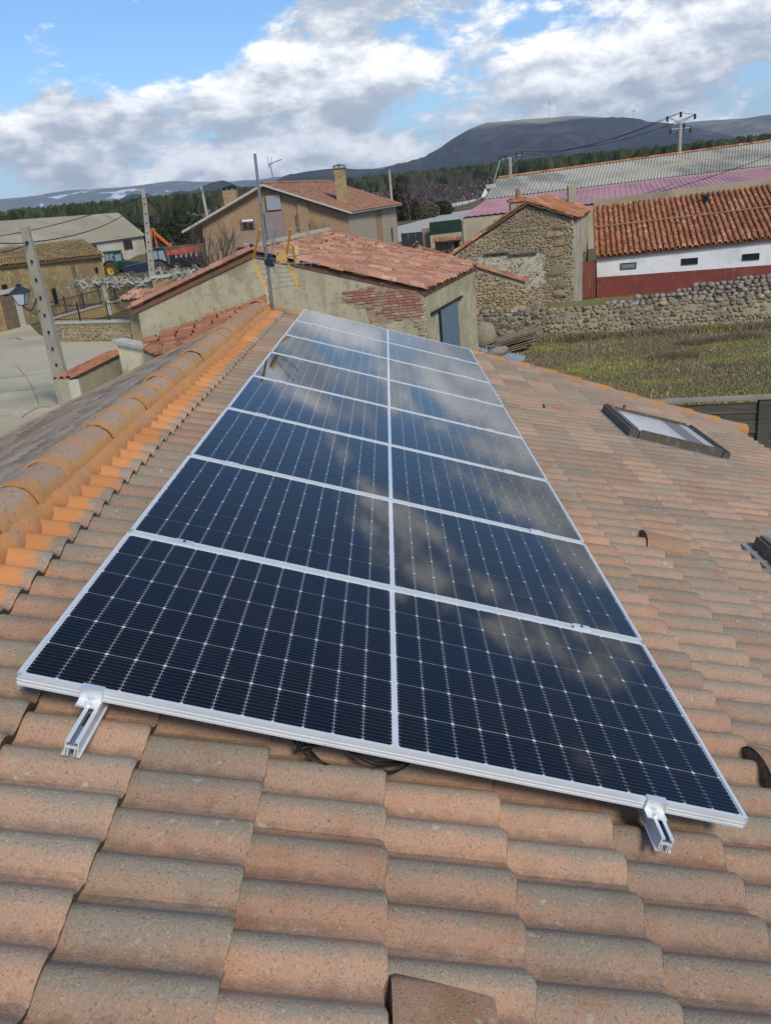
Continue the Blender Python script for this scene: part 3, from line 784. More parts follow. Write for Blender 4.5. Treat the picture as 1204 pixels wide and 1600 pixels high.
# ---- rubble: rounded stones bedded in a wall face
def blob(seed, rough=.30):
    rr = random.Random(seed); vs = []; n, m_ = 6, 4
    for i in range(m_ + 1):
        th = math.pi * i / m_
        if i in (0, m_): vs.append(Vector((0, 0, math.cos(th)))); continue
        for k in range(n):
            ph = 2 * math.pi * (k + .5 * (i % 2)) / n
            v = Vector((math.sin(th) * math.cos(ph), math.sin(th) * math.sin(ph), math.cos(th)))
            v = Vector([math.copysign(abs(c) ** .52, c) for c in v]) * rr.uniform(1 - rough, 1 + rough * .4); vs.append(v)
    f = [(0, 1 + k, 1 + (k + 1) % n) for k in range(n)]
    for i in range(m_ - 2):
        a = 1 + i * n; c = a + n
        f += [(a + k, c + k, c + (k + 1) % n, a + (k + 1) % n) for k in range(n)]
    a = 1 + (m_ - 2) * n; f += [(len(vs) - 1, a + (k + 1) % n, a + k) for k in range(n)]
    return vs, f
BL = [blob(k) for k in range(7)]
def stone_face(t, A, B_, h0, h1, inside, big, small, mt, thr=.34, dens=1.0, seed=1, depth=.07, nmax=280, aspect=1.5, zmin=0.0):
    """A->B_ bottom line (points at z of wall foot); h(s) top between h0 and h1; inside(s, z) keeps the outline"""
    A, B_ = Vector(A), Vector(B_); L = (B_ - A).length; d = (B_ - A).normalized(); nrm = Vector((d.y, -d.x, 0))
    if nrm.dot(Vector(CAMP) - A) < 0: nrm = -nrm
    rr = random.Random(seed); rest = MB(); parts = 0; z = zmin + .04
    mes = []
    for vs, f in BL:
        bb = MB(); bb.add(vs, f); me = bb.mesh('stone', True, 70); me.materials.append(mt); mes.append(me)
    zmax = max(h0, h1)
    while z < zmax:
        hh = (small + (big * 1.15 - small) * rr.random() ** 1.5) * .74; x = rr.uniform(-.2, 0)
        while x < L:
            w = hh * rr.uniform(.75, aspect * 1.55)
            s = (x + w / 2) / L; zc_ = z + hh / 2 + rr.uniform(-.045, .045)
            if 0 < s < 1 and inside(s, zc_ + hh * .25) and inside(s, zc_ - hh * .2) and rr.random() < dens:
                p = A + d * (x + w / 2); p.z = A.z + zc_
                sc_ = (w * .5 * rr.uniform(.82, 1.02), depth * rr.uniform(.6, 1.5), hh * .5 * rr.uniform(.82, 1.05)); k = rr.randrange(7)
                ang = rr.uniform(-.35, .35)
                m3 = Matrix((d, -nrm, Vector((0, 0, 1)))).transposed() @ Matrix.Rotation(ang, 3, 'Y') @ Matrix.Diagonal(sc_)
                if w > thr and parts < nmax: inst('stone', mes[k], p, t, m3); parts += 1
                else: rest.add([p + m3 @ v for v in BL[k][0]], BL[k][1])
            x += w + rr.uniform(.0, .03)
        z += hh * .98
    if rest.v: rest.build('small_stone', mt, t, True, 70, kind='stuff')

def hull(rings, name, mt, t, **k):
    """solid between two rings of points (near outline, far outline)"""
    a, c = rings; n = len(a); b = MB()
    b.add(list(a) + list(c), [tuple(range(n)), tuple(reversed(range(n, 2 * n)))] + [(i, n + i, n + (i + 1) % n, (i + 1) % n) for i in range(n)])
    return b.build(name, mt, t, **k)

# ================================================================ low lean-to roof of broken red tiles beyond our far verge
t = thing('lean_to', 'lean-to with a broken red and orange clay tile roof just beyond the left verge', 'shed', loc=(-4, 14, 0))
a0, a1 = Vector((-5.973, 21.700, 3.154)), Vector((-2.730, 21.700, 3.893))
sl = (a1.z - a0.z) / (a1.x - a0.x)
def lz(x): return a0.z + sl * (x - a0.x)
xr = a1.x + .25
q1, q2, q3, q4 = [Vector((x, y, lz(x) - .12 * (21.7 - y) / 12.5)) for x, y in ((-4.15, 16.7), (-6.25, 21.7), (xr, 21.7), (xr, 15.2))]
barrel_roof(t, q1, q2, q3, q4, .26, .36, M['tile_clay'], M['pan'], 290, jit=.06, r=.105)
hull(([(q1.x + .3, q1.y + .2, 0), tuple(q1 + Vector((.3, .2, -.3))), tuple(q4 + Vector((0, .2, -.3))), (q4.x, q4.y + .2, 0)], [(q2.x + .3, 21.6, 0), tuple(q2 + Vector((.3, -.1, -.25))), tuple(q3 + Vector((0, -.1, -.25))), (q3.x, 21.6, 0)]), 'wall', M['stucco_grey'], t)
tile_row(t, q4 + Vector((.05, 0, 0)), q3 + Vector((.05, 0, 0)), .13, M['tile_orange'], name='ridge_tile', lift=.02)
settle(t)
# cream gable parapet with pale stone cap
w0, w1 = Vector((-6.373, 20.600, 3.304)), Vector((-4.830, 19.700, 3.049))
t = thing('parapet_wall', 'cream painted wall end with sloping pale stone cap beside the lean-to roof', 'wall', loc=tuple((w0 + w1) / 2 * 1))
bx_ = (w1 - w0); bx_.z = 0; nr_ = Vector((bx_.y, -bx_.x, 0)).normalized()
hull(([(w0.x, w0.y, 0), tuple(w0), tuple(w1), (w1.x, w1.y, 0)], [tuple(Vector((w0.x, w0.y, 0)) - nr_ * .25), tuple(w0 - nr_ * .25), tuple(w1 - nr_ * .25), tuple(Vector((w1.x, w1.y, 0)) - nr_ * .25)]), 'wall', M['cream'], t)
M['pale_stone'] = material('pale_stone_cap', (.50, .47, .40), rough=.9, layers=[(5, (.40, .38, .31), .5, .68)])
b = MB(); up = Vector((0, 0, .09)); e = (w1 - w0).normalized() * .12
b.prism([w0 - e + nr_ * .07, w1 + e + nr_ * .07, w1 + e - nr_ * .32, w0 - e - nr_ * .32], up); b.build('stone_cap', M['pale_stone'], t)
settle(t)
# garden wall with tiled coping
g0, g1 = Vector((-9.032, 23.435, 2.000)), Vector((-8.082, 25.805, 2.250))
g1 = Vector((-7.576, 24.494, 2.500)); g0 = Vector((-8.342, 21.704, 2.300))
t = thing('garden_wall', 'low rendered wall with crooked clay tile coping beside the near concrete pole', 'wall', loc=((g0.x + g1.x) / 2, (g0.y + g1.y) / 2, 0))
hull(([(g0.x, g0.y, 0), tuple(g0), tuple(g1), (g1.x, g1.y, 0)], [(g0.x - .3, g0.y, 0), (g0.x - .3, g0.y, g0.z), (g1.x - .3, g1.y, g1.z), (g1.x - .3, g1.y, 0)]), 'wall', M['stucco_grey'], t)
for off_ in (0.02, -.17, -.34):
    tile_row(t, g0 + Vector((off_, 0, 0)), g1 + Vector((off_, 0, 0)), .10, M['tile_clay'], name='coping_tile', lift=.0)
b = MB(); b.box(g0 + Vector((.15, .05, -g0.z / 2 - .05)), (.3, .14, g0.z)); b.build('post', M['off_white'], t)
settle(t)

# ================================================================ rendered gable building with brick patch and blue door
FL, AP, FRr = Vector((-6.071, 22.000, 3.990)), Vector((-2.636, 22.000, 5.172)), Vector((1.913, 22.000, 3.741))
RA, ER = Vector((-1.031, 29.245, 5.180)), Vector((3.938, 27.788, 3.720))
BLx = FL + (RA - AP)
t = thing('rendered_barn', 'gabled barn of weathered green beige render with red tiles and exposed brick patch', 'barn', loc=(-2, 25, 0))
hull(([(FL.x, FL.y, 0), tuple(FL), tuple(AP), tuple(FRr), (FRr.x, FRr.y, 0)], [(BLx.x, BLx.y, 0), tuple(BLx), tuple(RA), tuple(ER), (ER.x, ER.y, 0)]), 'wall', M['stucco'], t)
up = Vector((0, 0, .10))
rd = (RA - AP).normalized()
barrel_roof(t, FRr + up + Vector((.12, -.05, -.03)), ER + up + Vector((.12, .15, -.03)), RA + up, AP + up + Vector((0, -.05, 0)), .25, .34, M['tile_pink'], M['pan'], 200, jit=.055, r=.088)
BLe = BLx + up; FLe = FL + up
barrel_roof(t, BLe + Vector((-.2, 0, -.06)), FLe + Vector((-.2, -.05, -.06)), AP + up + Vector((0, -.05, 0)), RA + up, .25, .36, M['tile_pink'], M['pan'], 0, jit=.03, r=.085)
tile_row(t, AP + up * 1.3 + Vector((0, -.06, 0)), FLe + Vector((-.05, -.06, .02)), .12, M['tile_pink'], name='verge_tile')
tile_row(t, AP + up * 1.3 + Vector((0, -.06, 0)), FRr + up * 1.3 + Vector((0, -.06, 0)), .11, M['tile_pink'], name='verge_tile')
tile_row(t, AP + up * 1.2 + Vector((.0, .0, .04)), RA + up * 1.2 + Vector((.0, .0, .04)), .12, M['stucco_grey'], name='ridge_tile')
tile_row(t, RA + up * 1.1, ER + up * 1.1, .11, M['tile_pink'], name='verge_tile')
# corner of bare stones
M['quoin'] = material('bare_corner_stone', (.42, .33, .20), rough=.95, rand=.2, layers=[(6, (.33, .25, .15), .45, .65)], bump=(20, .6, .02))
rr = random.Random(5)
for i in range(38):
    z = .1 + i * .095
    for side in (0, 1):
        w = rr.uniform(.10, .42) if side == 0 else rr.uniform(.08, .3)
        vs, f = BL[rr.randrange(7)]
        c = Vector((FRr.x - w / 2, 21.985, z)) if side == 0 else Vector((FRr.x, 22, z)) + (ER - FRr).normalized() * (w / 2)
        if z > 3.5: continue
        b = MB(); b.add([c + Vector((v.x * w * .5, v.y * .02, v.z * .05)) if side == 0 else c + ((ER - FRr).normalized() * v.x * w * .5 + Vector((.02 * v.y, 0, v.z * .05))) for v in vs], f)
        b.build('stone', M['quoin'], t, True, 60)
# brick patch
M['brick'] = material('old_red_brick', (.36, .17, .115), rough=.95, rand=.22, rand_hue=[((.44, .29, .21), .6, .95)], layers=[(6, (.30, .17, .12), .5, .68), (2.2, (.42, .34, .24), .56, .66)], bump=(40, .4, .006))
pa, pb = Vector((-0.309, 22.000, 3.737)), Vector((1.501, 22.000, 3.075))
pm = MB(); rr2 = random.Random(3); zt_ = pa.z - .30; Wd = pb.x - pa.x + .35
ux = []; lx = []
for k_ in range(22):
    s_ = k_ / 21; ux.append((pa.x - .06 + s_ * (Wd + .1), 21.992, zt_ + (.50 if .2 < s_ < .7 else .40 - .25 * max(0, s_ - .7)) + rr2.uniform(-.05, .08))); lx.append((pa.x - .06 + s_ * (Wd + .1), 21.992, zt_ + (.20 if s_ < .15 else (.02 if s_ < .3 else -.42)) + rr2.uniform(-.06, .06)))
pm.prism(lx + ux[::-1], (0, -.004, 0)); pm.build('bare_patch', material('bare_brick_mortar', (.36, .27, .19), rough=1, layers=[(6, (.28, .20, .14), .45, .65)]), t)
rws = [(.60, 0.50, .62), (.52, .28, .36), (.45, 0, .34), (.38, 0.0, .80), (.31, 0.02, .86), (.24, .0, .90), (.17, .18, .93), (.10, .22, .95), (.03, .30, .95), (-.04, .34, 1.0), (-.11, .40, 1.02), (-.18, .46, .98), (-.25, .55, .93), (-.31, .6, .8)]
Wd = pb.x - pa.x + .35; zt_ = pa.z - .30
for i, (dz, s0, s1) in enumerate(rws):
    x = pa.x + s0 * Wd + (i % 2) * .11
    while x < pa.x + s1 * Wd:
        if R.random() > .06 and not (i > 5 and s0 + .05 < (x - pa.x) / Wd < s0 + .12 and R.random() < .5):
            b = MB(); b.box((x + .1, 21.985 - R.uniform(0, .008), zt_ + dz * 1.12 - .02), (.205, .04, .062), (Vector((1, 0, -.02)), Vector((0, 1, 0)), Vector((.02, 0, 1)))); b.build('brick', M['brick'], t)
        x += .225
# door in the right wall
ds = (Vector((ER.x, ER.y, 0)) - Vector((FRr.x, FRr.y, 0))).normalized(); dn_ = Vector((ds.y, -ds.x, 0))
d0 = Vector((FRr.x, FRr.y, 0)) + ds * 1.45; zt2 = 3.02; wdt = 2.0
M['door_blue'] = material('blue_grey_sheet_door', (.115, .165, .215), rough=.55, spec=.4, layers=[(1.2, (.16, .20, .24), .5, .7, 4, (8, 8, .4))])
dr = MB(); dr.prism([d0 + dn_ * .02, d0 + ds * wdt + dn_ * .02, d0 + ds * wdt + dn_ * .06, d0 + dn_ * .06], (0, 0, zt2)); do = dr.build('door', M['door_blue'], t)
q = MB()
for i in range(9):
    q.prism([d0 + ds * (.12 + i * .22) + dn_ * .06, d0 + ds * (.16 + i * .22) + dn_ * .06, d0 + ds * (.15 + i * .22) + dn_ * .075, d0 + ds * (.13 + i * .22) + dn_ * .075], (0, 0, zt2))
q.build('door_rib', M['door_blue'], do)
q = MB(); q.prism([d0 - ds * .08 + dn_ * .015, d0 + dn_ * .015, d0 + dn_ * .07, d0 - ds * .08 + dn_ * .07], (0, 0, zt2)); q.prism([d0 - ds * .9 + dn_ * .03 + Vector((0, 0, zt2)), d0 + ds * (wdt + .6) + dn_ * .03 + Vector((0, 0, zt2)), d0 + ds * (wdt + .6) + dn_ * .08 + Vector((0, 0, zt2)), d0 - ds * .9 + dn_ * .08 + Vector((0, 0, zt2))], (0, 0, .07)); q.build('door_rail', M['black_iron'], t)
settle(t)

# ================================================================ boulder, stacked laths, sheet with stone
b = MB(); bp = Vector((4.611, 32.340, 0.000))
b.grid(lambda s, q: bp + Vector((.50 * math.sin(math.pi * s) ** .75 * math.cos(2 * math.pi * q), .45 * math.sin(math.pi * s) ** .75 * math.sin(2 * math.pi * q), .60 - .60 * math.cos(math.pi * s) * (1 if s > .5 else .97))) * 1.0 + Vector((0, 0, .04 * mn.noise(Vector((s * 5, q * 6, 0))))), 14, 18)
tag(b.build('boulder', M['boulder'], None, True), 'large rounded stone standing against the rubble wall by the blue door', 'boulder')
t = thing('wood_stack', 'stack of old grey boards and branches lying by the big rounded stone', 'woodpile', loc=(5.657, 31.792, 0.000))
M['old_board'] = material('weathered_board', (.23, .17, .115), rough=.95, rand=.35, layers=[(6, (.30, .25, .19), .45, .65)])
wp = Vector((5.566, 31.695, 0.000))
rr = random.Random(4)
for i in range(46):
    lay = i // 7; b = MB(); an = -.12 + rr.uniform(-.16, .16); L = rr.uniform(1.3, 2.1)
    ax = Vector((math.cos(an), math.sin(an) * .9, .22 + rr.uniform(-.05, .05))).normalized(); ay = Vector((-ax.y, ax.x, 0)).normalized()
    b.box(wp + Vector((rr.uniform(-.15, .15) + lay * .03, -.45 + (i % 7) * .16, .12 + lay * .10)), (L, rr.uniform(.06, .16), rr.uniform(.03, .06)), (ax, ay, ax.cross(ay)))
    b.build('board', M['old_board'], t)
settle(t)
M['zinc'] = material('corrugated_zinc', (.46, .50, .54), rough=.4, metal=.6, layers=[(3, (.36, .39, .42), .5, .7)])
zs = [Vector((2.444, 12.600, 3.720)), Vector((3.187, 12.600, 3.417)), Vector((3.454, 13.600, 3.344)), Vector((2.586, 13.600, 3.579))]
t = thing('lean_to_porch', 'corrugated grey metal sheet beyond the far verge, weighed down with a stone', 'metal sheet', loc=tuple(zs[0]))
b = MB()
def zsheet(s, q):
    p = zs[0].lerp(zs[1], s).lerp(zs[3].lerp(zs[2], s), q); return p + Vector((0, 0, .018 * math.sin(s * 2 * math.pi * 14)))
b.grid(zsheet, 84, 2); b.build('sheet', M['zinc'], t)
b = MB()
for s_ in (.06, .94):
    p = zs[0].lerp(zs[1], s_); b.prism([p + Vector((-.04, .1, -.02)), p + Vector((.04, .1, -.02)), p + Vector((.04, .18, -.02)), p + Vector((-.04, .18, -.02))], (0, 0, -p.z + .02))
b.build('post', M['wood'], t); settle(t)
b = MB(); vs, f = BL[2]; sp = Vector((2.842, 12.900, 3.585))
b.add([sp + Vector((v.x * .20, v.y * .13, v.z * .075 + .03)) for v in vs], f)
tag(b.build('stone_weight', M['boulder'], None, True), 'flat grey stone lying on the corrugated metal sheet', 'stone')

# ================================================================ ruin: stone gable house
YR = 41.0
A_, B2, C_ = Vector((3.939, 41.000, 3.103)), Vector((7.849, 41.000, 5.266)), Vector((10.051, 41.000, 4.419))
D2 = Vector((16.771, 61.801, 4.150)); D2.z = C_.z
D2 = C_ + (Vector((D2.x, D2.y, C_.z)) - C_).normalized() * 7.6
RF = B2 + (D2 - C_)
t = thing('stone_house', 'derelict rubble stone gable house with orange tiles and small chimney', 'stone house', loc=(8, 43, 0))
wallm = hull(([(A_.x - .8, YR, 0), (A_.x - .8, YR, A_.z - .45), tuple(A_), tuple(B2), tuple(C_), (C_.x, YR, 0)], [tuple(Vector((A_.x - .8, YR, 0)) + (D2 - C_)), tuple(Vector((A_.x - .8, YR, A_.z - .45)) + (D2 - C_)), tuple(A_ + (D2 - C_)), tuple(RF), tuple(D2), (D2.x, D2.y, 0)]), 'wall', M['stone_mortar'], t)
x0_, x1_ = A_.x - .8, C_.x
def topz(x):
    if x < A_.x: return A_.z - .45
    if x < B2.x: return A_.z + (B2.z - A_.z) * (x - A_.x) / (B2.x - A_.x)
    return B2.z + (C_.z - B2.z) * (x - B2.x) / (C_.x - B2.x)
def ins_up(s, z): x = x0_ + s * (x1_ - x0_); return z < topz(x) - .08 and (z > 3.0 or x > 8.6)
def ins_lo(s, z): x = x0_ + s * (x1_ - x0_); return z < min(topz(x) - .08, 3.0) and x < 9.2
M['stone_dark'] = material('dark_rubble', (.30, .23, .14), rough=.95, rand=.16, rand_hue=[((.22, .17, .115), .5, .9), ((.33, .23, .12), .6, .95)], layers=[(4, (.19, .15, .10), .45, .65)], bump=(16, .6, .02))
stone_face(t, (x0_, YR - .01, 0), (x1_, YR - .01, 0), 5.4, 5.4, ins_up, .20, .09, M['stone_dark'], thr=.27, seed=11, depth=.032, nmax=110)
stone_face(t, (x0_, YR - .01, 0), (x1_, YR - .01, 0), 3.0, 3.0, ins_lo, .16, .085, M['stone'], thr=.32, dens=.62, seed=12, depth=.03, nmax=80, aspect=1.1)
M['limewash'] = material('crumbling_lime_render', (.47, .44, .34), rough=1, layers=[(1.5, (.40, .36, .27), .45, .65)], bump=(10, .8, .03))
b = MB()
rr = random.Random(8); lo = []; hi = []
for i in range(25):
    s = i / 24; x = 5.3 + 3.4 * s
    hi.append((x, YR - .015, min(3.05 - .1 * s + rr.uniform(-.08, .08), topz(x) - .3))); lo.append((x, YR - .015, 1.2 + .3 * abs(s - .5) + rr.uniform(-.15, .15)))
b.prism(lo + hi[::-1], (0, -.006, 0)); b.build('render_patch', M['limewash'], t)
M['slab'] = material('slate_ledge', (.16, .13, .10), rough=.95)
for px0, px1, zz in ((5.7, 6.9, 3.16), (6.9, 8.3, 3.02)):
    b = MB(); b.box(((px0 + px1) / 2, YR - .08, zz), (px1 - px0, .22, .06)); b.build('stone_ledge', M['slab'], t)
# rake edging of thin slabs and tiles
for (p, q_, mt_) in ((B2, C_, M['slab']), (B2, B2.lerp(A_, .55), M['slab'])):
    n = 12
    for i in range(n):
        a = p.lerp(q_, i / n); c = p.lerp(q_, (i + 1.05) / n); dd = (c - a)
        b = MB(); b.box((a + c) / 2 + Vector((0, -.03, .05 + R.uniform(-.02, .02))), (dd.length, .4, .05), (dd.normalized(), Vector((0, 1, 0)), dd.normalized().cross(Vector((0, 1, 0))))); b.build('rake_slab', mt_, t)
tile_row(t, B2.lerp(A_, .5) + Vector((0, -.05, .05)), A_ + Vector((-.85, -.05, -.42)), .10, M['tile_orange'], name='verge_tile')
barrel_roof(t, C_ + Vector((.25, -.05, .04)), D2 + Vector((.25, .1, .04)), RF + Vector((0, .1, .12)), B2 + Vector((0, -.05, .12)), .27, .36, M['tile_orange'], M['pan'], 110, jit=.06, r=.095)
barrel_roof(t, A_ + (D2 - C_) + up, A_ + up, B2 + up, RF + up, .30, .40, M['tile_orange'], M['pan'], 0, jit=.04, r=.10)
# pale weathered side wall and its cracks
sd = (Vector((D2.x, D2.y, 0)) - Vector((C_.x, C_.y, 0))); sdn = sd.normalized(); sn = Vector((sdn.y, -sdn.x, 0))
M['sidewall'] = material('pale_flaking_render', (.45, .41, .32), rough=1, layers=[(1.6, (.25, .20, .13), .50, .62, 6, (1.4, 1.4, .35)), (.7, (.36, .31, .22), .45, .65)], bump=(10, .7, .02))
b = MB(); c0 = Vector((C_.x, C_.y, 0)) + sn * .003
b.prism([c0 + Vector((0, 0, 0)), c0 + sd, c0 + sd + Vector((0, 0, C_.z - .12)), c0 + Vector((0, 0, C_.z - .12))], sn * .035); b.build('side_render', M['sidewall'], t)
b = MB(); pc = c0 + sdn * 4.7 + sn * .04; b.tube([pc, pc + Vector((0, 0, 2.2))], .045, 6); b.tube([pc + Vector((0, 0, 2.2)), pc + Vector((.0, -.25, 2.45))], .035, 6); b.build('drain_pipe', M['black_iron'], t)
# chimney
cb_ = Vector((7.824, 43.500, 4.434))
b = MB(); b.box((cb_.x, cb_.y, cb_.z + .3), (.85, .7, 1.3)); ch = b.build('chimney', M['sidewall'], t)
b = MB(); b.box((cb_.x, cb_.y, cb_.z + .99), (1.05, .9, .10)); b.box((cb_.x, cb_.y, cb_.z + 1.08), (.8, .6, .08)); b.build('chimney_cap', M['tile_clay'], ch)
b = MB(); b.tube([(cb_.x, cb_.y, cb_.z + 1.1), (cb_.x, cb_.y, cb_.z + 1.55)], [.14, .10], 8); b.build('chimney_pot', M['tile_orange'], ch)
b = MB(); q = RF + Vector((1.2, -.6, 0)); b.box((q.x, q.y, q.z + .1), (.4, .4, .9)); b.build('chimney_stub', M['pinkwall'], t)
# big corner stones low on the right
for (x, z, w, h) in ((9.35, 2.1, .9, .55), (9.5, 1.4, .7, .5), (9.45, .9, .8, .45), (9.3, 2.9, .9, .35), (9.5, 3.35, .7, .3), (9.2, 3.75, 1.0, .28), (9.5, 4.1, .7, .22)):
    vs, f = BL[int(x * 10) % 7]; b = MB(); b.add([Vector((x - .1, YR - .03, z)) + Vector((v.x * w * .5, v.y * .06, v.z * h * .5)) for v in vs], f); b.build('corner_stone', M['stone_dark'], t, True, 60)
settle(t)

# ---- lower yellow stone outbuilding wall with tile coping, joined to nothing but standing before the ruin
a, c = Vector((3.745, 37.200, 3.390)), Vector((7.086, 37.200, 2.046))
t = thing('stone_outhouse', 'low yellowish rubble wall capped with a sloping row of orange tiles before the ruin', 'stone wall', loc=(5, 37.2, 0))
a1_ = a + (a - c) * .35
hull(([(a1_.x, 37.2, 0), tuple(a1_), tuple(c), (c.x, 37.2, 0)], [(a1_.x, 37.9, 0), tuple(a1_ + Vector((0, .7, 0))), tuple(c + Vector((0, .7, 0))), (c.x, 37.9, 0)]), 'wall', M['stone_mortar'], t)
M['stone_yellow'] = material('yellow_rubble', (.38, .285, .15), rough=.95, rand=.24, rand_hue=[((.22, .17, .11), .5, .9), ((.42, .27, .09), .6, .95)], layers=[(5, (.30, .23, .14), .45, .65)], bump=(16, .6, .02))
stone_face(t, (a1_.x, 37.19, 0), (c.x, 37.19, 0), 3.8, 3.8, lambda s, z: z < a1_.z + (c.z - a1_.z) * s - .12, .21, .09, M['stone_yellow'], thr=.28, seed=21, depth=.035, nmax=120)
tile_row(t, a1_ + Vector((0, -.05, .02)), c + Vector((.1, -.05, .02)), .11, M['tile_orange'], name='coping_tile')
tile_row(t, a1_ + Vector((0, .2, .05)), c + Vector((.1, .2, .05)), .11, M['tile_orange'], name='coping_tile')
settle(t)

# ================================================================ retaining wall of rubble and the pile of boulders on it
RW = [Vector((4.407, 35.324, 0.000)), Vector((7.551, 33.706, 0.000)), Vector((16.153, 32.282, 0.000))]
RW.append(RW[2] + (RW[2] - RW[1]).normalized() * 12)
t = thing('rubble_wall', 'long low retaining wall of brown and ochre rubble along the far side of the meadow', 'stone wall', loc=tuple(RW[1]))
for i in range(3):
    p, q_ = RW[i], RW[i + 1]; n2 = Vector((-(q_ - p).y, (q_ - p).x, 0)).normalized() * .5
    h = 1.12
    hull(([tuple(p), (p.x, p.y, h), (q_.x, q_.y, h), tuple(q_)], [tuple(p + n2), tuple(p + n2 + Vector((0, 0, h))), tuple(q_ + n2 + Vector((0, 0, h))), tuple(q_ + n2)]), 'wall_core', M['stone_mortar'], t)
    stone_face(t, p, q_, h, h, lambda s, z: z < 1.24, .25, .10, M['stone'], thr=.26, seed=31 + i, depth=.04, dens=.9, nmax=90, aspect=1.5)
    rr = random.Random(40 + i); L = (q_ - p).length; x = 0; rest = MB()
    while x < L:      # loose stones on the crest
        w = rr.uniform(.2, .5); vs, f = BL[rr.randrange(7)]; c = p + (q_ - p).normalized() * (x + w / 2) + n2 * rr.uniform(.2, .8)
        rest.add([c + Vector((v.x * w * .5, v.y * .22, h + .05 + v.z * rr.uniform(.07, .1))) for v in vs], f); x += w * .95
    rest.build('coping_stone', M['stone'], t, True, 70, kind='stuff')
settle(t)
t = thing('boulder_pile', 'bank of rounded grey cobbles heaped along the top of the rubble wall at right', 'stone pile', loc=tuple(RW[2]))
bm = []
for vs, f in BL:
    bb = MB(); bb.add([v * 1.0 for v in vs], f); me = bb.mesh('boulder', True, 80); me.materials.append(M['boulder']); bm.append(me)
rr = random.Random(77); p, q_ = RW[1], RW[3]; dd = (q_ - p).normalized(); n2 = Vector((-dd.y, dd.x, 0)); L = (q_ - p).length; n_b = 0; rest = MB()
for row in range(6):
    x = 2.4
    while x < L - .2:
        s_ = x / L; hmax = .10 + .62 * smooth(2.2, 9.5, x) + .08 * mn.noise(Vector((x * .9, 0, 0)))
        zz = row * .15
        w = rr.uniform(.19, .34)
        if zz < hmax:
            c = p + dd * x + n2 * (1.35 + rr.uniform(-.1, .1) + row * .06); k = rr.randrange(7); k2 = (w * .5, w * .5, w * rr.uniform(.34, .44))
            c.z = 1.08 + zz + .05
            if n_b < 210: inst('boulder', bm[k], c, t, Matrix.Rotation(rr.uniform(0, 6.3), 3, 'Z') @ Matrix.Diagonal(k2)); n_b += 1
            else: rest.add([c + Vector((v.x * k2[0], v.y * k2[1], v.z * k2[2])) for v in BL[k][0]], BL[k][1])
        x += w * rr.uniform(.9, 1.05)
if rest.v: rest.build('far_boulder', M['boulder'], t, True, 80, kind='stuff')
b = MB(); b.prism([p + dd * 0 + n2 * .45, q_ + n2 * .45, q_ + n2 * 3.2, p + n2 * 3.2], (0, 0, 1.06)); b.build('earth_bank', M['meadow'], t)
settle(t)

# ================================================================ white and red barn
WL, WR = Vector((12.110, 44.800, -0.005)), Vector((20.727, 43.000, -0.008))
WL.z = 0; WR.z = 0
wd = (WR - WL).normalized(); wn_ = Vector((-wd.y, wd.x, 0)); WE = WL + wd * 19; H = 2.22; HX = .62
t = thing('white_barn', 'white barn with an oxide red base band, small slit windows and orange barrel tiles', 'barn', loc=tuple(WL))
RH = 4.35; dep = 6.6
hull(([tuple(WL), tuple(WL + Vector((0, 0, H))), tuple(WL + wn_ * dep + Vector((0, 0, RH))), tuple(WL + wn_ * (dep + .1))], [tuple(WE), tuple(WE + Vector((0, 0, H + HX))), tuple(WE + wn_ * dep + Vector((0, 0, RH + HX))), tuple(WE + wn_ * (dep + .1))]), 'wall', M['white_wash'], t)
b = MB(); b.prism([WL - wn_ * .03 - wd * .0, WE - wn_ * .03, WE - wn_ * .002, WL - wn_ * .002], (0, 0, 1.10)); b.build('red_base_band', M['red_paint'], t)
wins = [((13.686, 44.400, 1.434)), ((16.737, 43.900, 1.453)), ((19.656, 43.200, 1.524))]
for i, w in enumerate(wins):
    x = (Vector(w) - WL).dot(wd); z = 1.58; hw, hh = .37, .12
    c = WL + wd * x + Vector((0, 0, z))
    b = MB()
    for (dx, dz, sx_, sz_) in ((0, hh + .02, 2 * hw + .08, .04), (0, -hh - .02, 2 * hw + .08, .04), (-hw - .02, 0, .04, 2 * hh), (hw + .02, 0, .04, 2 * hh)):
        b.box(c + wd * dx + Vector((0, 0, dz)) - wn_ * .02, (sx_, .06, sz_), (wd, wn_, Vector((0, 0, 1))))
    wf = b.build('window', M['black_iron'], t)
    b = MB(); b.box(c - wn_ * .006, (2 * hw, .02, 2 * hh), (wd, wn_, Vector((0, 0, 1)))); b.build('pane', M['steel_grey'] if i == 0 else M['glass'], wf)
zm = Vector((0, 0, 1)); e_ = -wn_ * .22 + Vector((0, 0, H + .05 - .07))
fr_ = .50
mid = wn_ * dep * fr_ + Vector((0, 0, H + .10 + (RH - H) * fr_)); top = wn_ * dep + Vector((0, 0, RH + .12))
hx_ = Vector((0, 0, HX))
barrel_roof(t, WL + e_, WE + e_ + hx_, WE + mid + hx_, WL + mid, .292, .36, M['tile_orange'], M['pan'], 190, jit=.03, r=.10)
barrel_roof(t, WL + mid + zm * .02, WE + mid + zm * .02 + hx_, WE + top + hx_, WL + top, .292, .36, M['tile_orange'], M['pan'], 60, jit=.03, r=.10)
b = MB(); q = mid + zm * .10; b.prism([WL + q - wn_ * .07, WE + q - wn_ * .07 + hx_, WE + q + wn_ * .07 + hx_, WL + q + wn_ * .07], zm * .05)
b.build('mortar_line', material('brown_mortar', (.36, .22, .13), rough=1, layers=[(2, (.28, .2, .12), .45, .65)]), t)
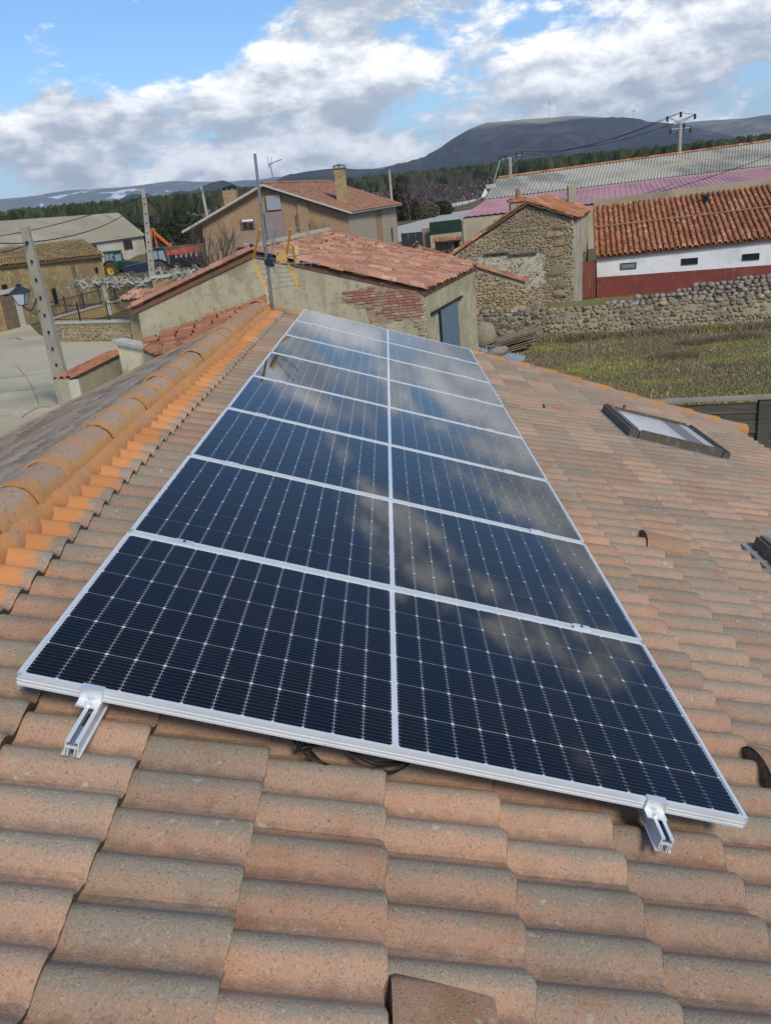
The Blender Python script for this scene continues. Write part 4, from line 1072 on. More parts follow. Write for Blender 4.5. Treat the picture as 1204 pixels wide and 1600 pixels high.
b = MB(); q = wn_ * (dep + .05); b.add([WL + q, WE + q, WE + q + wn_ * .3, WL + q + wn_ * .3, WL + q + zm * (RH + .5), WE + q + zm * (RH + .5 + HX), WE + q + wn_ * .3 + zm * (RH + .5 + HX), WL + q + wn_ * .3 + zm * (RH + .5)], [(0, 1, 5, 4), (1, 2, 6, 5), (2, 3, 7, 6), (3, 0, 4, 7), (4, 5, 6, 7)]); b.build('parapet', M['pinkwall'], t)
vp_ = Vector((19.164, 48.600, 4.094))
b = MB(); b.tube([(vp_.x, vp_.y, vp_.z - .3), (vp_.x, vp_.y, vp_.z + .42)], [.16, .14], 8); ch = b.build('vent_chimney', M['black_iron'], t)
b = MB(); b.tube([(vp_.x, vp_.y, vp_.z + .42), (vp_.x, vp_.y, vp_.z + .55)], [.24, .20], 8); b.build('vent_cap', M['black_iron'], ch)
settle(t)
# red sheet gate in the gap
ga, gb = Vector((10.985, 44.900, 0.088)), Vector((12.040, 44.800, 0.002)); ga.z = gb.z = 0
t = thing('red_gate', 'tall rusty red metal gate between the ruin and the white barn', 'gate', loc=tuple(ga))
n = 9; gd = (gb - ga)
M['red_gate'] = material('rusty_red_boards', (.225, .07, .05), rough=.85, rand=.25, layers=[(1.4, (.33, .20, .15), .55, .72, 5, (3, 3, .4))])
for i in range(n):
    b = MB(); b.prism([ga + gd * (i / n) + Vector((.01, 0, .05)), ga + gd * ((i + .93) / n) + Vector((0, 0, .05)), ga + gd * ((i + .93) / n) + Vector((0, .04, .05)), ga + gd * (i / n) + Vector((.01, .04, .05))], (0, 0, 1.93 + R.uniform(-.015, .015))); b.build('board', M['red_gate'], t)
b = MB()
for z in (.4, 1.6): b.prism([ga + Vector((0, .042, z)), gb + Vector((0, .042, z)), gb + Vector((0, .08, z)), ga + Vector((0, .08, z))], (0, 0, .09))
b.build('gate_rail', M['red_gate'], t); settle(t)

# ================================================================ warehouse with pink sheet roof and grey corrugated roof
t = thing('warehouse', 'long warehouse with pink metal lean-to and weathered grey corrugated roof', 'warehouse', loc=(25, 80, 0))
pL, pR = Vector((7.111, 72.000, 3.910)), Vector((35.785, 72.000, 3.457))
pR = Vector((44, 86, 3.7))
tL, tR = Vector((9.967, 78.000, 4.901)), Vector((43.430, 93.000, 5.153))
M['pink'] = material('faded_pink_sheet_metal', (.50, .25, .255), rough=.5, spec=.4, layers=[(.25, (.37, .20, .21), .45, .65)])
M['fibre'] = material('weathered_fibre_cement', (.44, .42, .34), rough=.95, spec=.1, layers=[(.12, (.25, .24, .20), .45, .62), (.5, (.39, .37, .31), .5, .68), (.9, (.28, .26, .21), .55, .7, 5, (3, .4, 1))])
def corr(name, eA, eB, rB, rA, n, amp, mt, w=.5, seg=6):
    eA, eB, rA, rB = map(Vector, (eA, eB, rA, rB)); b = MB()
    nr = (eB - eA).cross(rA - eA).normalized(); nr = nr if nr.z > 0 else -nr
    def f(s, q):
        k = math.sin(s * n * 2 * math.pi)
        return eA.lerp(eB, s).lerp(rA.lerp(rB, s), q) + nr * (amp * (k if w == .5 else (1 if k > w else 0)))
    b.grid(f, n * seg, 3)
    return b.build(name, mt, t)
corr('pink_roof', pL, pR, tR, tL, 62, .06, M['pink'], w=.9, seg=10)
gL, gR, kL, kR = Vector((9.998, 78.200, 5.058)), Vector((46.327, 95.000, 5.449)), Vector((12.455, 88.000, 6.691)), Vector((50.766, 105.000, 8.004))
corr('grey_roof', gL, gR, kR, kL, 100, .045, M['fibre'], seg=6)
hull(([(pL.x + .3, pL.y + .3, 0), (pL.x + .3, pL.y + .3, pL.z - .1), (pR.x, pR.y + .3, pR.z - .1), (pR.x, pR.y + .3, 0)], [(tL.x + .3, tL.y, 0), (tL.x + .3, tL.y, tL.z - .15), (tR.x, tR.y, tR.z - .15), (tR.x, tR.y, 0)]), 'lean_to_wall', M['pinkwall'], t)
hull(([(gL.x + .2, gL.y + .3, 0), (gL.x + .2, gL.y + .3, gL.z - .15), (kL.x + .2, kL.y, kL.z - .2), (kL.x + 1, kL.y + 8, 4.5), (kL.x + 1, kL.y + 8, 0)], [(gR.x, gR.y + .3, 0), (gR.x, gR.y + .3, gR.z - .15), (kR.x, kR.y, kR.z - .2), (kR.x, kR.y + 8, 4.5), (kR.x, kR.y + 8, 0)]), 'wall', M['pinkwall'], t)
b = MB(); b.prism([gL + Vector((0, 0, -.05)), gR + Vector((0, 0, -.05)), gR + Vector((0, 0, -.45)), gL + Vector((0, 0, -.30))], (0, .2, 0)); b.build('eave_band', material('pinkish_band', (.42, .30, .27), rough=.9), t)
tile_row(t, kL + Vector((0, 0, .05)), kR + Vector((0, 0, .05)), .16, M['tile_orange'], L=.5, name='ridge_tile', part=False)
for x_, y_ in ((757, 312), (777, 279)): pass
b = MB(); b.prism([gL + Vector((-.15, 0, -.05)), gL + Vector((.1, 0, .12)), kL + Vector((.1, 0, .12)), kL + Vector((-.15, 0, -.05))], (0, .12, 0)); b.build('rake_board', M['pinkwall'], t)
b = MB(); q = gL.lerp(kL, .52); b.box(q + Vector((-.1, 0, .15)), (.9, .4, .35)); b.build('vent_box', M['pale_stone'], t)
# small yellowish gable cap and alarm box
for px_, py_ in ((758, 300), ):
    pass
settle(t)

# ================================================================ brick house in the middle distance
hA, hL, hR = Vector((-11.456, 91.200, 8.457)), Vector((-20.535, 91.200, 4.623)), Vector((-2.508, 91.200, 4.871))
hRF, hEF = Vector((-5.589, 116.354, 8.470)), Vector((4.287, 109.350, 4.860))
dv = hRF - hA; dv.z = 0; hRF = hA + dv; hEF = hR + dv
hLF = hL + dv
M['brickwork'] = material('buff_brickwork', (.38, .25, .14), rough=.95, layers=[(2, (.30, .19, .11), .45, .65, 4, (.35, .35, 8)), (.6, (.40, .28, .17), .5, .7), (6, (.28, .18, .10), .52, .7, 3, (.5, .5, 7))])
M['pale_render'] = material('beige_render', (.40, .335, .25), rough=.95, layers=[(.5, (.36, .30, .22), .5, .7)])
M['house_tile'] = material('brown_red_tile', (.37, .195, .12), rough=.95, rand=.2, layers=[(.35, (.40, .20, .12), .45, .65, 4, (1, 1, 3)), (1.5, (.24, .12, .085), .52, .7)])
t = thing('brick_house', 'large buff brick house with wide low gable, balcony and two brick chimneys', 'house', loc=(-8, 96, 0))
iL, iR = hL + Vector((2.0, .9, .62)), hR + Vector((-.45, .9, -.2)); iA = hA + Vector((0, .9, -.35))
bR = hEF + Vector((-1.0, .2, -.25))
hull(([(iL.x, iL.y, 0), tuple(iL), tuple(iA), tuple(iR), (iR.x, iR.y, 0)], [(iL.x + dv.x, iL.y + dv.y, 0), tuple(iL + dv), tuple(hRF + Vector((0, -.3, -.35))), tuple(bR), (bR.x, bR.y, 0)]), 'wall', M['brickwork'], t)
b = MB(); p, q_ = Vector((iR.x + .02, iR.y, 0)), Vector((bR.x + .02, bR.y, 0)); sx_ = (q_ - p).normalized(); nx = Vector((sx_.y, -sx_.x, 0))
for s0, s1, mt_ in ((0.0, .50, 'pale_render'), (.64, 1.0, 'pale_render')):
    bb = MB(); bb.prism([p + (q_ - p) * s0, p + (q_ - p) * s1, p + (q_ - p) * s1 + nx * .06, p + (q_ - p) * s0 + nx * .06], (0, 0, iR.z - .05)); bb.build('render_panel', M[mt_], t)
# roof slopes with rows of tiles
def slope(name, eA, eB, rB, rA, n, mt):
    eA, eB, rA, rB = map(Vector, (eA, eB, rA, rB)); nr = (eB - eA).cross(rA - eA).normalized(); nr = nr if nr.z > 0 else -nr
    b = MB(); b.prism([eA - nr * .1, eB - nr * .1, rB - nr * .1, rA - nr * .1], nr * -.14); b.build('roof_edge', M['pale_stone'], t)
    rest = MB(); rr = random.Random(n); m_ = int((eB - eA).length / .55)
    for j in range(n):
        q0, q1 = j / n, (j + 1.15) / n
        for i in range(m_):
            s0, s1 = i / m_, (i + .97) / m_; l = rr.uniform(0, .03)
            P = [eA.lerp(rA, q0).lerp(eB.lerp(rB, q0), s0), eA.lerp(rA, q0).lerp(eB.lerp(rB, q0), s1), eA.lerp(rA, q1).lerp(eB.lerp(rB, q1), s1), eA.lerp(rA, q1).lerp(eB.lerp(rB, q1), s0)]
            m0 = (P[0] + P[1]) / 2 + nr * .07; m1 = (P[3] + P[2]) / 2 + nr * .05
            rest.add([P[0] + nr * l, m0 + nr * l, P[1] + nr * l, P[2] - nr * .03, m1 - nr * .03, P[3] - nr * .03], [(0, 1, 4, 5), (1, 2, 3, 4)])
    rest.build(name, mt, t, kind='stuff')
slope('roof_tile', hR, hEF, hRF, hA, 26, M['house_tile'])
slope('roof_tile', hLF, hL, hA, hRF, 26, M['house_tile'])
for (a, c) in ((hA, hL), (hA, hR)):
    b = MB(); b.prism([a + Vector((0, -.05, -.22)), c + Vector((0, -.05, -.22)), c + Vector((0, -.05, -.02)), a + Vector((0, -.05, -.02))], (0, .14, 0)); b.build('bargeboard', M['pale_stone'], t)
tile_row(t, hA + Vector((0, 0, .05)), hRF + Vector((0, 0, .05)), .14, M['house_tile'], L=.5, name='ridge_tile', part=False)
def fbox(t, name, px0, px1, Yp, dy, mt):
    b = MB(); b.box2((px0[0], Yp - dy, px0[2]), (px1[0], Yp, px1[2])); return b.build(name, mt, t)
Yw = 92.08
# window with shutter
wf = fbox(t, 'window', (-14.393, 92.000, 4.152), (-12.933, 92.000, 5.179), Yw, .12, M['wood'])
fbox(wf, 'shutter', (-14.191, 91.900, 4.912), (-12.995, 91.900, 5.123), Yw - .12, .03, M['white_wash'])
fbox(wf, 'pane', (-14.163, 91.900, 4.199), (-13.655, 91.900, 4.830), Yw - .12, .02, M['glass']); fbox(wf, 'pane', (-13.554, 91.900, 4.143), (-13.081, 91.900, 4.777), Yw - .12, .02, M['glass'])
wf = fbox(t, 'balcony_door', (-8.503, 92.000, 3.542), (-7.545, 92.000, 5.129), Yw, .12, M['wood'])
fbox(wf, 'pane', (-8.213, 91.900, 3.584), (-7.628, 91.900, 4.947), Yw - .12, .02, M['glass'])
M['flue'] = material('grey_metal_flue', (.36, .38, .40), rough=.5, metal=.3, layers=[(.8, (.30, .31, .33), .5, .7)])
M['mauve'] = material('mauve_flashing_board', (.27, .21, .20), rough=.8, layers=[(1, (.32, .26, .25), .5, .7)])
fbox(t, 'flue_panel', (-11.340, 92.000, 5.800), (-9.846, 92.000, 7.248), Yw, .35, M['flue']); fbox(t, 'flue_board', (-11.698, 92.000, 2.336), (-9.797, 92.000, 5.625), Yw, .30, M['mauve'])
fbox(t, 'wall_pier', (-8.182, 92.000, 1.220), (-7.058, 92.000, 6.294), Yw, .2, M['brickwork'])
# balcony
b0, b1 = Vector((-14.966, 90.600, 3.812)), Vector((-7.243, 90.600, 3.864)); b1.z = b0.z
b = MB(); b.box2((b0.x, 90.5, b0.z - 1.35), (b1.x, 92.05, b0.z - 1.1)); b.build('balcony_slab', M['mauve'], t)
b = MB(); b.box2((b0.x, 90.55, b0.z - .03), (b1.x, 90.61, b0.z + .03)); b.box2((b0.x, 90.56, b0.z - 1.0), (b1.x, 90.60, b0.z - .96))
k = int((b1.x - b0.x) / .22)
for i in range(k + 1):
    x = b0.x + (b1.x - b0.x) * i / k; b.box2((x - .015, 90.565, b0.z - 1.1), (x + .015, 90.595, b0.z))
b.build('balcony_railing', M['steel_grey'], t)
fbox(t, 'chair', (-14.227, 90.900, 2.307), (-13.677, 90.900, 2.775), 91.2, .4, M['white_wash'])
# ground floor side window
b = MB(); c = p + (q_ - p) * .84 + Vector((0, 0, 1.3)); b.box(c + nx * .08, (.9, .08, 1.7), (sx_, nx, Vector((0, 0, 1)))); wf = b.build('window', M['wood'], t)
b = MB(); b.box(c + nx * .125, (.6, .02, 1.4), (sx_, nx, Vector((0, 0, 1)))); b.build('pane', M['glass'], wf)
M['chim'] = material('ochre_brick_chimney', (.37, .27, .13), rough=.95, layers=[(2.5, (.24, .18, .10), .45, .62), (7, (.43, .33, .19), .5, .7)])
for cx, ytop, ybot, wpx in ((530, 263, 306, 17), (358, 296, 318, 20)):
    pass
c1t, c1b = Vector((-3.610, 97.500, 9.304)), Vector((-3.707, 97.500, 6.537))
b = MB(); b.box2((c1t.x - .62, 97, c1b.z - .8), (c1t.x + .62, 98, c1t.z)); ch = b.build('chimney', M['chim'], t)
b = MB(); b.box2((c1t.x - .75, 96.9, c1t.z), (c1t.x + .75, 98.1, c1t.z + .12))
for sx2 in (-.55, 0, .55): b.box2((c1t.x + sx2 - .05, 97.0, c1t.z + .12), (c1t.x + sx2 + .05, 97.9, c1t.z + .3))
b.prism([(c1t.x - .8, 96.9, c1t.z + .3), (c1t.x + .8, 96.9, c1t.z + .3), (c1t.x, 96.9, c1t.z + .5)], (0, 1.2, 0)); b.build('chimney_cap', M['slab'], ch)
c2t, c2b = Vector((-15.761, 96.500, 8.249)), Vector((-15.860, 96.500, 6.735))
b = MB(); b.box2((c2t.x - .75, 96, c2b.z - .8), (c2t.x + .75, 97, c2t.z)); ch = b.build('chimney', M['chim'], t)
b = MB(); b.box2((c2t.x - .8, 95.9, c2t.z + .2), (c2t.x + .8, 97.1, c2t.z + .28))
for sx2 in (-.6, 0, .6): b.box2((c2t.x + sx2 - .05, 96.0, c2t.z), (c2t.x + sx2 + .05, 96.9, c2t.z + .2))
b.prism([(c2t.x - .8, 95.9, c2t.z + .28), (c2t.x + .8, 95.9, c2t.z + .28), (c2t.x + .5, 95.9, c2t.z + .5)], (0, 1.2, 0)); b.build('chimney_cap', M['black_iron'], ch)
# roof aerial
ra = Vector((-10.234, 94.500, 8.568))
settle(t)
t = thing('roof_aerial', 'thin television aerial standing on the brick house ridge', 'aerial', loc=tuple(ra))
at_ = Vector((-10.768, 94.500, 10.651))
b = MB(); b.tube([(ra.x - .3, 94.5, ra.z - .4), (at_.x, 94.5, at_.z - .2)], .06, 6); b.build('mast', M['steel_grey'], t)
b = MB(); a2 = Vector((-9.455, 94.500, 10.718)); b.tube([(at_.x - .2, 94.5, at_.z - .3), tuple(a2)], .05, 5)
for i in range(7):
    c = Vector((at_.x - .2, 94.5, at_.z - .3)).lerp(a2, i / 6); b.tube([c + Vector((0, -.3, 0)), c + Vector((0, .3, 0))], .02, 4)
b.tube([(at_.x - .15, 94.5, at_.z - .7), (at_.x - .15, 94.5, at_.z + .5)], .03, 4); b.tube([(at_.x + .2, 94.5, at_.z - .5), (at_.x + .2, 94.5, at_.z + .4)], .03, 4)
b.build('boom', M['steel_grey'], t); settle(t)

# ================================================================ barns on the left
t = thing('long_white_barn', 'long white walled barn with faded tan grey roof and two small dark windows', 'barn', loc=(-34, 97, 0))
a, c = Vector((-38.818, 88.000, 4.124)), Vector((-29.904, 110.000, 4.341))
a = a + (a - c) * .35
rl, rrt = Vector((-42.354, 98.000, 7.331)), Vector((-35.047, 118.000, 7.101)); rl = rl + (rl - rrt) * .35
M['tanroof'] = material('tan_grey_sheet_roof', (.33, .295, .19), rough=.95, layers=[(.08, (.40, .37, .27), .45, .62), (.3, (.26, .235, .16), .5, .68), (1, (.36, .32, .22), .5, .7, 4, (3, .4, 1))])
cl = lambda p_: (p_.x, p_.y, 0)
hull(([cl(a), tuple(a), tuple(c), cl(c)], [(rl.x, rl.y, 0), tuple(rl + Vector((0, 0, -.25))), tuple(rrt + Vector((0, 0, -.25))), (rrt.x + 1, rrt.y, 0)]), 'wall', M['off_white'], t)
far_e = c + Vector((-4, 9, .0)); a_up = Vector((0, 0, .12)); far_a = rl + (rl - a); far_a.z = a.z
b = MB(); b.prism([a + a_up + Vector((0, -.3, -.1)), c + a_up + Vector((.3, -.3, -.1)), rrt + a_up + Vector((.2, 0, 0)), rl + a_up], (0, 0, -.12)); b.build('roof', M['tanroof'], t)
b = MB(); b.prism([c + a_up + Vector((.3, -.3, -.1)), Vector((c.x - 3.2, c.y + 12, c.z - .2)), rrt + a_up + Vector((.2, 0, 0))], (0, 0, -.12)); b.build('hip_roof', M['tanroof'], t)
b = MB(); b.prism([a + Vector((0, -.32, -.02)), c + Vector((.3, -.32, -.02)), c + Vector((.3, -.32, -.16)), a + Vector((0, -.32, -.16))], (0, .1, 0)); b.build('gutter', M['pale_stone'], t)
hull(([cl(c), tuple(c), (c.x + .02, c.y + .02, c.z), (c.x + .02, c.y + .02, 0)], [(c.x - 3.6, c.y + 12, 0), (c.x - 3.6, c.y + 12, c.z - .3), (rrt.x + .3, rrt.y + 1, rrt.z - .5), (rrt.x, rrt.y, 0)]), 'end_wall', M['off_white'], t)
wdv = (c - a); wdv.z = 0; L_ = wdv.length; wdv.normalize(); wnv = Vector((wdv.y, -wdv.x, 0))
for (px_, w) in (((-34.202, 101.000, 4.706), 1.9), ((-31.278, 107.000, 4.600), 1.7)):
    s = (Vector(px_) - a).dot(wdv); cc = a.lerp(c, s / L_) + Vector((0, 0, -.95))
    b = MB(); b.box(cc + wnv * .04, (w, .08, 1.15), (wdv, wnv, Vector((0, 0, 1)))); wf = b.build('window', M['wood'], t)
    for q in (-.33, 0, .33):
        b = MB(); b.box(cc + wdv * q * w * .9 + wnv * .09, (w * .26, .02, .95), (wdv, wnv, Vector((0, 0, 1)))); b.build('pane', M['glass'], wf)
settle(t)

t = thing('old_stone_barn', 'old ochre rubble barn with mossy ochre tile roof and small dark openings', 'barn', loc=(-28, 68, 0))
a, c = Vector((-25.274, 57.000, 4.094)), Vector((-22.241, 69.000, 3.751)); a = a + (a - c) * .4
rl, rrt = Vector((-27.643, 63.000, 5.069)), Vector((-25.972, 76.000, 4.878)); rl = rl + (rl - rrt) * .4
M['ochre_wall'] = material('ochre_rubble_plaster', (.40, .29, .13), rough=1, spec=.05, layers=[(.35, (.30, .22, .12), .42, .60), (1.6, (.46, .35, .17), .5, .66), (4, (.24, .17, .10), .56, .68)], bump=[(4, .8, .08), (12, .6, .03)])
hull(([cl(a), tuple(a), tuple(c), cl(c)], [(rl.x, rl.y, 0), tuple(rl + Vector((0, 0, -.25))), tuple(rrt + Vector((0, 0, -.25))), (rrt.x, rrt.y, 0)]), 'wall', M['ochre_wall'], t)
barrel_roof(t, a + a_up + Vector((0, -.3, -.05)), c + a_up + Vector((.3, -.3, -.05)), rrt + a_up, rl + a_up, .36, .42, M['tile_ochre'], M['pan_ochre'], 0, jit=.04, r=.13)
b = MB(); b.prism([c + a_up + Vector((.3, -.3, -.15)), Vector((c.x - 3.2, c.y + 8, c.z - .1)), rrt + a_up + Vector((0, 0, -.05))], (0, 0, -.12)); b.build('end_roof', M['tile_ochre'], t)
hull(([cl(c), tuple(c), (c.x + .02, c.y + .02, c.z), (c.x + .02, c.y + .02, 0)], [(c.x - 3.3, c.y + 8, 0), (c.x - 3.3, c.y + 8, c.z - .2), (rrt.x, rrt.y, rrt.z - .3), (rrt.x, rrt.y, 0)]), 'end_wall', M['ochre_wall'], t)
wdv = (c - a); L_ = Vector((wdv.x, wdv.y, 0)).length; wdv.z = 0; wdv.normalize(); wnv = Vector((wdv.y, -wdv.x, 0))
def wallp(px): s = (Vector(px) - a).dot(wdv) ; return a.lerp(c, s / L_)
for (px_, z, w, h) in (((-23.874, 62.000, 2.278), 1.35, .45, 1.1), ((-22.818, 68.000, 2.980), 2.6, .35, .4), ((-24.344, 61.000, 3.685), 2.9, .2, .9), ((-25.478, 57.000, 3.481), 2.4, .5, .8)):
    cc = wallp(px_); cc.z = z + .15
    b = MB(); b.box(cc + wnv * .02, (w + .12, .06, h + .12), (wdv, wnv, Vector((0, 0, 1)))); wf = b.build('window', M['wood'], t)
    b = MB(); b.box(cc + wnv * .055, (w, .02, h), (wdv, wnv, Vector((0, 0, 1)))); b.build('opening', M['dark'], wf)
cc = wallp((-25.705, 57.000, 1.577)); b = MB(); b.box(Vector((cc.x, cc.y, 1.1)) + wnv * .05, (1.3, .10, 2.2), (wdv, wnv, Vector((0, 0, 1)))); dd_ = b.build('door', M['wood'], t)
b = MB(); b.box(Vector((cc.x, cc.y, 1.2)) + wnv * .02 + wdv * 1.0, (.6, .12, 2.4), (wdv, wnv, Vector((0, 0, 1)))); b.box(Vector((cc.x, cc.y, 2.5)) + wnv * .04 + wdv * .1, (2.6, .12, .3), (wdv, wnv, Vector((0, 0, 1)))); b.build('stone_surround', M['pale_stone'], t)
cc = wallp((-23.240, 65.000, 2.927)); b = MB(); b.box(Vector((cc.x, cc.y, 1.8)) + wnv * .03, (.5, .04, 3.4), (wdv, wnv, Vector((0, 0, 1)))); b.build('wall_stain', material('dark_damp_pier', (.17, .14, .09), rough=1, layers=[(2, (.25, .2, .12), .45, .65)]), t)
settle(t)

# ================================================================ plank fence beyond the eave on the right
M['fence_wood'] = material('grey_green_fence_board', (.105, .098, .072), rough=.9, rand=.15, layers=[(1.2, (.075, .07, .055), .45, .65, 5, (.6, .6, 8)), (3, (.15, .14, .10), .55, .72, 5, (.5, .5, 8))])
M['fence_cap'] = material('pale_fence_rail', (.30, .29, .22), rough=.9, layers=[(3, (.24, .23, .17), .45, .65)])
f0, f1 = Vector((6.501, 15.158, 1.800)), Vector((8.546, 14.755, 1.800))
fd = (f1 - f0); fd.z = 0; fd.normalize(); f0 = f0 - fd * .6; fn = Vector((-fd.y, fd.x, 0))
t = thing('board_fence', 'dark weathered horizontal board fence with pale top rail at the edge of the meadow', 'fence', loc=(f0.x, f0.y, 0))
up = Vector((0, 0, 1))
post_s = (Vector((8.298, 14.685, 1.600)) - f0).dot(fd)
for k in range(-1, 5):
    s = post_s + (k) * 2.3
    if s < 0: continue
    b = MB(); b.prism([f0 + fd * s - fn * .06, f0 + fd * (s + .22) - fn * .06, f0 + fd * (s + .22) + fn * .10, f0 + fd * s + fn * .10][:], -up * 1.78); b.build('post', M['fence_wood'], t)
Lf = post_s + 3 * 2.3
for i in range(8):
    z1 = 1.72 - i * .215
    segs = [0] + [post_s + k * 2.3 + .11 for k in range(-1, 4) if post_s + k * 2.3 > .2] + [Lf]
    for s0, s1 in zip(segs, segs[1:]):
        b = MB(); o = f0 - up * (1.8 - z1) + fn * R.uniform(-.004, .004)
        b.prism([o + fd * (s0 + .005), o + fd * (s1 - .005), o + fd * (s1 - .005) - up * .20, o + fd * (s0 + .005) - up * .20][:], fn * .02 + fn * 0)
        b.prism([o + fd * (s0 + .005) + fn * .0 - up * .17, o + fd * (s1 - .005) - up * .17, o + fd * (s1 - .005) - up * .20 - fn * .02, o + fd * (s0 + .005) - up * .20 - fn * .02], fn * .012)
        b.build('board', M['fence_wood'], t)
b = MB(); b.prism([f0 - fn * .09 + fd * 0, f0 + fd * Lf - fn * .09, f0 + fd * Lf + fn * .14, f0 + fn * .14], up * .05); b.build('top_rail', M['fence_cap'], t)
settle(t)

# ================================================================ meadow grass
def blades(name, n, area, hlo, hhi, mt, seed, dens=None):
    rg = np.random.default_rng(seed)
    P = []
    while len(P) < n:
        x, y = area(rg)
        if dens and rg.random() > dens(x, y): continue
        P.append((x, y))
    P = np.array(P); a = rg.uniform(0, 6.28, n); h = rg.uniform(hlo, hhi, n); w = rg.uniform(.008, .02, n) * 1.3; ln = rg.normal(0, .4, (n, 2)) * h[:, None]
    v = np.zeros((n, 3, 3), np.float32)
    v[:, 0, 0] = P[:, 0] - np.cos(a) * w; v[:, 0, 1] = P[:, 1] - np.sin(a) * w
    v[:, 1, 0] = P[:, 0] + np.cos(a) * w; v[:, 1, 1] = P[:, 1] + np.sin(a) * w
    v[:, 2, 0] = P[:, 0] + ln[:, 0]; v[:, 2, 1] = P[:, 1] + ln[:, 1]; v[:, 2, 2] = h
    me = bpy.data.meshes.new(name); me.vertices.add(3 * n); me.loops.add(3 * n); me.polygons.add(n)
    me.vertices.foreach_set('co', v.ravel()); me.loops.foreach_set('vertex_index', np.arange(3 * n, dtype=np.int32))
    me.polygons.foreach_set('loop_start', np.arange(0, 3 * n, 3, dtype=np.int32)); me.polygons.foreach_set('loop_total', np.full(n, 3, dtype=np.int32))
    me.update(calc_edges=True); me.materials.append(mt)
    o = bpy.data.objects.new(name, me); COL.objects.link(o); o['kind'] = 'stuff'; return o
M['grass_green'] = material('meadow_grass', (.27, .25, .12), rough=.9, spec=.05, rand=.12, layers=[(.30, (.36, .34, .10), .46, .60, 4, (.5, 1.4, 1)), (.20, (.27, .20, .135), .46, .58, 4, (.5, 1.4, 1)), (.8, (.15, .18, .07), .58, .70)])
M['grass_dry'] = material('dry_grass', (.42, .35, .23), rough=.9, spec=.05, rand=.3)
def m_area(rg):
    y = rg.uniform(15.5, 34.5); x = rg.uniform(3.2 + .02 * y, 8 + (y - 15) * .62 + 6)
    return x, y
blades('grass', 230000, m_area, .02, .085, M['grass_green'], 1)
blades('dry_grass', 5000, m_area, .06, .18, M['grass_dry'], 2, dens=lambda x, y: max(.04, mn.noise(Vector((x * .5, y * .5, 3))) * 1.5))
blades('dry_grass', 3500, lambda rg: (rg.uniform(6.5, 14), rg.uniform(15.5, 20)), .15, .48, M['grass_dry'], 3, dens=lambda x, y: max(.02, mn.noise(Vector((x * .9, y * .9, 9))) * 1.8))
pW, qW = RW[1], RW[2]
blades('weeds', 9000, lambda rg: ((lambda s, o: (pW.x - 1.5 + (qW.x - pW.x + 6) * s + o * .1, pW.y + .2 + (qW.y - pW.y - 1.2) * s - abs(o)))(rg.uniform(0, 1), rg.normal(0, .35))), .08, .32, M['grass_green'], 4)
tb = blades('terrace_grass', 9000, lambda rg: (rg.uniform(9, 22), rg.uniform(35.5, 44)), .05, .22, M['grass_green'], 5)
# low brown brambles in the meadow
M['bramble'] = material('brown_bramble', (.13, .085, .06), rough=1, rand=.3)
for k, (px_, r_) in enumerate((((10.746, 27.717, 0.000), 1.0), ((12.262, 29.837, 0.000), .8), ((8.538, 32.661, 0.000), .9), ((13.914, 30.080, 0.000), 1.1))):
    c = Vector(px_); b = MB(); rr = random.Random(k)
    for i in range(260):
        an = rr.uniform(0, 6.28); d = r_ * math.sqrt(rr.random()); p = c + Vector((math.cos(an) * d, math.sin(an) * d * .5, 0)); q = p + Vector((rr.uniform(-.2, .2), rr.uniform(-.2, .2), rr.uniform(.1, .35)))
        s = Vector((.012, .004, 0)); b.add([p - s, p + s, q], [(0, 1, 2)])
    tag(b.build('bramble', M['bramble'], None), ['low brown bramble in the middle of the meadow', 'low brown bramble near the rubble wall, left of the cobble bank', 'small brown bramble at the foot of the rubble wall below the ruin', 'wide brown bramble at the wall foot near the right edge'][k], 'bramble')

# ================================================================ concrete poles, lamp, cables
def pole(px_b, ztop, wb, wt, name, label, cat='pole', steps=True, lean=(0, 0), holes=0):
    p = Vector(px_b); t = thing(name, label, cat, loc=tuple(p)); b = MB(); n = 12
    L = [(0, wb), (ztop * .5, (wb + wt) / 2), (ztop, wt)]
    vs = []
    for z, w in L:
        for sx3, sy3 in ((-1, -1), (1, -1), (1, 1), (-1, 1)):
            vs.append(p + Vector((sx3 * w / 2 + lean[0] * z, sy3 * w * .38 + lean[1] * z, z)))
    b.add(vs, [(i * 4 + k, i * 4 + (k + 1) % 4, i * 4 + 4 + (k + 1) % 4, i * 4 + 4 + k) for i in range(2) for k in range(4)] + [(8, 9, 10, 11)])
    b.build('shaft', M['concrete_pole'], t)
    if steps:
        for i in range(int(ztop / .62)):
            z = 1.0 + i * .62
            if z > ztop - .4: break
            w = wb + (wt - wb) * z / ztop
            b = MB(); b.box(p + Vector((lean[0] * z + w * .05, -w * .38 - .012 + lean[1] * z, z)), (.07, .03, .10)); b.build('step_hole', M['dark'], t)
    return t
pb1 = Vector((-11.743, 29.633, -0.000))
tp1 = Vector((-10.726, 27.000, 6.400))
tp = pole(tuple(pb1), 6.45, .52, .26, 'concrete_pole', 'nearest leaning concrete utility pole with step holes, left of the roof ridge', lean=((tp1.x - pb1.x) / 6.45 * .9, (27 - pb1.y) / 6.45 * .9))
def on_pole(z): return pb1 + Vector(((tp1.x - pb1.x) / 6.45 * .9 * z, (27 - pb1.y) / 6.45 * .9 * z, z))
settle(tp)
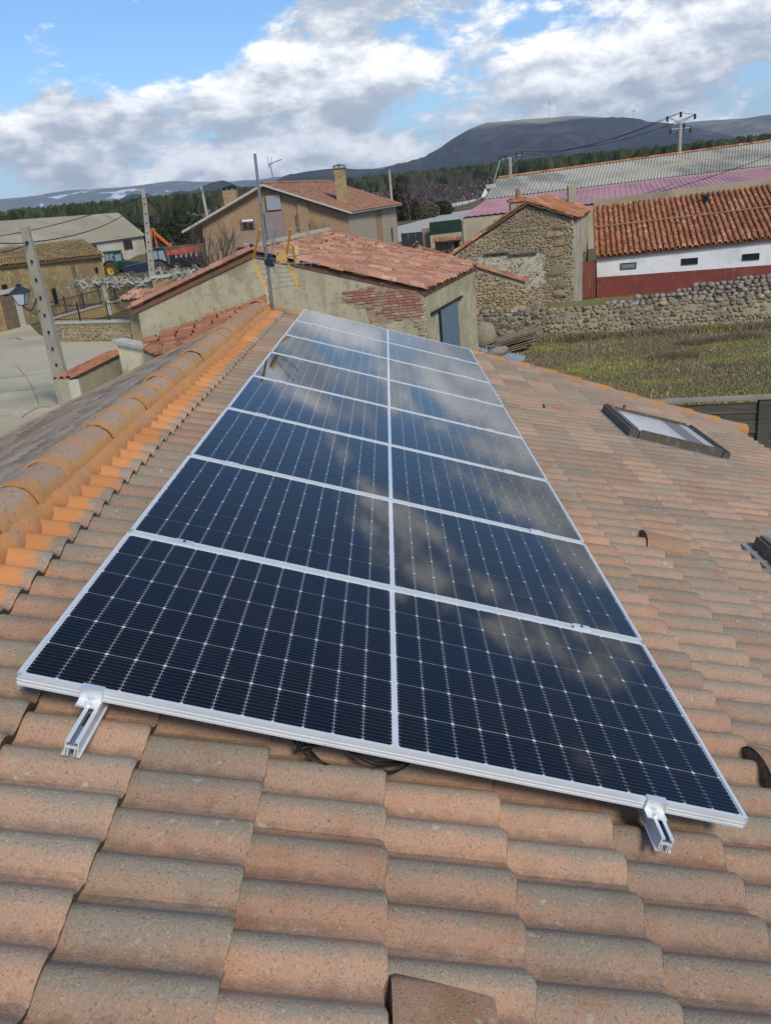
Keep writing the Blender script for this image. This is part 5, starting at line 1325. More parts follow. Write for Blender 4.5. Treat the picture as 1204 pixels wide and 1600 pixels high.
# lantern on bracket
lp = Vector((-11.466, 27.200, 4.292))
t = thing('street_lantern', 'four sided black street lantern with frosted panes hanging on the near concrete pole', 'lantern', loc=tuple(lp))
M['frost'] = material('frosted_lantern_pane', (.50, .55, .62), rough=.3, coat=.5)
M['lantern'] = material('dark_green_iron', (.035, .055, .055), rough=.5, metal=.3)
def ring(z, w): return [lp + Vector((sx3 * w, sy3 * w, z)) for sx3, sy3 in ((-1, -1), (1, -1), (1, 1), (-1, 1))]
rA_, rB_, rC_ = ring(-.30, .11), ring(.10, .23), ring(.30, .06)
for k in range(4):
    b = MB(); k2 = (k + 1) % 4; b.add([rA_[k], rA_[k2], rB_[k2], rB_[k]], [(0, 1, 2, 3)]); b.build('pane', M['frost'], t)
b = MB()
for k in range(4): b.tube([rA_[k], rB_[k]], .016, 4); b.tube([rA_[k], rA_[(k + 1) % 4]], .016, 4); b.tube([rB_[k], rB_[(k + 1) % 4]], .022, 4)
b.build('lantern_frame', M['lantern'], t)
b = MB(); vs = ring(.10, .27) + ring(.16, .24) + rC_ + ring(.36, .07) + ring(.40, .03)
b.add(vs, [(i * 4 + k, i * 4 + (k + 1) % 4, i * 4 + 4 + (k + 1) % 4, i * 4 + 4 + k) for i in range(4) for k in range(4)] + [(16, 17, 18, 19), (3, 2, 1, 0)]); b.build('lantern_hood', M['lantern'], t)
op = on_pole(4.0)
b = MB(); b.tube(curve_pts([lp + Vector((0, 0, -.30)), lp + Vector((.05, 0, -.42)), lp + Vector((.28, 0, -.48)), op + Vector((-.15, 0, .15))], 5), .028, 5)
b.tube(curve_pts([lp + Vector((.12, 0, -.45)), lp + Vector((.35, 0, -.66)), op + Vector((-.15, 0, -.3))], 5), .016, 5); b.tube(curve_pts([lp + Vector((.30, 0, -.47)), lp + Vector((.45, 0, -.58)), lp + Vector((.36, 0, -.64)), lp + Vector((.30, 0, -.55))], 5), .012, 4)
b.build('bracket', M['lantern'], t); settle(t)
pA2 = Vector((-16.214, 60.402, 0.000)); tpa = Vector((-15.269, 57.000, 8.127))
t = pole((-16.214, 60.402, 0.000), 8.2, .50, .24, 'concrete_pole', 'second concrete utility pole standing among the pollarded trees before the tractors', lean=((tpa.x - pA2.x) / 8.2, (57 - pA2.y) / 8.2 * .3)); settle(t)
p2t = Vector((tpa.x, pA2.y + (57 - pA2.y) * .3, 8.1))
b = MB(); b.tube([p2t + Vector((-.5, 0, -.5)), p2t + Vector((.3, 0, -.25))], .03, 5); tag(b.build('pole_bracket', M['black_iron'], None), 'short iron cable bracket near the top of the second concrete pole', 'bracket')
pB3 = Vector((-21.169, 108.000, 9.224))
t = pole((pB3.x + .5, 108, 0), pB3.z, .45, .25, 'concrete_pole', 'farther concrete pole rising left of the brick house chimney', steps=False, lean=(-.05, 0)); settle(t)
t = pole(((2.096, 130.000, 9.497))[:2] + (0,), ((2.096, 130.000, 9.497))[2], .40, .24, 'wooden_pole', 'slim bare pole right of the brick house in front of the pine wood', steps=False); settle(t)
def cable(name, label, pts, r, sag=0, part=None):
    P = [Vector(p) for p in pts]; out = []
    for a, c in zip(P, P[1:]):
        for k in range(15): q = k / 14; out.append(a.lerp(c, q) - Vector((0, 0, sag * 4 * q * (1 - q))))
    b = MB(); b.tube(out, r, 4, cap=False); return tag(b.build(name, M['wire'], None), label, 'cable')
M['wire'] = material('dark_overhead_wire', (.05, .05, .055), rough=.6)
top1 = on_pole(5.95)
cable('overhead_cable', 'overhead cable from the near pole rising to the second concrete pole', [tuple(top1), tuple(p2t + Vector((0, 0, -.45)))], .022, .55)
cable('overhead_cable', 'overhead cable looping from the second pole down towards the pole by the chimney', [tuple(p2t + Vector((0, 0, -.3))), (pB3.x + .1, 108, pB3.z - .3)], .05, 3.1)
cable('overhead_cable', 'cable leaving the near pole past the left edge, upper one', [tuple(top1), (-11.426, 24.000, 6.309)], .018, .08)
cable('overhead_cable', 'cable leaving the near pole past the left edge, lower one', [tuple(top1 + Vector((0, 0, -.05))), (-11.573, 24.000, 5.777)], .018, .10)
cable('overhead_cable', 'thin cable climbing from the left edge to the second pole top', [(-34.745, 70.000, 5.950), tuple(p2t + Vector((-.4, 0, -.5)))], .03, .5)
cable('overhead_cable', 'long wire crossing low over the pink and grey warehouse roofs', [(8.484, 60.000, 3.885), (27.998, 60.000, 6.502)], .022, .75)
cable('overhead_cable', 'second wire crossing over the pink warehouse roof, below the first', [(9.528, 58.000, 3.559), (20.257, 58.000, 5.163)], .018, .25)

# ================================================================ television aerial on the ridge end
t = thing('television_aerial', 'tall steel mast with yellow and silver corner reflector aerial at the ridge end', 'aerial', loc=(-0.386, 8.450, 5.332))
m0, m1 = Vector((-0.384, 8.450, 5.317)), Vector((-0.340, 8.450, 6.954))
M['mast'] = material('galvanised_mast', (.30, .33, .35), rough=.4, metal=.7, layers=[(8, (.20, .22, .24), .5, .68)])
M['yellow'] = material('yellow_plastic', (.72, .36, .03), rough=.45, spec=.4)
M['yellow_pale'] = material('sun_bleached_yellow_plastic', (.62, .40, .13), rough=.55, layers=[(30, (.66, .50, .25), .5, .7)])
M['ali_rod'] = material('dull_aluminium_rod', (.52, .53, .53), rough=.4, metal=.7)
b = MB(); b.tube([m0 - Vector((0, 0, .25)), m0.lerp(m1, .42)], .021, 10); b.tube([m0.lerp(m1, .40), m1], .0165, 10); b.build('mast', M['mast'], t, True, 40)
YA = 8.33
def A(*p): return Vector(p)
ul0, ul1, ur0, ur1 = A(*(-0.370, 8.250, 6.139)), A(*(-0.533, 8.480, 5.814)), A(*(0.006, 8.050, 6.119)), A(*(-0.132, 8.300, 5.761))
ll0, ll1, lr0, lr1 = A(*(-0.533, 8.480, 5.758)), A(*(-0.379, 8.250, 5.444)), A(*(-0.107, 8.300, 5.740)), A(*(0.011, 8.050, 5.488))
for a_, c_ in ((ul0, ul1), (ur0, ur1), (ll0, ll1), (lr0, lr1)):
    d = (c_ - a_).normalized(); x = d.cross(Vector((0, 1, 0))).normalized(); b = MB()
    b.box((a_ + c_) / 2, (.024, .018, (c_ - a_).length), (x, d.cross(x), d)); b.build('reflector_arm', M['yellow'], t)
for (a_, c_, e_, g_) in ((ul0, ul1, ur0, ur1), (ll0, ll1, lr0, lr1)):
    for k in range(6):
        q = (k + .1) / 5.4; b = MB(); b.tube([a_.lerp(c_, q), e_.lerp(g_, q)], .0038, 5); b.build('reflector_rod', M['ali_rod'], t)
for a_, c_ in ((((-0.181, 8.200, 6.134)), ((-0.291, 8.400, 5.878))), (((-0.296, 8.400, 5.703)), ((-0.176, 8.200, 5.463)))):
    b = MB(); b.tube([a_, c_], .0065, 6); b.build('reflector_strut', M['ali_rod'], t)
b = MB(); hb = Vector((-0.320, 8.420, 5.769)); b.box(hb, (.055, .09, .13), (Vector((.99, 0, .1)), Vector((0, 1, 0)), Vector((-.1, 0, .99)))); b.box(hb + Vector((-.05, 0, -.01)), (.05, .06, .05)); b.build('clamp', M['alu_dark'], t)
for pp in (((-0.269, 8.350, 5.744), (0.306, 7.850, 5.732)), ((-0.120, 8.250, 5.807), (0.325, 7.800, 5.858))):
    b = MB(); b.tube(pp, .0065, 6); b.build('boom', M['ali_rod'], t)
for k in range(4):
    p = Vector((0.007, 8.100, 5.741)).lerp(Vector((0.306, 7.850, 5.732)), k / 3.2)
    b = MB(); b.tube([p + Vector((-.0, -.02, -.03)), p + Vector((.0, .02, .05))], .0025, 5); b.build('director', M['ali_rod'], t)
db = Vector((-0.164, 8.250, 5.818))
def plate(c, w, h, d, yaw):
    X = Vector((math.cos(yaw), math.sin(yaw), 0)); Yv = Vector((-X.y, X.x, 0)); b = MB(); n = 5; pts = []
    for sx3, sz3, a0_ in ((1, 1, 0), (-1, 1, 90), (-1, -1, 180), (1, -1, 270)):
        for k in range(n):
            an = math.radians(a0_ + 90 * k / (n - 1)); rr_ = min(w, h) * .22
            pts.append(c + X * (sx3 * (w / 2 - rr_) + rr_ * math.cos(an)) + Vector((0, 0, sz3 * (h / 2 - rr_) + rr_ * math.sin(an))) - Yv * d / 2)
    b.prism(pts, Yv * d); return b
plate(db, .125, .145, .035, -.25).build('dipole_box', M['yellow_pale'], t)
plate(Vector((0.015, 8.150, 5.837)), .05, .20, .05, .6).build('dipole_box', M['yellow_pale'], t)
for dx in (-.035, .03):
    for dz in (-.045, .045): b = MB(); c = db + Vector((dx, -.02, dz)); b.tube([c, c + Vector((0, -.006, 0))], .008, 8); b.build('screw', M['alu_dark'], t)
b = MB(); b.tube(curve_pts([hb + Vector((-.03, 0, -.04)), hb + Vector((-.07, .02, -.16)), m0 + Vector((-.05, -.04, .22)), m0 + Vector((-.03, -.05, .06)), m0 + Vector((-.04, -.06, -.04))], 6), .0045, 5); b.build('aerial_lead', M['white_wash'], t)
settle(t)

# ================================================================ square: stone wall with railings, pollarded planes, tiled gateway
sw0, sw1 = Vector((-19.062, 47.945, 0.000)), Vector((-13.465, 45.244, 0.000))
h_ = 1.02
t = thing('plaza_wall', 'coursed brown stone wall with pale coping and black railing around the sunken square', 'wall', loc=tuple(sw0))
swd = (sw1 - sw0).normalized(); swn = Vector((-swd.y, swd.x, 0)); Ls = (sw1 - sw0).length
hull(([tuple(sw0), tuple(sw0 + up * h_), tuple(sw1 + up * h_), tuple(sw1)], [tuple(sw0 + swn * .4), tuple(sw0 + swn * .4 + up * h_), tuple(sw1 + swn * .4 + up * h_), tuple(sw1 + swn * .4)]), 'wall_core', M['stone_mortar'], t)
stone_face(t, sw0, sw1, h_, h_, lambda s, z: z < h_, .26, .15, M['stone_yellow'], thr=.42, seed=51, depth=.03, nmax=60, aspect=2.2)
b = MB(); b.prism([sw0 + up * h_ - swn * .06, sw1 + up * h_ - swn * .06, sw1 + up * h_ + swn * .46, sw0 + up * h_ + swn * .46], up * .12); b.build('coping', M['pale_stone'], t)
def railing(t, p, q, h, step=.16, post=2.2, spike=True):
    p, q = Vector(p), Vector(q); L = (q - p).length; d = (q - p).normalized(); b = MB(); n = int(L / step)
    for i in range(n + 1): c = p + d * (L * i / n); b.box(c + up * h / 2, (.014, .014, h + (.08 if i % 2 else 0)))
    b.build('railing_bars', M['black_iron'], t, kind='stuff')
    b = MB(); mid_ = (p + q) / 2; x = d; y = Vector((-d.y, d.x, 0)).normalized()
    for z in (.10, h - .08): b.prism([p + up * z - y * .02, q + up * z - y * .02, q + up * z + y * .02, p + up * z + y * .02], up * .035)
    b.build('railing_rail', M['black_iron'], t)
    for i in range(int(L / post) + 1): c = p + d * i * post; b = MB(); b.box(c + up * (h + .12) / 2, (.06, .06, h + .12)); b.build('railing_post', M['black_iron'], t)
railing(t, sw0 + up * (h_ + .12) + swn * .2, sw1 + up * (h_ + .12) + swn * .2, .95)
settle(t)
# side return and ramp wall
r0, r1 = Vector((-21.164, 53.000, 0.881)), Vector((-18.824, 64.000, 1.322)); 
t = thing('ramp_railing', 'long black iron railing on a pale kerb sloping up beside the old ochre barn', 'railing', loc=(r0.x, r0.y, 0))
z0r, z1r = .75, .75
b = MB(); p, q = Vector((r0.x, r0.y, 0)), Vector((r1.x, r1.y, 0)); d = (q - p).normalized(); y = Vector((-d.y, d.x, 0))
b.prism([p - y * .15, q - y * .15, q + y * .15, p + y * .15], up * z0r); b.build('kerb_wall', M['stone_yellow'], t)
b = MB(); b.prism([p - y * .2 + up * z0r, q - y * .2 + up * z0r, q + y * .2 + up * z0r, p + y * .2 + up * z0r], up * .1); b.build('coping', M['pale_stone'], t)
railing(t, p + up * (z0r + .1), q + up * (z0r + .1), 1.0); settle(t)
# gate pillar + tiled canopy
t = thing('gateway', 'small gateway with a red tiled canopy on ochre stone pillars by the square', 'gateway', loc=tuple(sw1))
for (pp, w) in ((sw1 + swd * .35, .75), (Vector((-13.923, 54.518, 0.000)), .7)):
    b = MB(); b.box((pp.x, pp.y + .3, 1.15), (w, .6, 2.3)); b.build('pillar', M['stone_yellow'], t)
gc0, gc1, gc2, gc3 = [Vector(p) for p in ((-13.617, 44.467, 2.350), (-9.905, 42.069, 2.350), (-10.631, 43.169, 2.750), (-12.864, 44.816, 2.750))]
barrel_roof(t, gc0, gc1, gc2, gc3, .30, .36, M['tile_pink'], M['pan'], 60, jit=.03, r=.11)
b = MB(); b.prism([gc0 - up * .16, gc1 - up * .16, gc2 - up * .2, gc3 - up * .2], -up * .12); b.build('beam', M['wood'], t)
settle(t)
t = thing('stone_pillar', 'squat ochre stone pillar among the tree branches behind the tiled gateway', 'pillar', loc=(-14.329, 56.357, 0.000))
b = MB(); p = Vector((-14.329, 56.357, 0.000)); p = Vector((p.x, p.y, 0)); b.box(p + up * 1.25, (1.1, .8, 2.5)); b.build('shaft', M['stone_yellow'], t)
b = MB(); b.box(p + up * 2.56, (1.3, 1.0, .14)); b.build('pillar_cap', M['pale_stone'], t); settle(t)

M['plane_bark'] = material('pale_plane_bark', (.36, .35, .29), rough=.95, layers=[(4, (.24, .24, .20), .45, .62), (14, (.48, .46, .39), .5, .66)])
def pollard(px_, h, spans, label, seed):
    p = Vector(px_); p.z = 0; t = thing('pollarded_tree', label, 'tree', 'pollarded plane trees in the square', loc=tuple(p)); rr = random.Random(seed)
    b = MB(); b.tube([p, p + up * h * .5 + Vector((.02, 0, 0)), p + up * (h - .2), p + up * (h + .1)], [.24, .19, .20, .26], 9); b.build('trunk', M['plane_bark'], t, True)
    b = MB()
    for (dx, dy) in spans:
        for rep in range(2):
            P = [p + up * (h - .05)]; n = 8; r_ = []
            for i in range(1, n + 1):
                P.append(p + Vector((dx * i / n, dy * i / n, h + .12 * math.sin(i * 1.2 + rep) + rr.uniform(-.15, .22) * (1 + .1 * i)))  + Vector((0, rr.uniform(-.25, .25), 0)))
            r_ = [.115 - .009 * i + (.035 if i % 3 == 2 else 0) for i in range(n + 1)]
            b.tube(P, r_, 7)
            for i in range(2, n + 1):
                q = P[i]
                for k in range(2):
                    e = q + Vector((rr.uniform(-.45, .45), rr.uniform(-.3, .3), rr.uniform(-.25, .40))); b.tube([q, q.lerp(e, .6) + Vector((0, 0, rr.uniform(-.08, .08))), e], [.045, .035, .05], 5)
    b.build('crown', M['plane_bark'], t, True); settle(t)
pollard((-19.533, 59.949, 0.000), 2.15, [(-2.3, .2), (2.4, -.3), (1.2, 1.2), (-.9, .8)], 'pale pollarded plane tree, leftmost, with one limb reaching over the railing', 1)
pollard((-15.244, 56.989, 0.000), 2.15, [(-2.4, .2), (2.3, .2), (1.2, -1.2), (-1.4, 1)], 'pale pollarded plane tree in front of the dark tractor', 2)
pollard((-13.827, 61.590, 0.000), 2.2, [(-2.6, .2), (2.3, .3), (1.6, -1), (-1.4, 1.3)], 'pale pollarded plane tree nearest the bare bush, rightmost', 3)

# ================================================================ tractors
def wheel(t, c, r, w, tyre, rim, ax):
    b = MB(); n = 20; vs = []; ax = Vector(ax).normalized(); e1 = Vector((0, 0, 1)); e2 = ax.cross(e1)
    prof_ = [(-w / 2, r * .62), (-w / 2, r * .93), (-w * .35, r), (w * .35, r), (w / 2, r * .93), (w / 2, r * .62)]
    for k in range(n):
        an = 2 * math.pi * k / n
        for (o, rr_) in prof_:
            rr2 = rr_ * (1.03 if (k % 2 and rr_ > r * .95) else 1)
            vs.append(c + ax * o + (e1 * math.cos(an) + e2 * math.sin(an)) * rr2)
    m_ = 6; b.add(vs, [(k * m_ + j, k * m_ + (j + 1) % m_, ((k + 1) % n) * m_ + (j + 1) % m_, ((k + 1) % n) * m_ + j) for k in range(n) for j in range(m_)])
    wh = b.build('wheel', tyre, t, True, 40)
    b = MB(); vs = [c + ax * w * .28 + (e1 * math.cos(2 * math.pi * k / n) + e2 * math.sin(2 * math.pi * k / n)) * r * .63 for k in range(n)] + [c + ax * w * .05 + (e1 * math.cos(2 * math.pi * k / n) + e2 * math.sin(2 * math.pi * k / n)) * r * .30 for k in range(n)]
    b.add(vs, [(k, (k + 1) % n, n + (k + 1) % n, n + k) for k in range(n)] + [tuple(range(n, 2 * n))])
    b.tube([c - ax * w * .3, c + ax * w * .32], r * .14, 8); b.build('rim', rim, wh)
M['tyre'] = material('dusty_tyre', (.075, .06, .045), rough=.95, layers=[(5, (.13, .10, .06), .5, .7)])
M['rim_y'] = material('yellow_rim', (.55, .36, .03), rough=.5); M['rim_g'] = material('grey_rim', (.10, .10, .10), rough=.6)
M['green'] = material('dark_green_paint', (.02, .06, .045), rough=.4, coat=.3); M['blue'] = material('dark_blue_paint', (.018, .028, .055), rough=.4, coat=.3)
M['cabglass'] = material('tinted_cab_glass', (.24, .34, .34), rough=.12, spec=.8)
def tractor(px_, yaw, body, rim, label, s=1.0, extra=None):
    p = Vector(px_); p.z = 0; t = thing('tractor', label, 'tractor', loc=tuple(p))
    F_ = Vector((math.cos(yaw), math.sin(yaw), 0)); Sx = Vector((-F_.y, F_.x, 0))
    def L(f, s_, z): return p + F_ * f * s + Sx * s_ * s + up * z * s
    ax = (F_, Sx, up)
    for sd_ in (-1, 1):
        wheel(t, L(0, sd_ * .85, .84), .84 * s, .5 * s, M['tyre'], rim, Sx * sd_); wheel(t, L(2.4, sd_ * .8, .55), .55 * s, .36 * s, M['tyre'], rim, Sx * sd_)
        b = MB(); pts = [L(.95 * math.cos(a), sd_ * .62, .86 + .95 * math.sin(a)) for a in [math.radians(d) for d in range(15, 175, 20)]]; pts2 = [L(1.0 * math.cos(a), sd_ * .62, .86 + 1.02 * math.sin(a)) for a in [math.radians(d) for d in range(15, 175, 20)]]
        b.prism(pts + pts2[::-1], Sx * (sd_ * .48 * s)); b.build('mudguard', body, t)
    b = MB(); b.prism([L(.55, -.38, .75), L(3.0, -.36, .75), L(3.05, -.36, 1.25), L(2.9, -.36, 1.50), L(.55, -.38, 1.72)], Sx * (.74 * s)); b.build('bonnet', body, t)
    b = MB(); b.box(L(1.2, 0, .62), (3.4 * s, .5 * s, .35 * s), ax); b.build('chassis', M['black_iron'], t)
    b = MB(); b.prism([L(-.85, -.62, 1.0), L(.62, -.62, 1.0), L(.62, -.62, 1.62), L(-.85, -.62, 1.62)], Sx * (1.24 * s)); b.build('cab_base', body, t)
    b = MB(); b.prism([L(-.80, -.60, 1.62), L(.58, -.60, 1.62), L(.42, -.60, 2.60), L(-.68, -.60, 2.60)], Sx * (1.20 * s)); cg = b.build('cab_glass', M['cabglass'], t)
    b = MB()
    for (f0_, f1_) in ((-.83, -.70), (-.15, -.15), (.60, .44)):
        for sd_ in (-.61, .61): b.tube([L(f0_, sd_, 1.6), L(f1_, sd_, 2.62)], .045 * s, 5)
    b.build('cab_pillar', body, cg)
    b = MB(); b.prism([L(-.88, -.70, 2.60), L(.66, -.70, 2.60), L(.60, -.70, 2.78), L(-.80, -.70, 2.80)], Sx * (1.4 * s)); b.build('cab_roof', body, t)
    b = MB(); b.tube([L(.85, .30, 1.5), L(.85, .30, 2.5)], .05 * s, 6); b.build('exhaust', M['black_iron'], t)
    b = MB(); b.tube([L(.5, -.62, 2.2), L(.65, -.9, 2.3)], .02, 4); b.box(L(.65, -.95, 2.15), (.05, .2 * s, .3 * s), ax); b.build('mirror', M['black_iron'], t)
    if extra: extra(t, L, ax)
    settle(t)
def counterweight(t, L, ax):
    b = MB(); b.box(L(-1.35, 0, 1.05), (.5, 1.5, .95), ax); b.box(L(-1.1, 0, .7), (.5, .3, .3), ax); b.build('rear_implement', M['yellow'], t)
tractor((-31.221, 100.963, 0.000), math.radians(-22), M['green'], M['rim_y'], 'green tractor with yellow wheel rims parked against the long white barn', 1.08, counterweight)
tractor((-23.073, 89.111, 0.000), math.radians(-168), M['blue'], M['rim_g'], 'dark blue tractor with grey wheels behind the second concrete pole', 1.18)

# ================================================================ slide, hedge, trailer, bush
zl_ = 1.95
t = thing('playground_slide', 'orange playground slide with ladder on the raised lawn', 'slide', loc=(-35.051, 132.567, 1.950))
s0, s1, s2 = Vector((-30.528, 118.000, 4.212)), Vector((-28.697, 118.000, 2.206)), Vector((-31.081, 118.000, 2.259))
M['orange'] = material('orange_plastic', (.62, .17, .035), rough=.5)
b = MB(); w = Vector((0, .5, 0)); d = (s1 - s0); 
P = [s0, s0 + d * .12 + Vector((0, 0, -.05)), s0 + d * .88, s1 + Vector((.2, 0, .18))]
b.prism([q for q in P] + [q + Vector((0, 0, -.16)) for q in P[::-1]], w); 
for yo in (-.04, .5): b.prism([q + Vector((0, yo, 0)) for q in P] + [q + Vector((0, yo, .28)) for q in P[::-1]], Vector((0, .05, 0)))
b.build('chute', M['orange'], t)
b = MB()
for yo in (0, .5):
    b.tube([(s0.x - .9, 118 + yo, 1.95), (s0.x - .25, 118 + yo, s0.z + .7)], .08, 6); b.tube([(s0.x, 118 + yo, 1.95), (s0.x, 118 + yo, s0.z + .6)], .07, 6)
b.build('ladder_frame', M['orange'], t)
for k in range(5): b = MB(); q = k / 5; b.tube([(s0.x - .85 + .6 * q, 118, 2.2 + (s0.z - 2.2) * q), (s0.x - .85 + .6 * q, 118.5, 2.2 + (s0.z - 2.2) * q)], .05, 5); b.build('rung', M['steel_grey'], t)
b = MB(); b.tube([(s0.x - .3, 118.3, s0.z + .5), (s0.x + -1.3, 119.5, s0.z - .6)], .06, 5); b.tube([(s1.x, 118.25, 1.95), (s1.x, 118.25, s1.z)], .06, 5); b.build('support', M['steel_grey'], t)
settle(t)
M['hedge'] = material('dark_hedge', (.030, .042, .016), rough=1, spec=.02, rand=.45, layers=[(.8, (.05, .055, .022), .45, .65)])
def leafmass(name, c, size, n, s, mt, seed, fn=None, parent=None, kind=None):
    rg = np.random.default_rng(seed); P = []
    while len(P) < n:
        u = rg.uniform(-1, 1, 3)
        if fn is None or fn(u, rg): P.append(u)
    P = np.array(P) * np.array(size) + np.array(c)
    a = rg.normal(0, 1, (n, 3)); a /= np.linalg.norm(a, axis=1)[:, None]; b2 = np.cross(a, rg.normal(0, 1, (n, 3))); b2 /= np.linalg.norm(b2, axis=1)[:, None]
    sc2 = rg.uniform(.6, 1.3, n)[:, None] * s
    v = np.stack([P - a * sc2, P + b2 * sc2 * .7, P + a * sc2, P - b2 * sc2 * .7], 1).reshape(-1, 3).astype(np.float32)
    me = bpy.data.meshes.new(name); me.from_pydata(v.tolist(), [], [(4 * i, 4 * i + 1, 4 * i + 2, 4 * i + 3) for i in range(n)]); me.materials.append(mt)
    o = bpy.data.objects.new(name, me); COL.objects.link(o)
    if parent: o.parent = parent
    if kind: o['kind'] = kind
    return o
h0_, h1_ = Vector((-34.803, 128.000, 2.010)), Vector((-26.148, 128.000, 2.116))
t = thing('hedge', 'tall clipped dark green hedge behind the orange slide', 'hedge', loc=tuple(h0_))
b = MB(); b.box2((h0_.x, 128, 0), (h1_.x, 130, 5.0)); b.build('hedge_core', M['hedge'], t)
leafmass('foliage', ((h0_.x + h1_.x) / 2, 129, 3.4), ((h1_.x - h0_.x) / 2 + .2, 1.3, 1.85), 7000, .16, M['hedge'], 3, fn=lambda u, rg: max(abs(u)) > .8, parent=t); settle(t)
t = thing('farm_trailer', 'low red farm trailer beside a grey steel cage near the brick house', 'trailer', loc=(-23.799, 102.951, 1.000))
c = Vector((-22.744, 101.000, 1.845)); zg = land(c.x, c.y) 
b = MB(); b.prism([c + Vector((-2.2, -.9, .1)), c + Vector((1.9, -.9, .1)), c + Vector((1.5, .7, .55)), c + Vector((-1.2, .7, .5))], up * .22); b.build('trailer_bed', M['orange_red'] if 'orange_red' in M else material('faded_red_paint', (.50, .085, .045), rough=.6), t)
b = MB(); b.box2((c.x - 1.8, c.y - .9, zg), (c.x + 1.7, c.y + .8, c.z + .1)); b.build('trailer_frame', M['black_iron'], t)
for dx in (-1, 1):
    for dy in (-1, .9): wheel(t, Vector((c.x + dx, c.y + dy, zg + .4)), .4, .2, M['tyre'], M['rim_g'], (0, dy, 0))
for i in range(5):
    b = MB(); b.tube([c + Vector((-1.0 + i * .6, -.95, .12)), c + Vector((-1.0 + i * .6, -.95, -.30))], .05, 5); b.build('stake', M['white_wash'], t)
settle(t)
c = Vector((-22.666, 104.000, 2.533)); t = thing('steel_cage', 'rusty grey steel mesh cage standing behind the red trailer', 'cage', loc=(c.x, 104, land(c.x, 104)))
b = MB(); z0 = land(c.x, 104)
for i in range(9):
    for yy in (104, 105.5): b.tube([(c.x - 1.6 + i * .4, yy, z0), (c.x - 1.6 + i * .4, yy, c.z)], .03, 4)
for k in range(4):
    z = z0 + (c.z - z0) * k / 3
    b.tube([(c.x - 1.6, 104, z), (c.x + 1.6, 104, z)], .04, 4); b.tube([(c.x - 1.6, 105.5, z), (c.x + 1.6, 105.5, z)], .04, 4); b.tube([(c.x - 1.6, 104, z), (c.x - 1.6, 105.5, z)], .04, 4); b.tube([(c.x + 1.6, 104, z), (c.x + 1.6, 105.5, z)], .04, 4)
b.build('cage_bars', M['wood'], t); settle(t)
# low walls and bank by the tractors
for k, (a, c, z, lab) in enumerate((((-27.428, 108.343, 0.000), (-24.071, 116.907, 0.000), 1.5, 'low brown stone wall below the red trailer'), ((-25.863, 81.086, 0.000), (-23.874, 88.520, 0.000), 1.0, 'low brown earth bank in front of the green tractor'))):
    a, c = Vector(a), Vector(c); d = (c - a).normalized(); y = Vector((-d.y, d.x, 0))
    b = MB(); b.prism([a - y * .3, c - y * .3, c + y * (.5 + 2 * k), a + y * (.5 + 2 * k)], up * z)
    tag(b.build(['stone_wall', 'earth_bank'][k], [M['stone_mortar'], M['ground']][k], None), lab, ['wall', 'bank'][k])

def branching(b, p, d, L, r, depth, rr, spread=.5, up_b=.15, nseg=2, kids=3):
    pts = [p]; q = p
    for i in range(nseg):
        d = (d + Vector((rr.uniform(-.14, .14), rr.uniform(-.14, .14), rr.uniform(-.05, .12) + up_b * .2))).normalized(); q = q + d * L / nseg; pts.append(q)
    b.tube(pts, [r * (1 - .45 * i / nseg) for i in range(nseg + 1)], 3 if depth < 2 else 5, cap=False)
    if depth > 0:
        for k in range(kids):
            s = rr.uniform(.35, 1.0); base = pts[0].lerp(pts[-1], s)
            nd = (d + Vector((rr.uniform(-1, 1), rr.uniform(-1, 1), rr.uniform(-.2, .5) + up_b)) * spread).normalized()
            branching(b, base, nd, L * rr.uniform(.55, .78), r * .55, depth - 1, rr, spread, up_b, nseg, kids)
M['twig'] = material('bare_brown_twigs', (.13, .10, .085), rough=1, layers=[(2, (.18, .14, .12), .45, .65)])
M['twig_far'] = material('bare_purple_brown_twigs', (.13, .105, .095), rough=1, rand=.1)
def bare(name, label, p, n, h, spread, r, seed, depth=3, lean=.5, group=None, cat='shrub', mt='twig', trunk=False):
    p = Vector(p); t = thing(name, label, cat, group, loc=tuple(p)); rr = random.Random(seed)
    if trunk:
        b = MB(); b.tube([p, p + up * h * .35], [r * 1.4, r], 6); b.build('trunk', M[mt], t); base = p + up * h * .33
    else: base = p
    b = MB()
    for i in range(n):
        an = 2 * math.pi * i / n + rr.uniform(-.3, .3); k = rr.uniform(.1, lean)
        branching(b, base + Vector((math.cos(an), math.sin(an), 0)) * (.02 if trunk else .3) , Vector((math.cos(an) * k, math.sin(an) * k, 1)).normalized(), h * (.40 if trunk else .5) * rr.uniform(.8, 1.1), r, depth, rr, spread)
    b.build('crown' if trunk else 'branches', M[mt], t); settle(t); return t
bare('bare_bush', 'large leafless bush in front of the brick house', (-14.641, 76.130, 0.000), 13, 5.6, .42, .07, 3, lean=.7)
bare('bare_shrub', 'small leafless shrub right of the balcony, before the brick house', (-5.827, 84.000, 1.516), 5, 3.4, .4, .05, 5, lean=.4)

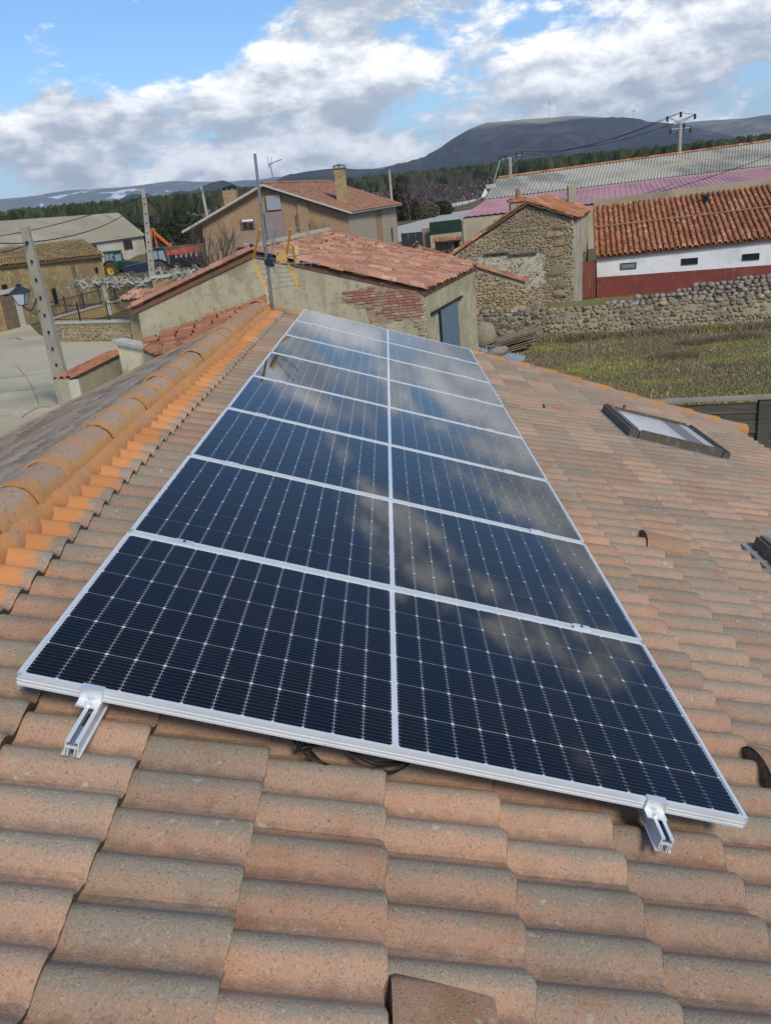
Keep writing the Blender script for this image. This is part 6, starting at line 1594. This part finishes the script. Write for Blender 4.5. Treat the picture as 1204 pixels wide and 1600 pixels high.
# ================================================================ middle distance right of the brick house
def P0z(p): v = Vector(p); v.z = 0; return v
t = thing('sliding_gate', 'dark grey sheet metal gate beside the brick house', 'gate', loc=(3.425, 98.655, 0.000))
a, c = P0z((2.610, 102.261, 0.000)), P0z((5.191, 101.917, 0.000))
for i in range(3):
    p, q = a.lerp(c, i / 3), a.lerp(c, (i + .97) / 3); b = MB(); b.prism([p, q, q + Vector((0, .08, 0)), p + Vector((0, .08, 0))], up * 1.75); b.build('panel', material('anthracite_sheet', (.035, .04, .05), rough=.6) if i == 0 else bpy.data.materials['anthracite_sheet'], t)
settle(t)
p = P0z((5.505, 98.976, 0.000)); t = thing('gate_pillar', 'rough ochre stone gate pillar right of the grey metal gate', 'pillar', loc=tuple(p))
b = MB(); b.box(p + up * 1.1, (1.0, .8, 2.2)); b.build('shaft', M['stone_yellow'], t); b = MB(); b.box(p + up * 2.24, (1.15, .95, .12)); b.build('pillar_cap', M['pale_stone'], t); settle(t)
a, c = P0z((5.790, 97.358, 0.000)), P0z((9.470, 98.727, 0.000))
t = thing('screened_wall', 'low wall topped with dark green screening fence beside the stone gate pillar', 'wall', loc=tuple(a))
b = MB(); b.prism([a, c, c + Vector((0, .3, 0)), a + Vector((0, .3, 0))], up * 1.45); b.build('wall', M['pinkwall'], t)
b = MB(); b.prism([a + up * 1.5, c + up * 1.5, c + up * 1.5 + Vector((0, .06, 0)), a + up * 1.5 + Vector((0, .06, 0))], up * 1.35); b.build('green_screen', material('dark_green_screen', (.012, .035, .025), rough=.9, layers=[(1, (.02, .05, .035), .45, .65, 4, (1, 1, 5))]), t); settle(t)
t = thing('barbecue_shelter', 'low brick shelter with an orange tile canopy under the green screen', 'shelter', loc=(7.656, 91.215, 0.000))
a, c = P0z((6.083, 93.559, 0.000)), P0z((8.746, 92.801, 0.000)); 
b = MB(); b.prism([a, c, c + Vector((0, .5, 0)), a + Vector((0, .5, 0))], up * .95); b.build('wall', M['stone_yellow'], t)
for s in (.18, .45, .85): b = MB(); q = a.lerp(c, s) + Vector((0, -.03, .45)); b.box(q, (.45, .04, .8)); b.build('opening', M['dark'], t)
barrel_roof(t, a + up * .95 + Vector((-.1, -.6, 0)), c + up * .95 + Vector((.1, -.6, 0)), c + up * 1.35 + Vector((.1, .1, 0)), a + up * 1.35 + Vector((-.1, .1, 0)), .3, .36, M['tile_pink'], M['pan'], 0, r=.11); settle(t)
for k, pp in enumerate(((6.120, 88.394, 0.000), (6.665, 87.625, -0.000), (7.205, 87.826, -0.000))):
    p = Vector(pp); p.z = 0; t = thing('garden_chair', ['leftmost of three dark garden chairs before the shelter', 'middle one of three dark garden chairs before the shelter', 'rightmost of three dark garden chairs before the shelter'][k], 'chair', 'dark garden chairs', loc=tuple(p))
    b = MB(); b.box(p + up * .45, (.5, .5, .05)); b.build('seat', M['black_iron'], t); b = MB(); b.box(p + up * .72 + Vector((0, .22, 0)), (.5, .05, .5)); b.build('backrest', M['black_iron'], t)
    for dx in (-.22, .22):
        for dy in (-.22, .22): b = MB(); b.box(p + Vector((dx, dy, .22)), (.04, .04, .44)); b.build('leg', M['black_iron'], t)
    settle(t)
# small tiled chimney hood peeping over the rendered barn
p = Vector((3.001, 60.000, 2.676)); t = thing('chimney_hood', 'small white gabled hood with red tiles peeping over the barn roof', 'chimney', loc=(p.x, p.y, 0))
b = MB(); b.prism([(p.x - .6, 59.6, 0), (p.x + .75, 59.6, 0), (p.x + .75, 59.6, p.z - .35), (p.x + .2, 59.6, p.z + .12), (p.x - .35, 59.6, p.z - .3), (p.x - .6, 59.6, p.z - .35)], (0, 1.0, 0)); b.build('wall', M['stucco_grey'], t)
barrel_roof(t, (p.x - .75, 59.5, p.z - .45), (p.x + .1, 59.5, p.z + .25 - .02), (p.x + .1, 60.7, p.z + .25), (p.x - .75, 60.7, p.z - .45), .25, .3, M['tile_orange'], M['pan'], 12, r=.1); settle(t)

# white boundary wall, verge posts, hedgerow trees along the road
M['whitewall'] = material('white_boundary_wall', (.62, .62, .60), rough=.9, layers=[(.3, (.50, .50, .48), .5, .68)])
b = MB(); wl_ = [P0z(q) for q in ((4.358, 214.352, 0.000), (10.921, 239.659, 0.000), (21.056, 283.965, 0.000), (29.908, 312.883, 0.000), (42.239, 361.538, 0.000))]
for p, q in zip(wl_, wl_[1:]): b.prism([p, q, q + Vector((0, .5, 0)), p + Vector((0, .5, 0))], up * 1.15)
tag(b.build('boundary_wall', M['whitewall'], None), 'low long white wall along the far side of the pale road', 'wall')
for k, (x_, y_) in enumerate(((712, 322), )): pass
rr = random.Random(12)
tpx = [(6.137, 194.207, 0.000), (8.829, 204.690, 0.000), (10.908, 213.785, 0.000), (12.882, 218.434, 0.000), (15.421, 228.232, 0.000), (18.192, 238.925, 0.000), (20.441, 245.340, 0.000), (23.419, 259.097, 0.000), (26.867, 273.661, 0.000), (30.716, 289.920, -0.000)]
wh = ['nearest the brick house', 'beside the dark conifer', 'third from the brick house', 'fourth from the brick house', 'over the lowest stretch of white wall', 'sixth from the brick house', 'seventh from the brick house', 'third from the pink warehouse', 'second from the pink warehouse', 'nearest the pink warehouse']
for k, p in enumerate(tpx):
    bare('roadside_tree', f'slender leafless roadside tree {wh[k]}', p, 6, 8.5 + rr.uniform(-1, 1.5), .5, .07, 60 + k, depth=3, lean=.5, group='leafless trees along the pale road', cat='tree', mt='twig_far', trunk=True)
for k, p in enumerate(((-78.726, 292.668, 0.000), (-75.368, 294.824, 0.000), (-66.789, 295.479, -0.000))):
    bare('bare_tree', ['leafless tree behind the long white barn end', 'leafless tree above the orange slide', 'leafless tree left of the far concrete pole'][k], p, 6, 5.5, .55, .12, 90 + k, cat='tree', mt='twig_far', trunk=True)
# far hedgerow of leafless trees as one mass
M['scrub'] = material('leafless_scrub', (.145, .11, .105), rough=1, rand=.3, layers=[(.02, (.11, .085, .075), .45, .62)])
leafmass('bare_thicket', (75, 390, 5), (150, 60, 6.5), 26000, .75, M['scrub'], 8, fn=lambda u, rg: u[2] < .2 + .8 * mn.noise(Vector((u[0] * 9, u[1] * 4, 0))), kind='stuff')
# dark round conifer by the slim pole
M['conifer'] = material('dark_brown_green_conifer', (.055, .048, .026), rough=1, rand=.4, layers=[(1.0, (.10, .055, .035), .50, .68)])
c = Vector((5.116, 205.000, 2.030)); t = thing('conifer', 'dark broad conifer with reddish branch tips beside the slim pole', 'tree', loc=(c.x, 205, 0))
b = MB(); b.tube([(c.x, 205, 0), (c.x, 205, 9)], [.4, .1], 7); b.build('trunk', M['twig'], t)
leafmass('crown', (c.x, 205, 5.2), (4.6, 4.4, 5.0), 6500, .30, M['conifer'], 5, fn=lambda u, rg: math.hypot(u[0], u[1]) < (1 - (u[2] + 1) / 2) ** .6 * (.82 + .35 * mn.noise(Vector(u) * 3.3)) and math.hypot(u[0], u[1]) > .45 * (1 - (u[2] + 1) / 2), parent=t); settle(t)
for k, (q, r_, lab) in enumerate((((10.200, 205.230, 0.000), 2.6, 'rounded olive bush left of the white wall'), ((14.735, 217.533, 0.000), 2.4, 'dark low bush beside the white wall'), ((-62.602, 232.859, 0.000), 2.2, 'dark round bush left of the orange slide'), ((-51.472, 231.820, 0.000), 4.2, 'dark evergreen bush beside the far concrete pole'))):
    q = Vector(q); t = thing('bush', lab, 'bush', loc=tuple(q)); mt_ = M['hedge'] if k else material('olive_bush', (.12, .10, .055), rough=1, rand=.3)
    leafmass('foliage', (q.x, q.y, r_ * .6 + land(q.x, q.y)), (r_ * 1.3, r_, r_ * .8), 1800, .22, mt_, 70 + k, fn=lambda u, rg: np.linalg.norm(u) < 1, parent=t)
    b = MB(); b.tube([q, q + up * r_ * .6], [.1, .06], 5); b.build('stem', M['twig'], t); settle(t)

# ================================================================ power lines and pylon poles right
M['insul'] = material('dark_insulator', (.05, .045, .05), rough=.4)
def crosspole(px_top, Yp, label, arms):
    p = Vector(px_top); t = thing('power_pole', label, 'power pole', loc=(p.x, Yp, 0)); b = MB(); b.tube([(p.x, Yp, 0), (p.x, Yp, p.z)], [.35, .22], 8); b.build('shaft', M['concrete_pole'], t)
    return t, p
t, p = crosspole((40.215, 118.000, 11.340), 118, 'concrete power pole with a V shaped crossarm against the shaded hill', 0)
b = MB(); tipL, tipC, tipR = Vector((38.535, 118.000, 12.179)), Vector((40.258, 118.000, 12.550)), Vector((42.088, 118.000, 12.154)); cc = Vector((p.x, 118, p.z))
b.tube([cc, tipL], .07, 5); b.tube([cc, tipR], .07, 5); b.tube([tipL, tipC, tipR], .05, 5); q0, q1 = Vector((38.993, 118.000, 10.614)), Vector((41.567, 118.000, 10.605)); b.tube([q0, q1], .12, 5)
b.tube([q0, cc + Vector((0, 0, .4))], .05, 5); b.build('crossarm', M['steel_grey'], t)
for q in (tipL, tipC, tipR, q0, q1, cc + Vector((.5, 0, -.2))): b = MB(); b.tube([q + Vector((0, 0, .1)), q - Vector((0, 0, .55))], .17, 6); b.build('insulator', M['insul'], t)
settle(t)
W1 = [tipL, tipC, tipR]
t, p = crosspole((20.349, 135.000, 9.633), 135, 'power pole with a flat crossarm and stay wire behind the grey warehouse roof', 0)
a, c = Vector((18.892, 135.000, 9.411)), Vector((22.187, 135.000, 9.820))
b = MB(); b.tube([a, c], .12, 5); b.tube([a, p - Vector((0, 0, 1.4))], .05, 4); b.tube([c, p - Vector((0, 0, 1.4))], .05, 4); b.tube([a, (a.x - 1.2, 134, 6.5)], .04, 4); b.build('crossarm', M['steel_grey'], t)
for s in (0, .25, .75, 1): q = a.lerp(c, s); b = MB(); b.tube([q, q + Vector((0, 0, .5))], .15, 6); b.build('insulator', M['insul'], t)
settle(t)
for k in range(3):
    cable('power_line', ['left', 'middle', 'right'][k] + ' power line wire strung between the two power poles across the hill', [tuple(W1[k]), tuple(a.lerp(c, k / 2) + Vector((0, 0, .5)))], .035, 1.3)
t = thing('road_sign', 'small white triangular road sign left of the grey warehouse', 'sign', loc=((12.516, 100.000, 5.165))[:2] + (0,))
q = Vector((12.523, 100.000, 5.301)); b = MB(); b.prism([q + Vector((-.55, 0, -.4)), q + Vector((.55, 0, -.4)), q + Vector((0, 0, .55))], (0, .06, 0)); b.build('plate', M['white_wash'], t)
b = MB(); b.tube([(q.x, q.y + .1, 0), (q.x, q.y + .1, q.z)], .06, 6); b.build('post', M['steel_grey'], t); settle(t)

# ================================================================ pine wood, hills, wind turbines
M['pine'] = material('pine_wood', (.038, .050, .020), rough=1, spec=.02, rand=.40, layers=[(.012, (.062, .068, .030), .45, .62), (.05, (.075, .066, .036), .54, .7)])
def crown_mesh(seed):
    rr = random.Random(seed); vs = []; n = 7; lv = [(.0, .45), (.2, .95), (.45, 1.0), (.70, .82), (.90, .48)]
    for z, r_ in lv:
        for k in range(n): an = 2 * math.pi * (k + rr.uniform(-.3, .3)) / n; q = r_ * rr.uniform(.65, 1.15); vs.append((math.cos(an) * q, math.sin(an) * q, z + rr.uniform(-.06, .06)))
    vs.append((0, 0, 1)); f = [(i * n + k, i * n + (k + 1) % n, (i + 1) * n + (k + 1) % n, (i + 1) * n + k) for i in range(len(lv) - 1) for k in range(n)] + [((len(lv) - 1) * n + k, (len(lv) - 1) * n + (k + 1) % n, len(vs) - 1) for k in range(n)]
    return np.array(vs, np.float32), f
CM = [crown_mesh(k) for k in range(5)]
rg = np.random.default_rng(4); V = []; Fc = []; o_ = 0; cnt = 0
def grow(x, y, h, w):
    global o_
    v, f = CM[rg.integers(5)]; a = rg.uniform(0, 6.28); c_, s_ = math.cos(a), math.sin(a)
    q = np.empty_like(v); q[:, 0] = (v[:, 0] * c_ - v[:, 1] * s_) * w + x; q[:, 1] = (v[:, 0] * s_ + v[:, 1] * c_) * w + y; q[:, 2] = v[:, 2] * h + land(x, y) + .8
    V.append(q); Fc.extend([tuple(i + o_ for i in ff) for ff in f]); o_ += len(v)
for ring_ in range(30):
    Rr = 390 + ring_ * 17 + (0 if ring_ < 12 else (ring_ - 12) * 22)
    step = 2.7 + ring_ * .09
    for k in range(int(math.radians(76) * Rr / step)):
        an = math.radians(-40) + k * step / Rr + rg.normal(0, .002); d = Rr + rg.normal(0, 6)
        edge = 400 + 46 * mn.noise(Vector((an * 7, 0, 2))) + 130 * smooth(-.10, .05, an) * (1 - smooth(.12, .26, an)) 
        if d < edge: continue
        if mn.noise(Vector((an * 30, d * .02, 5))) > .42: continue
        grow(d * math.sin(an), d * math.cos(an), rg.uniform(8.5, 13.0), rg.uniform(2.1, 3.9))
me = bpy.data.meshes.new('pine_wood'); me.from_pydata(np.concatenate(V).tolist(), [], Fc); me.materials.append(M['pine'])
o = bpy.data.objects.new('pine_wood', me); COL.objects.link(o); o['kind'] = 'stuff'
print('pine faces', len(Fc))

def hill(name, sil, Dy, depth, mt, ns=90, nq=26, rough=1.0, foot=-30.0, seed=0):
    sil = [Vector(p) for p in sil]
    def crest(s):
        x = s * (len(sil) - 1); i = min(int(x), len(sil) - 2); f_ = x - i; a = sil[max(i - 1, 0)]; b_ = sil[i]; c = sil[i + 1]; d = sil[min(i + 2, len(sil) - 1)]
        return .5 * ((2 * b_) + (c - a) * f_ + (2 * a - 5 * b_ + 4 * c - d) * f_ * f_ + (3 * b_ - a - 3 * c + d) * f_ ** 3)
    vs = []
    for i in range(ns + 1):
        c = crest(i / ns); out = Vector((c.x - CAMP[0], c.y - CAMP[1], 0)).normalized()
        for j in range(nq + 1):
            q = j / nq * 1.35                      # 0 foot .. 1 crest .. 1.35 behind
            if q <= 1: k = q; z = foot + (c.z - foot) * (k ** .8 if k < 1 else 1)
            else: z = c.z - (c.z - foot) * ((q - 1) / .35) ** 2 * .5
            p = Vector((c.x, c.y, 0)) + out * (q - 1) * depth
            n1 = mn.fractal(Vector((p.x, p.y, seed)) / (depth * .16), 1.0, 2.0, 5)
            env = math.sin(min(1, q) * math.pi) if q < 1 else 0
            vs.append((p.x, p.y, z + (n1 * depth * .035 * env + mn.noise(Vector((p.x, p.y, 0)) / 90) * 3 * (1 if q < 1.02 else 0)) * rough))
    b = MB(); m_ = nq + 1
    b.add(vs, [(i * m_ + j, (i + 1) * m_ + j, (i + 1) * m_ + j + 1, i * m_ + j + 1) for i in range(ns) for j in range(nq)])
    return b.build(name, mt, None, True, kind='structure')
def height_extra(z0, z1, top, amp):  # paler colour above a given height: paints the sunlit crest
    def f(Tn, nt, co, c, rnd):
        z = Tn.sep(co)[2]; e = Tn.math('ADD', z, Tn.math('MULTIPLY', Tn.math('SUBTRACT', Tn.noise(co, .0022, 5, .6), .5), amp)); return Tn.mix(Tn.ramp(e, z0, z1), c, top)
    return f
M['mesa'] = material('painted_cloud_shade_hill', (.030, .034, .042), rough=1, spec=0, layers=[(.004, (.060, .056, .052), .46, .60), (.02, (.016, .020, .022), .5, .62), (.05, (.10, .09, .07), .60, .68)], extra=height_extra(200, 236, (.32, .285, .19), 90))  # cloud shade and bluish haze painted into the slopes, sunlit crest painted paler
M['blue_hill'] = material('wooded_hill', (.035, .042, .035), rough=1, spec=0, layers=[(.004, (.055, .055, .045), .45, .62), (.03, (.025, .03, .024), .5, .68)])
M['snow_hill'] = material('far_range_with_snow_patches', (.12, .12, .10), rough=1, spec=0, layers=[(.0012, (.085, .09, .075), .45, .6), (.0020, (.80, .82, .86), .585, .63, 6, (1, 1, 3.0)), (.008, (.70, .72, .78), .66, .70, 5, (1, 1, 3))])
M['pale_ridge'] = material('dry_plateau', (.20, .175, .115), rough=1, spec=0, layers=[(.003, (.10, .095, .065), .48, .60), (.02, (.07, .07, .05), .55, .68)])
hill('far_range', [(-4157.961, 8800.000, 292.916), (-3772.044, 8800.000, 292.830), (-3449.895, 8800.000, 298.539), (-3144.776, 8800.000, 317.501), (-2809.718, 8800.000, 304.146), (-2492.692, 8800.000, 298.303), (-2047.346, 8800.000, 303.941), (-1673.622, 8800.000, 269.362), (-1235.855, 8800.000, 240.540), (-1013.928, 8800.000, 249.164), (-604.119, 8800.000, 257.749), (-230.473, 8800.000, 234.778), (20.393, 8800.000, 240.511), (333.452, 8800.000, 251.947), (639.792, 8800.000, 177.428), (1011.800, 8800.000, 143.013)], 0, 3000, M['snow_hill'], ns=140, foot=-60)
hill('wooded_hill', [(-1067.600, 3300.000, 52.742), (-849.582, 3300.000, 61.582), (-633.339, 3300.000, 68.187), (-466.145, 3300.000, 72.573), (-368.903, 3300.000, 89.913), (-296.077, 3300.000, 105.002), (-224.907, 3300.000, 109.291), (-154.636, 3300.000, 107.131), (-62.063, 3300.000, 94.226), (30.804, 3300.000, 83.462), (123.725, 3300.000, 72.692), (239.558, 3300.000, 53.270), (379.181, 3300.000, 35.992)], 0, 1400, M['blue_hill'], foot=-10, seed=3)
hill('plateau', [(1432.883, 5600.000, 191.437), (1743.202, 5600.000, 230.756), (1897.746, 5600.000, 237.813), (2052.355, 5600.000, 234.168), (2206.744, 5600.000, 230.529), (2375.642, 5600.000, 236.136), (2590.394, 5600.000, 237.443), (3128.060, 5600.000, 212.350)], 0, 1800, M['pale_ridge'], foot=-10, seed=7)
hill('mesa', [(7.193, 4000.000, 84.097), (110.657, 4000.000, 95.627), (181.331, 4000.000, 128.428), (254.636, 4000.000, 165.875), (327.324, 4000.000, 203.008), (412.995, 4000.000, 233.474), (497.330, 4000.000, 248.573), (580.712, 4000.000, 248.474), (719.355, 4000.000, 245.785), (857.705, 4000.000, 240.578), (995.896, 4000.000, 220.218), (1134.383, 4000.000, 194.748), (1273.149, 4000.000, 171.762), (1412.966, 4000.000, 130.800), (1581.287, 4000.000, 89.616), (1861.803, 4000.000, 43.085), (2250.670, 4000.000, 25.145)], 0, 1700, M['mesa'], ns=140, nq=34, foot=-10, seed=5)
M['turb'] = material('white_turbine', (.8, .8, .8), rough=.5)
for k, p in enumerate(((604.674, 4050.000, 247.385), (750.727, 4050.000, 246.705), (1117.667, 4050.000, 202.523), (789.924, 4050.000, 243.081))):
    p = Vector(p); H_ = (70, 72, 42, 50)[k]; t = thing('wind_turbine', ['leftmost of the white wind turbines on the hill crest', 'second white wind turbine from the left on the hill crest', 'white wind turbine farthest right on the hill crest', 'smaller white wind turbine just right of the hill summit pair'][k], 'wind turbine', 'wind turbines on the hill', loc=tuple(p))
    b = MB(); b.tube([p - up * 8, p + up * H_], [3.0, 1.8], 8); b.build('tower', M['turb'], t)
    b = MB(); b.box(p + up * H_, (3, 8, 3)); b.build('nacelle', M['turb'], t)
    for j in range(3):
        an = k * .7 + j * 2.094; b = MB(); q = p + up * H_ + Vector((0, -5, 0)); b.tube([q, q + Vector((math.cos(an), 0, math.sin(an))) * 30], [1.6, .5], 5); b.build('blade', M['turb'], t)
    settle(t)

# ================================================================ air
hz = bpy.data.materials.new('haze'); hz.use_nodes = True; nt = hz.node_tree; nt.nodes.clear()
pv = nt.nodes.new('ShaderNodeVolumePrincipled'); mo = nt.nodes.new('ShaderNodeOutputMaterial'); pv.inputs['Color'].default_value = (.70, .84, 1.0, 1); pv.inputs['Density'].default_value = 9e-5
nt.links.new(pv.outputs[0], mo.inputs['Volume'])
if True:
    b = MB(); b.box2((-10400, -10400, -90), (10400, 10400, 620)); o = b.build('haze', hz, None, kind='stuff')
    o.display_type = 'WIRE'
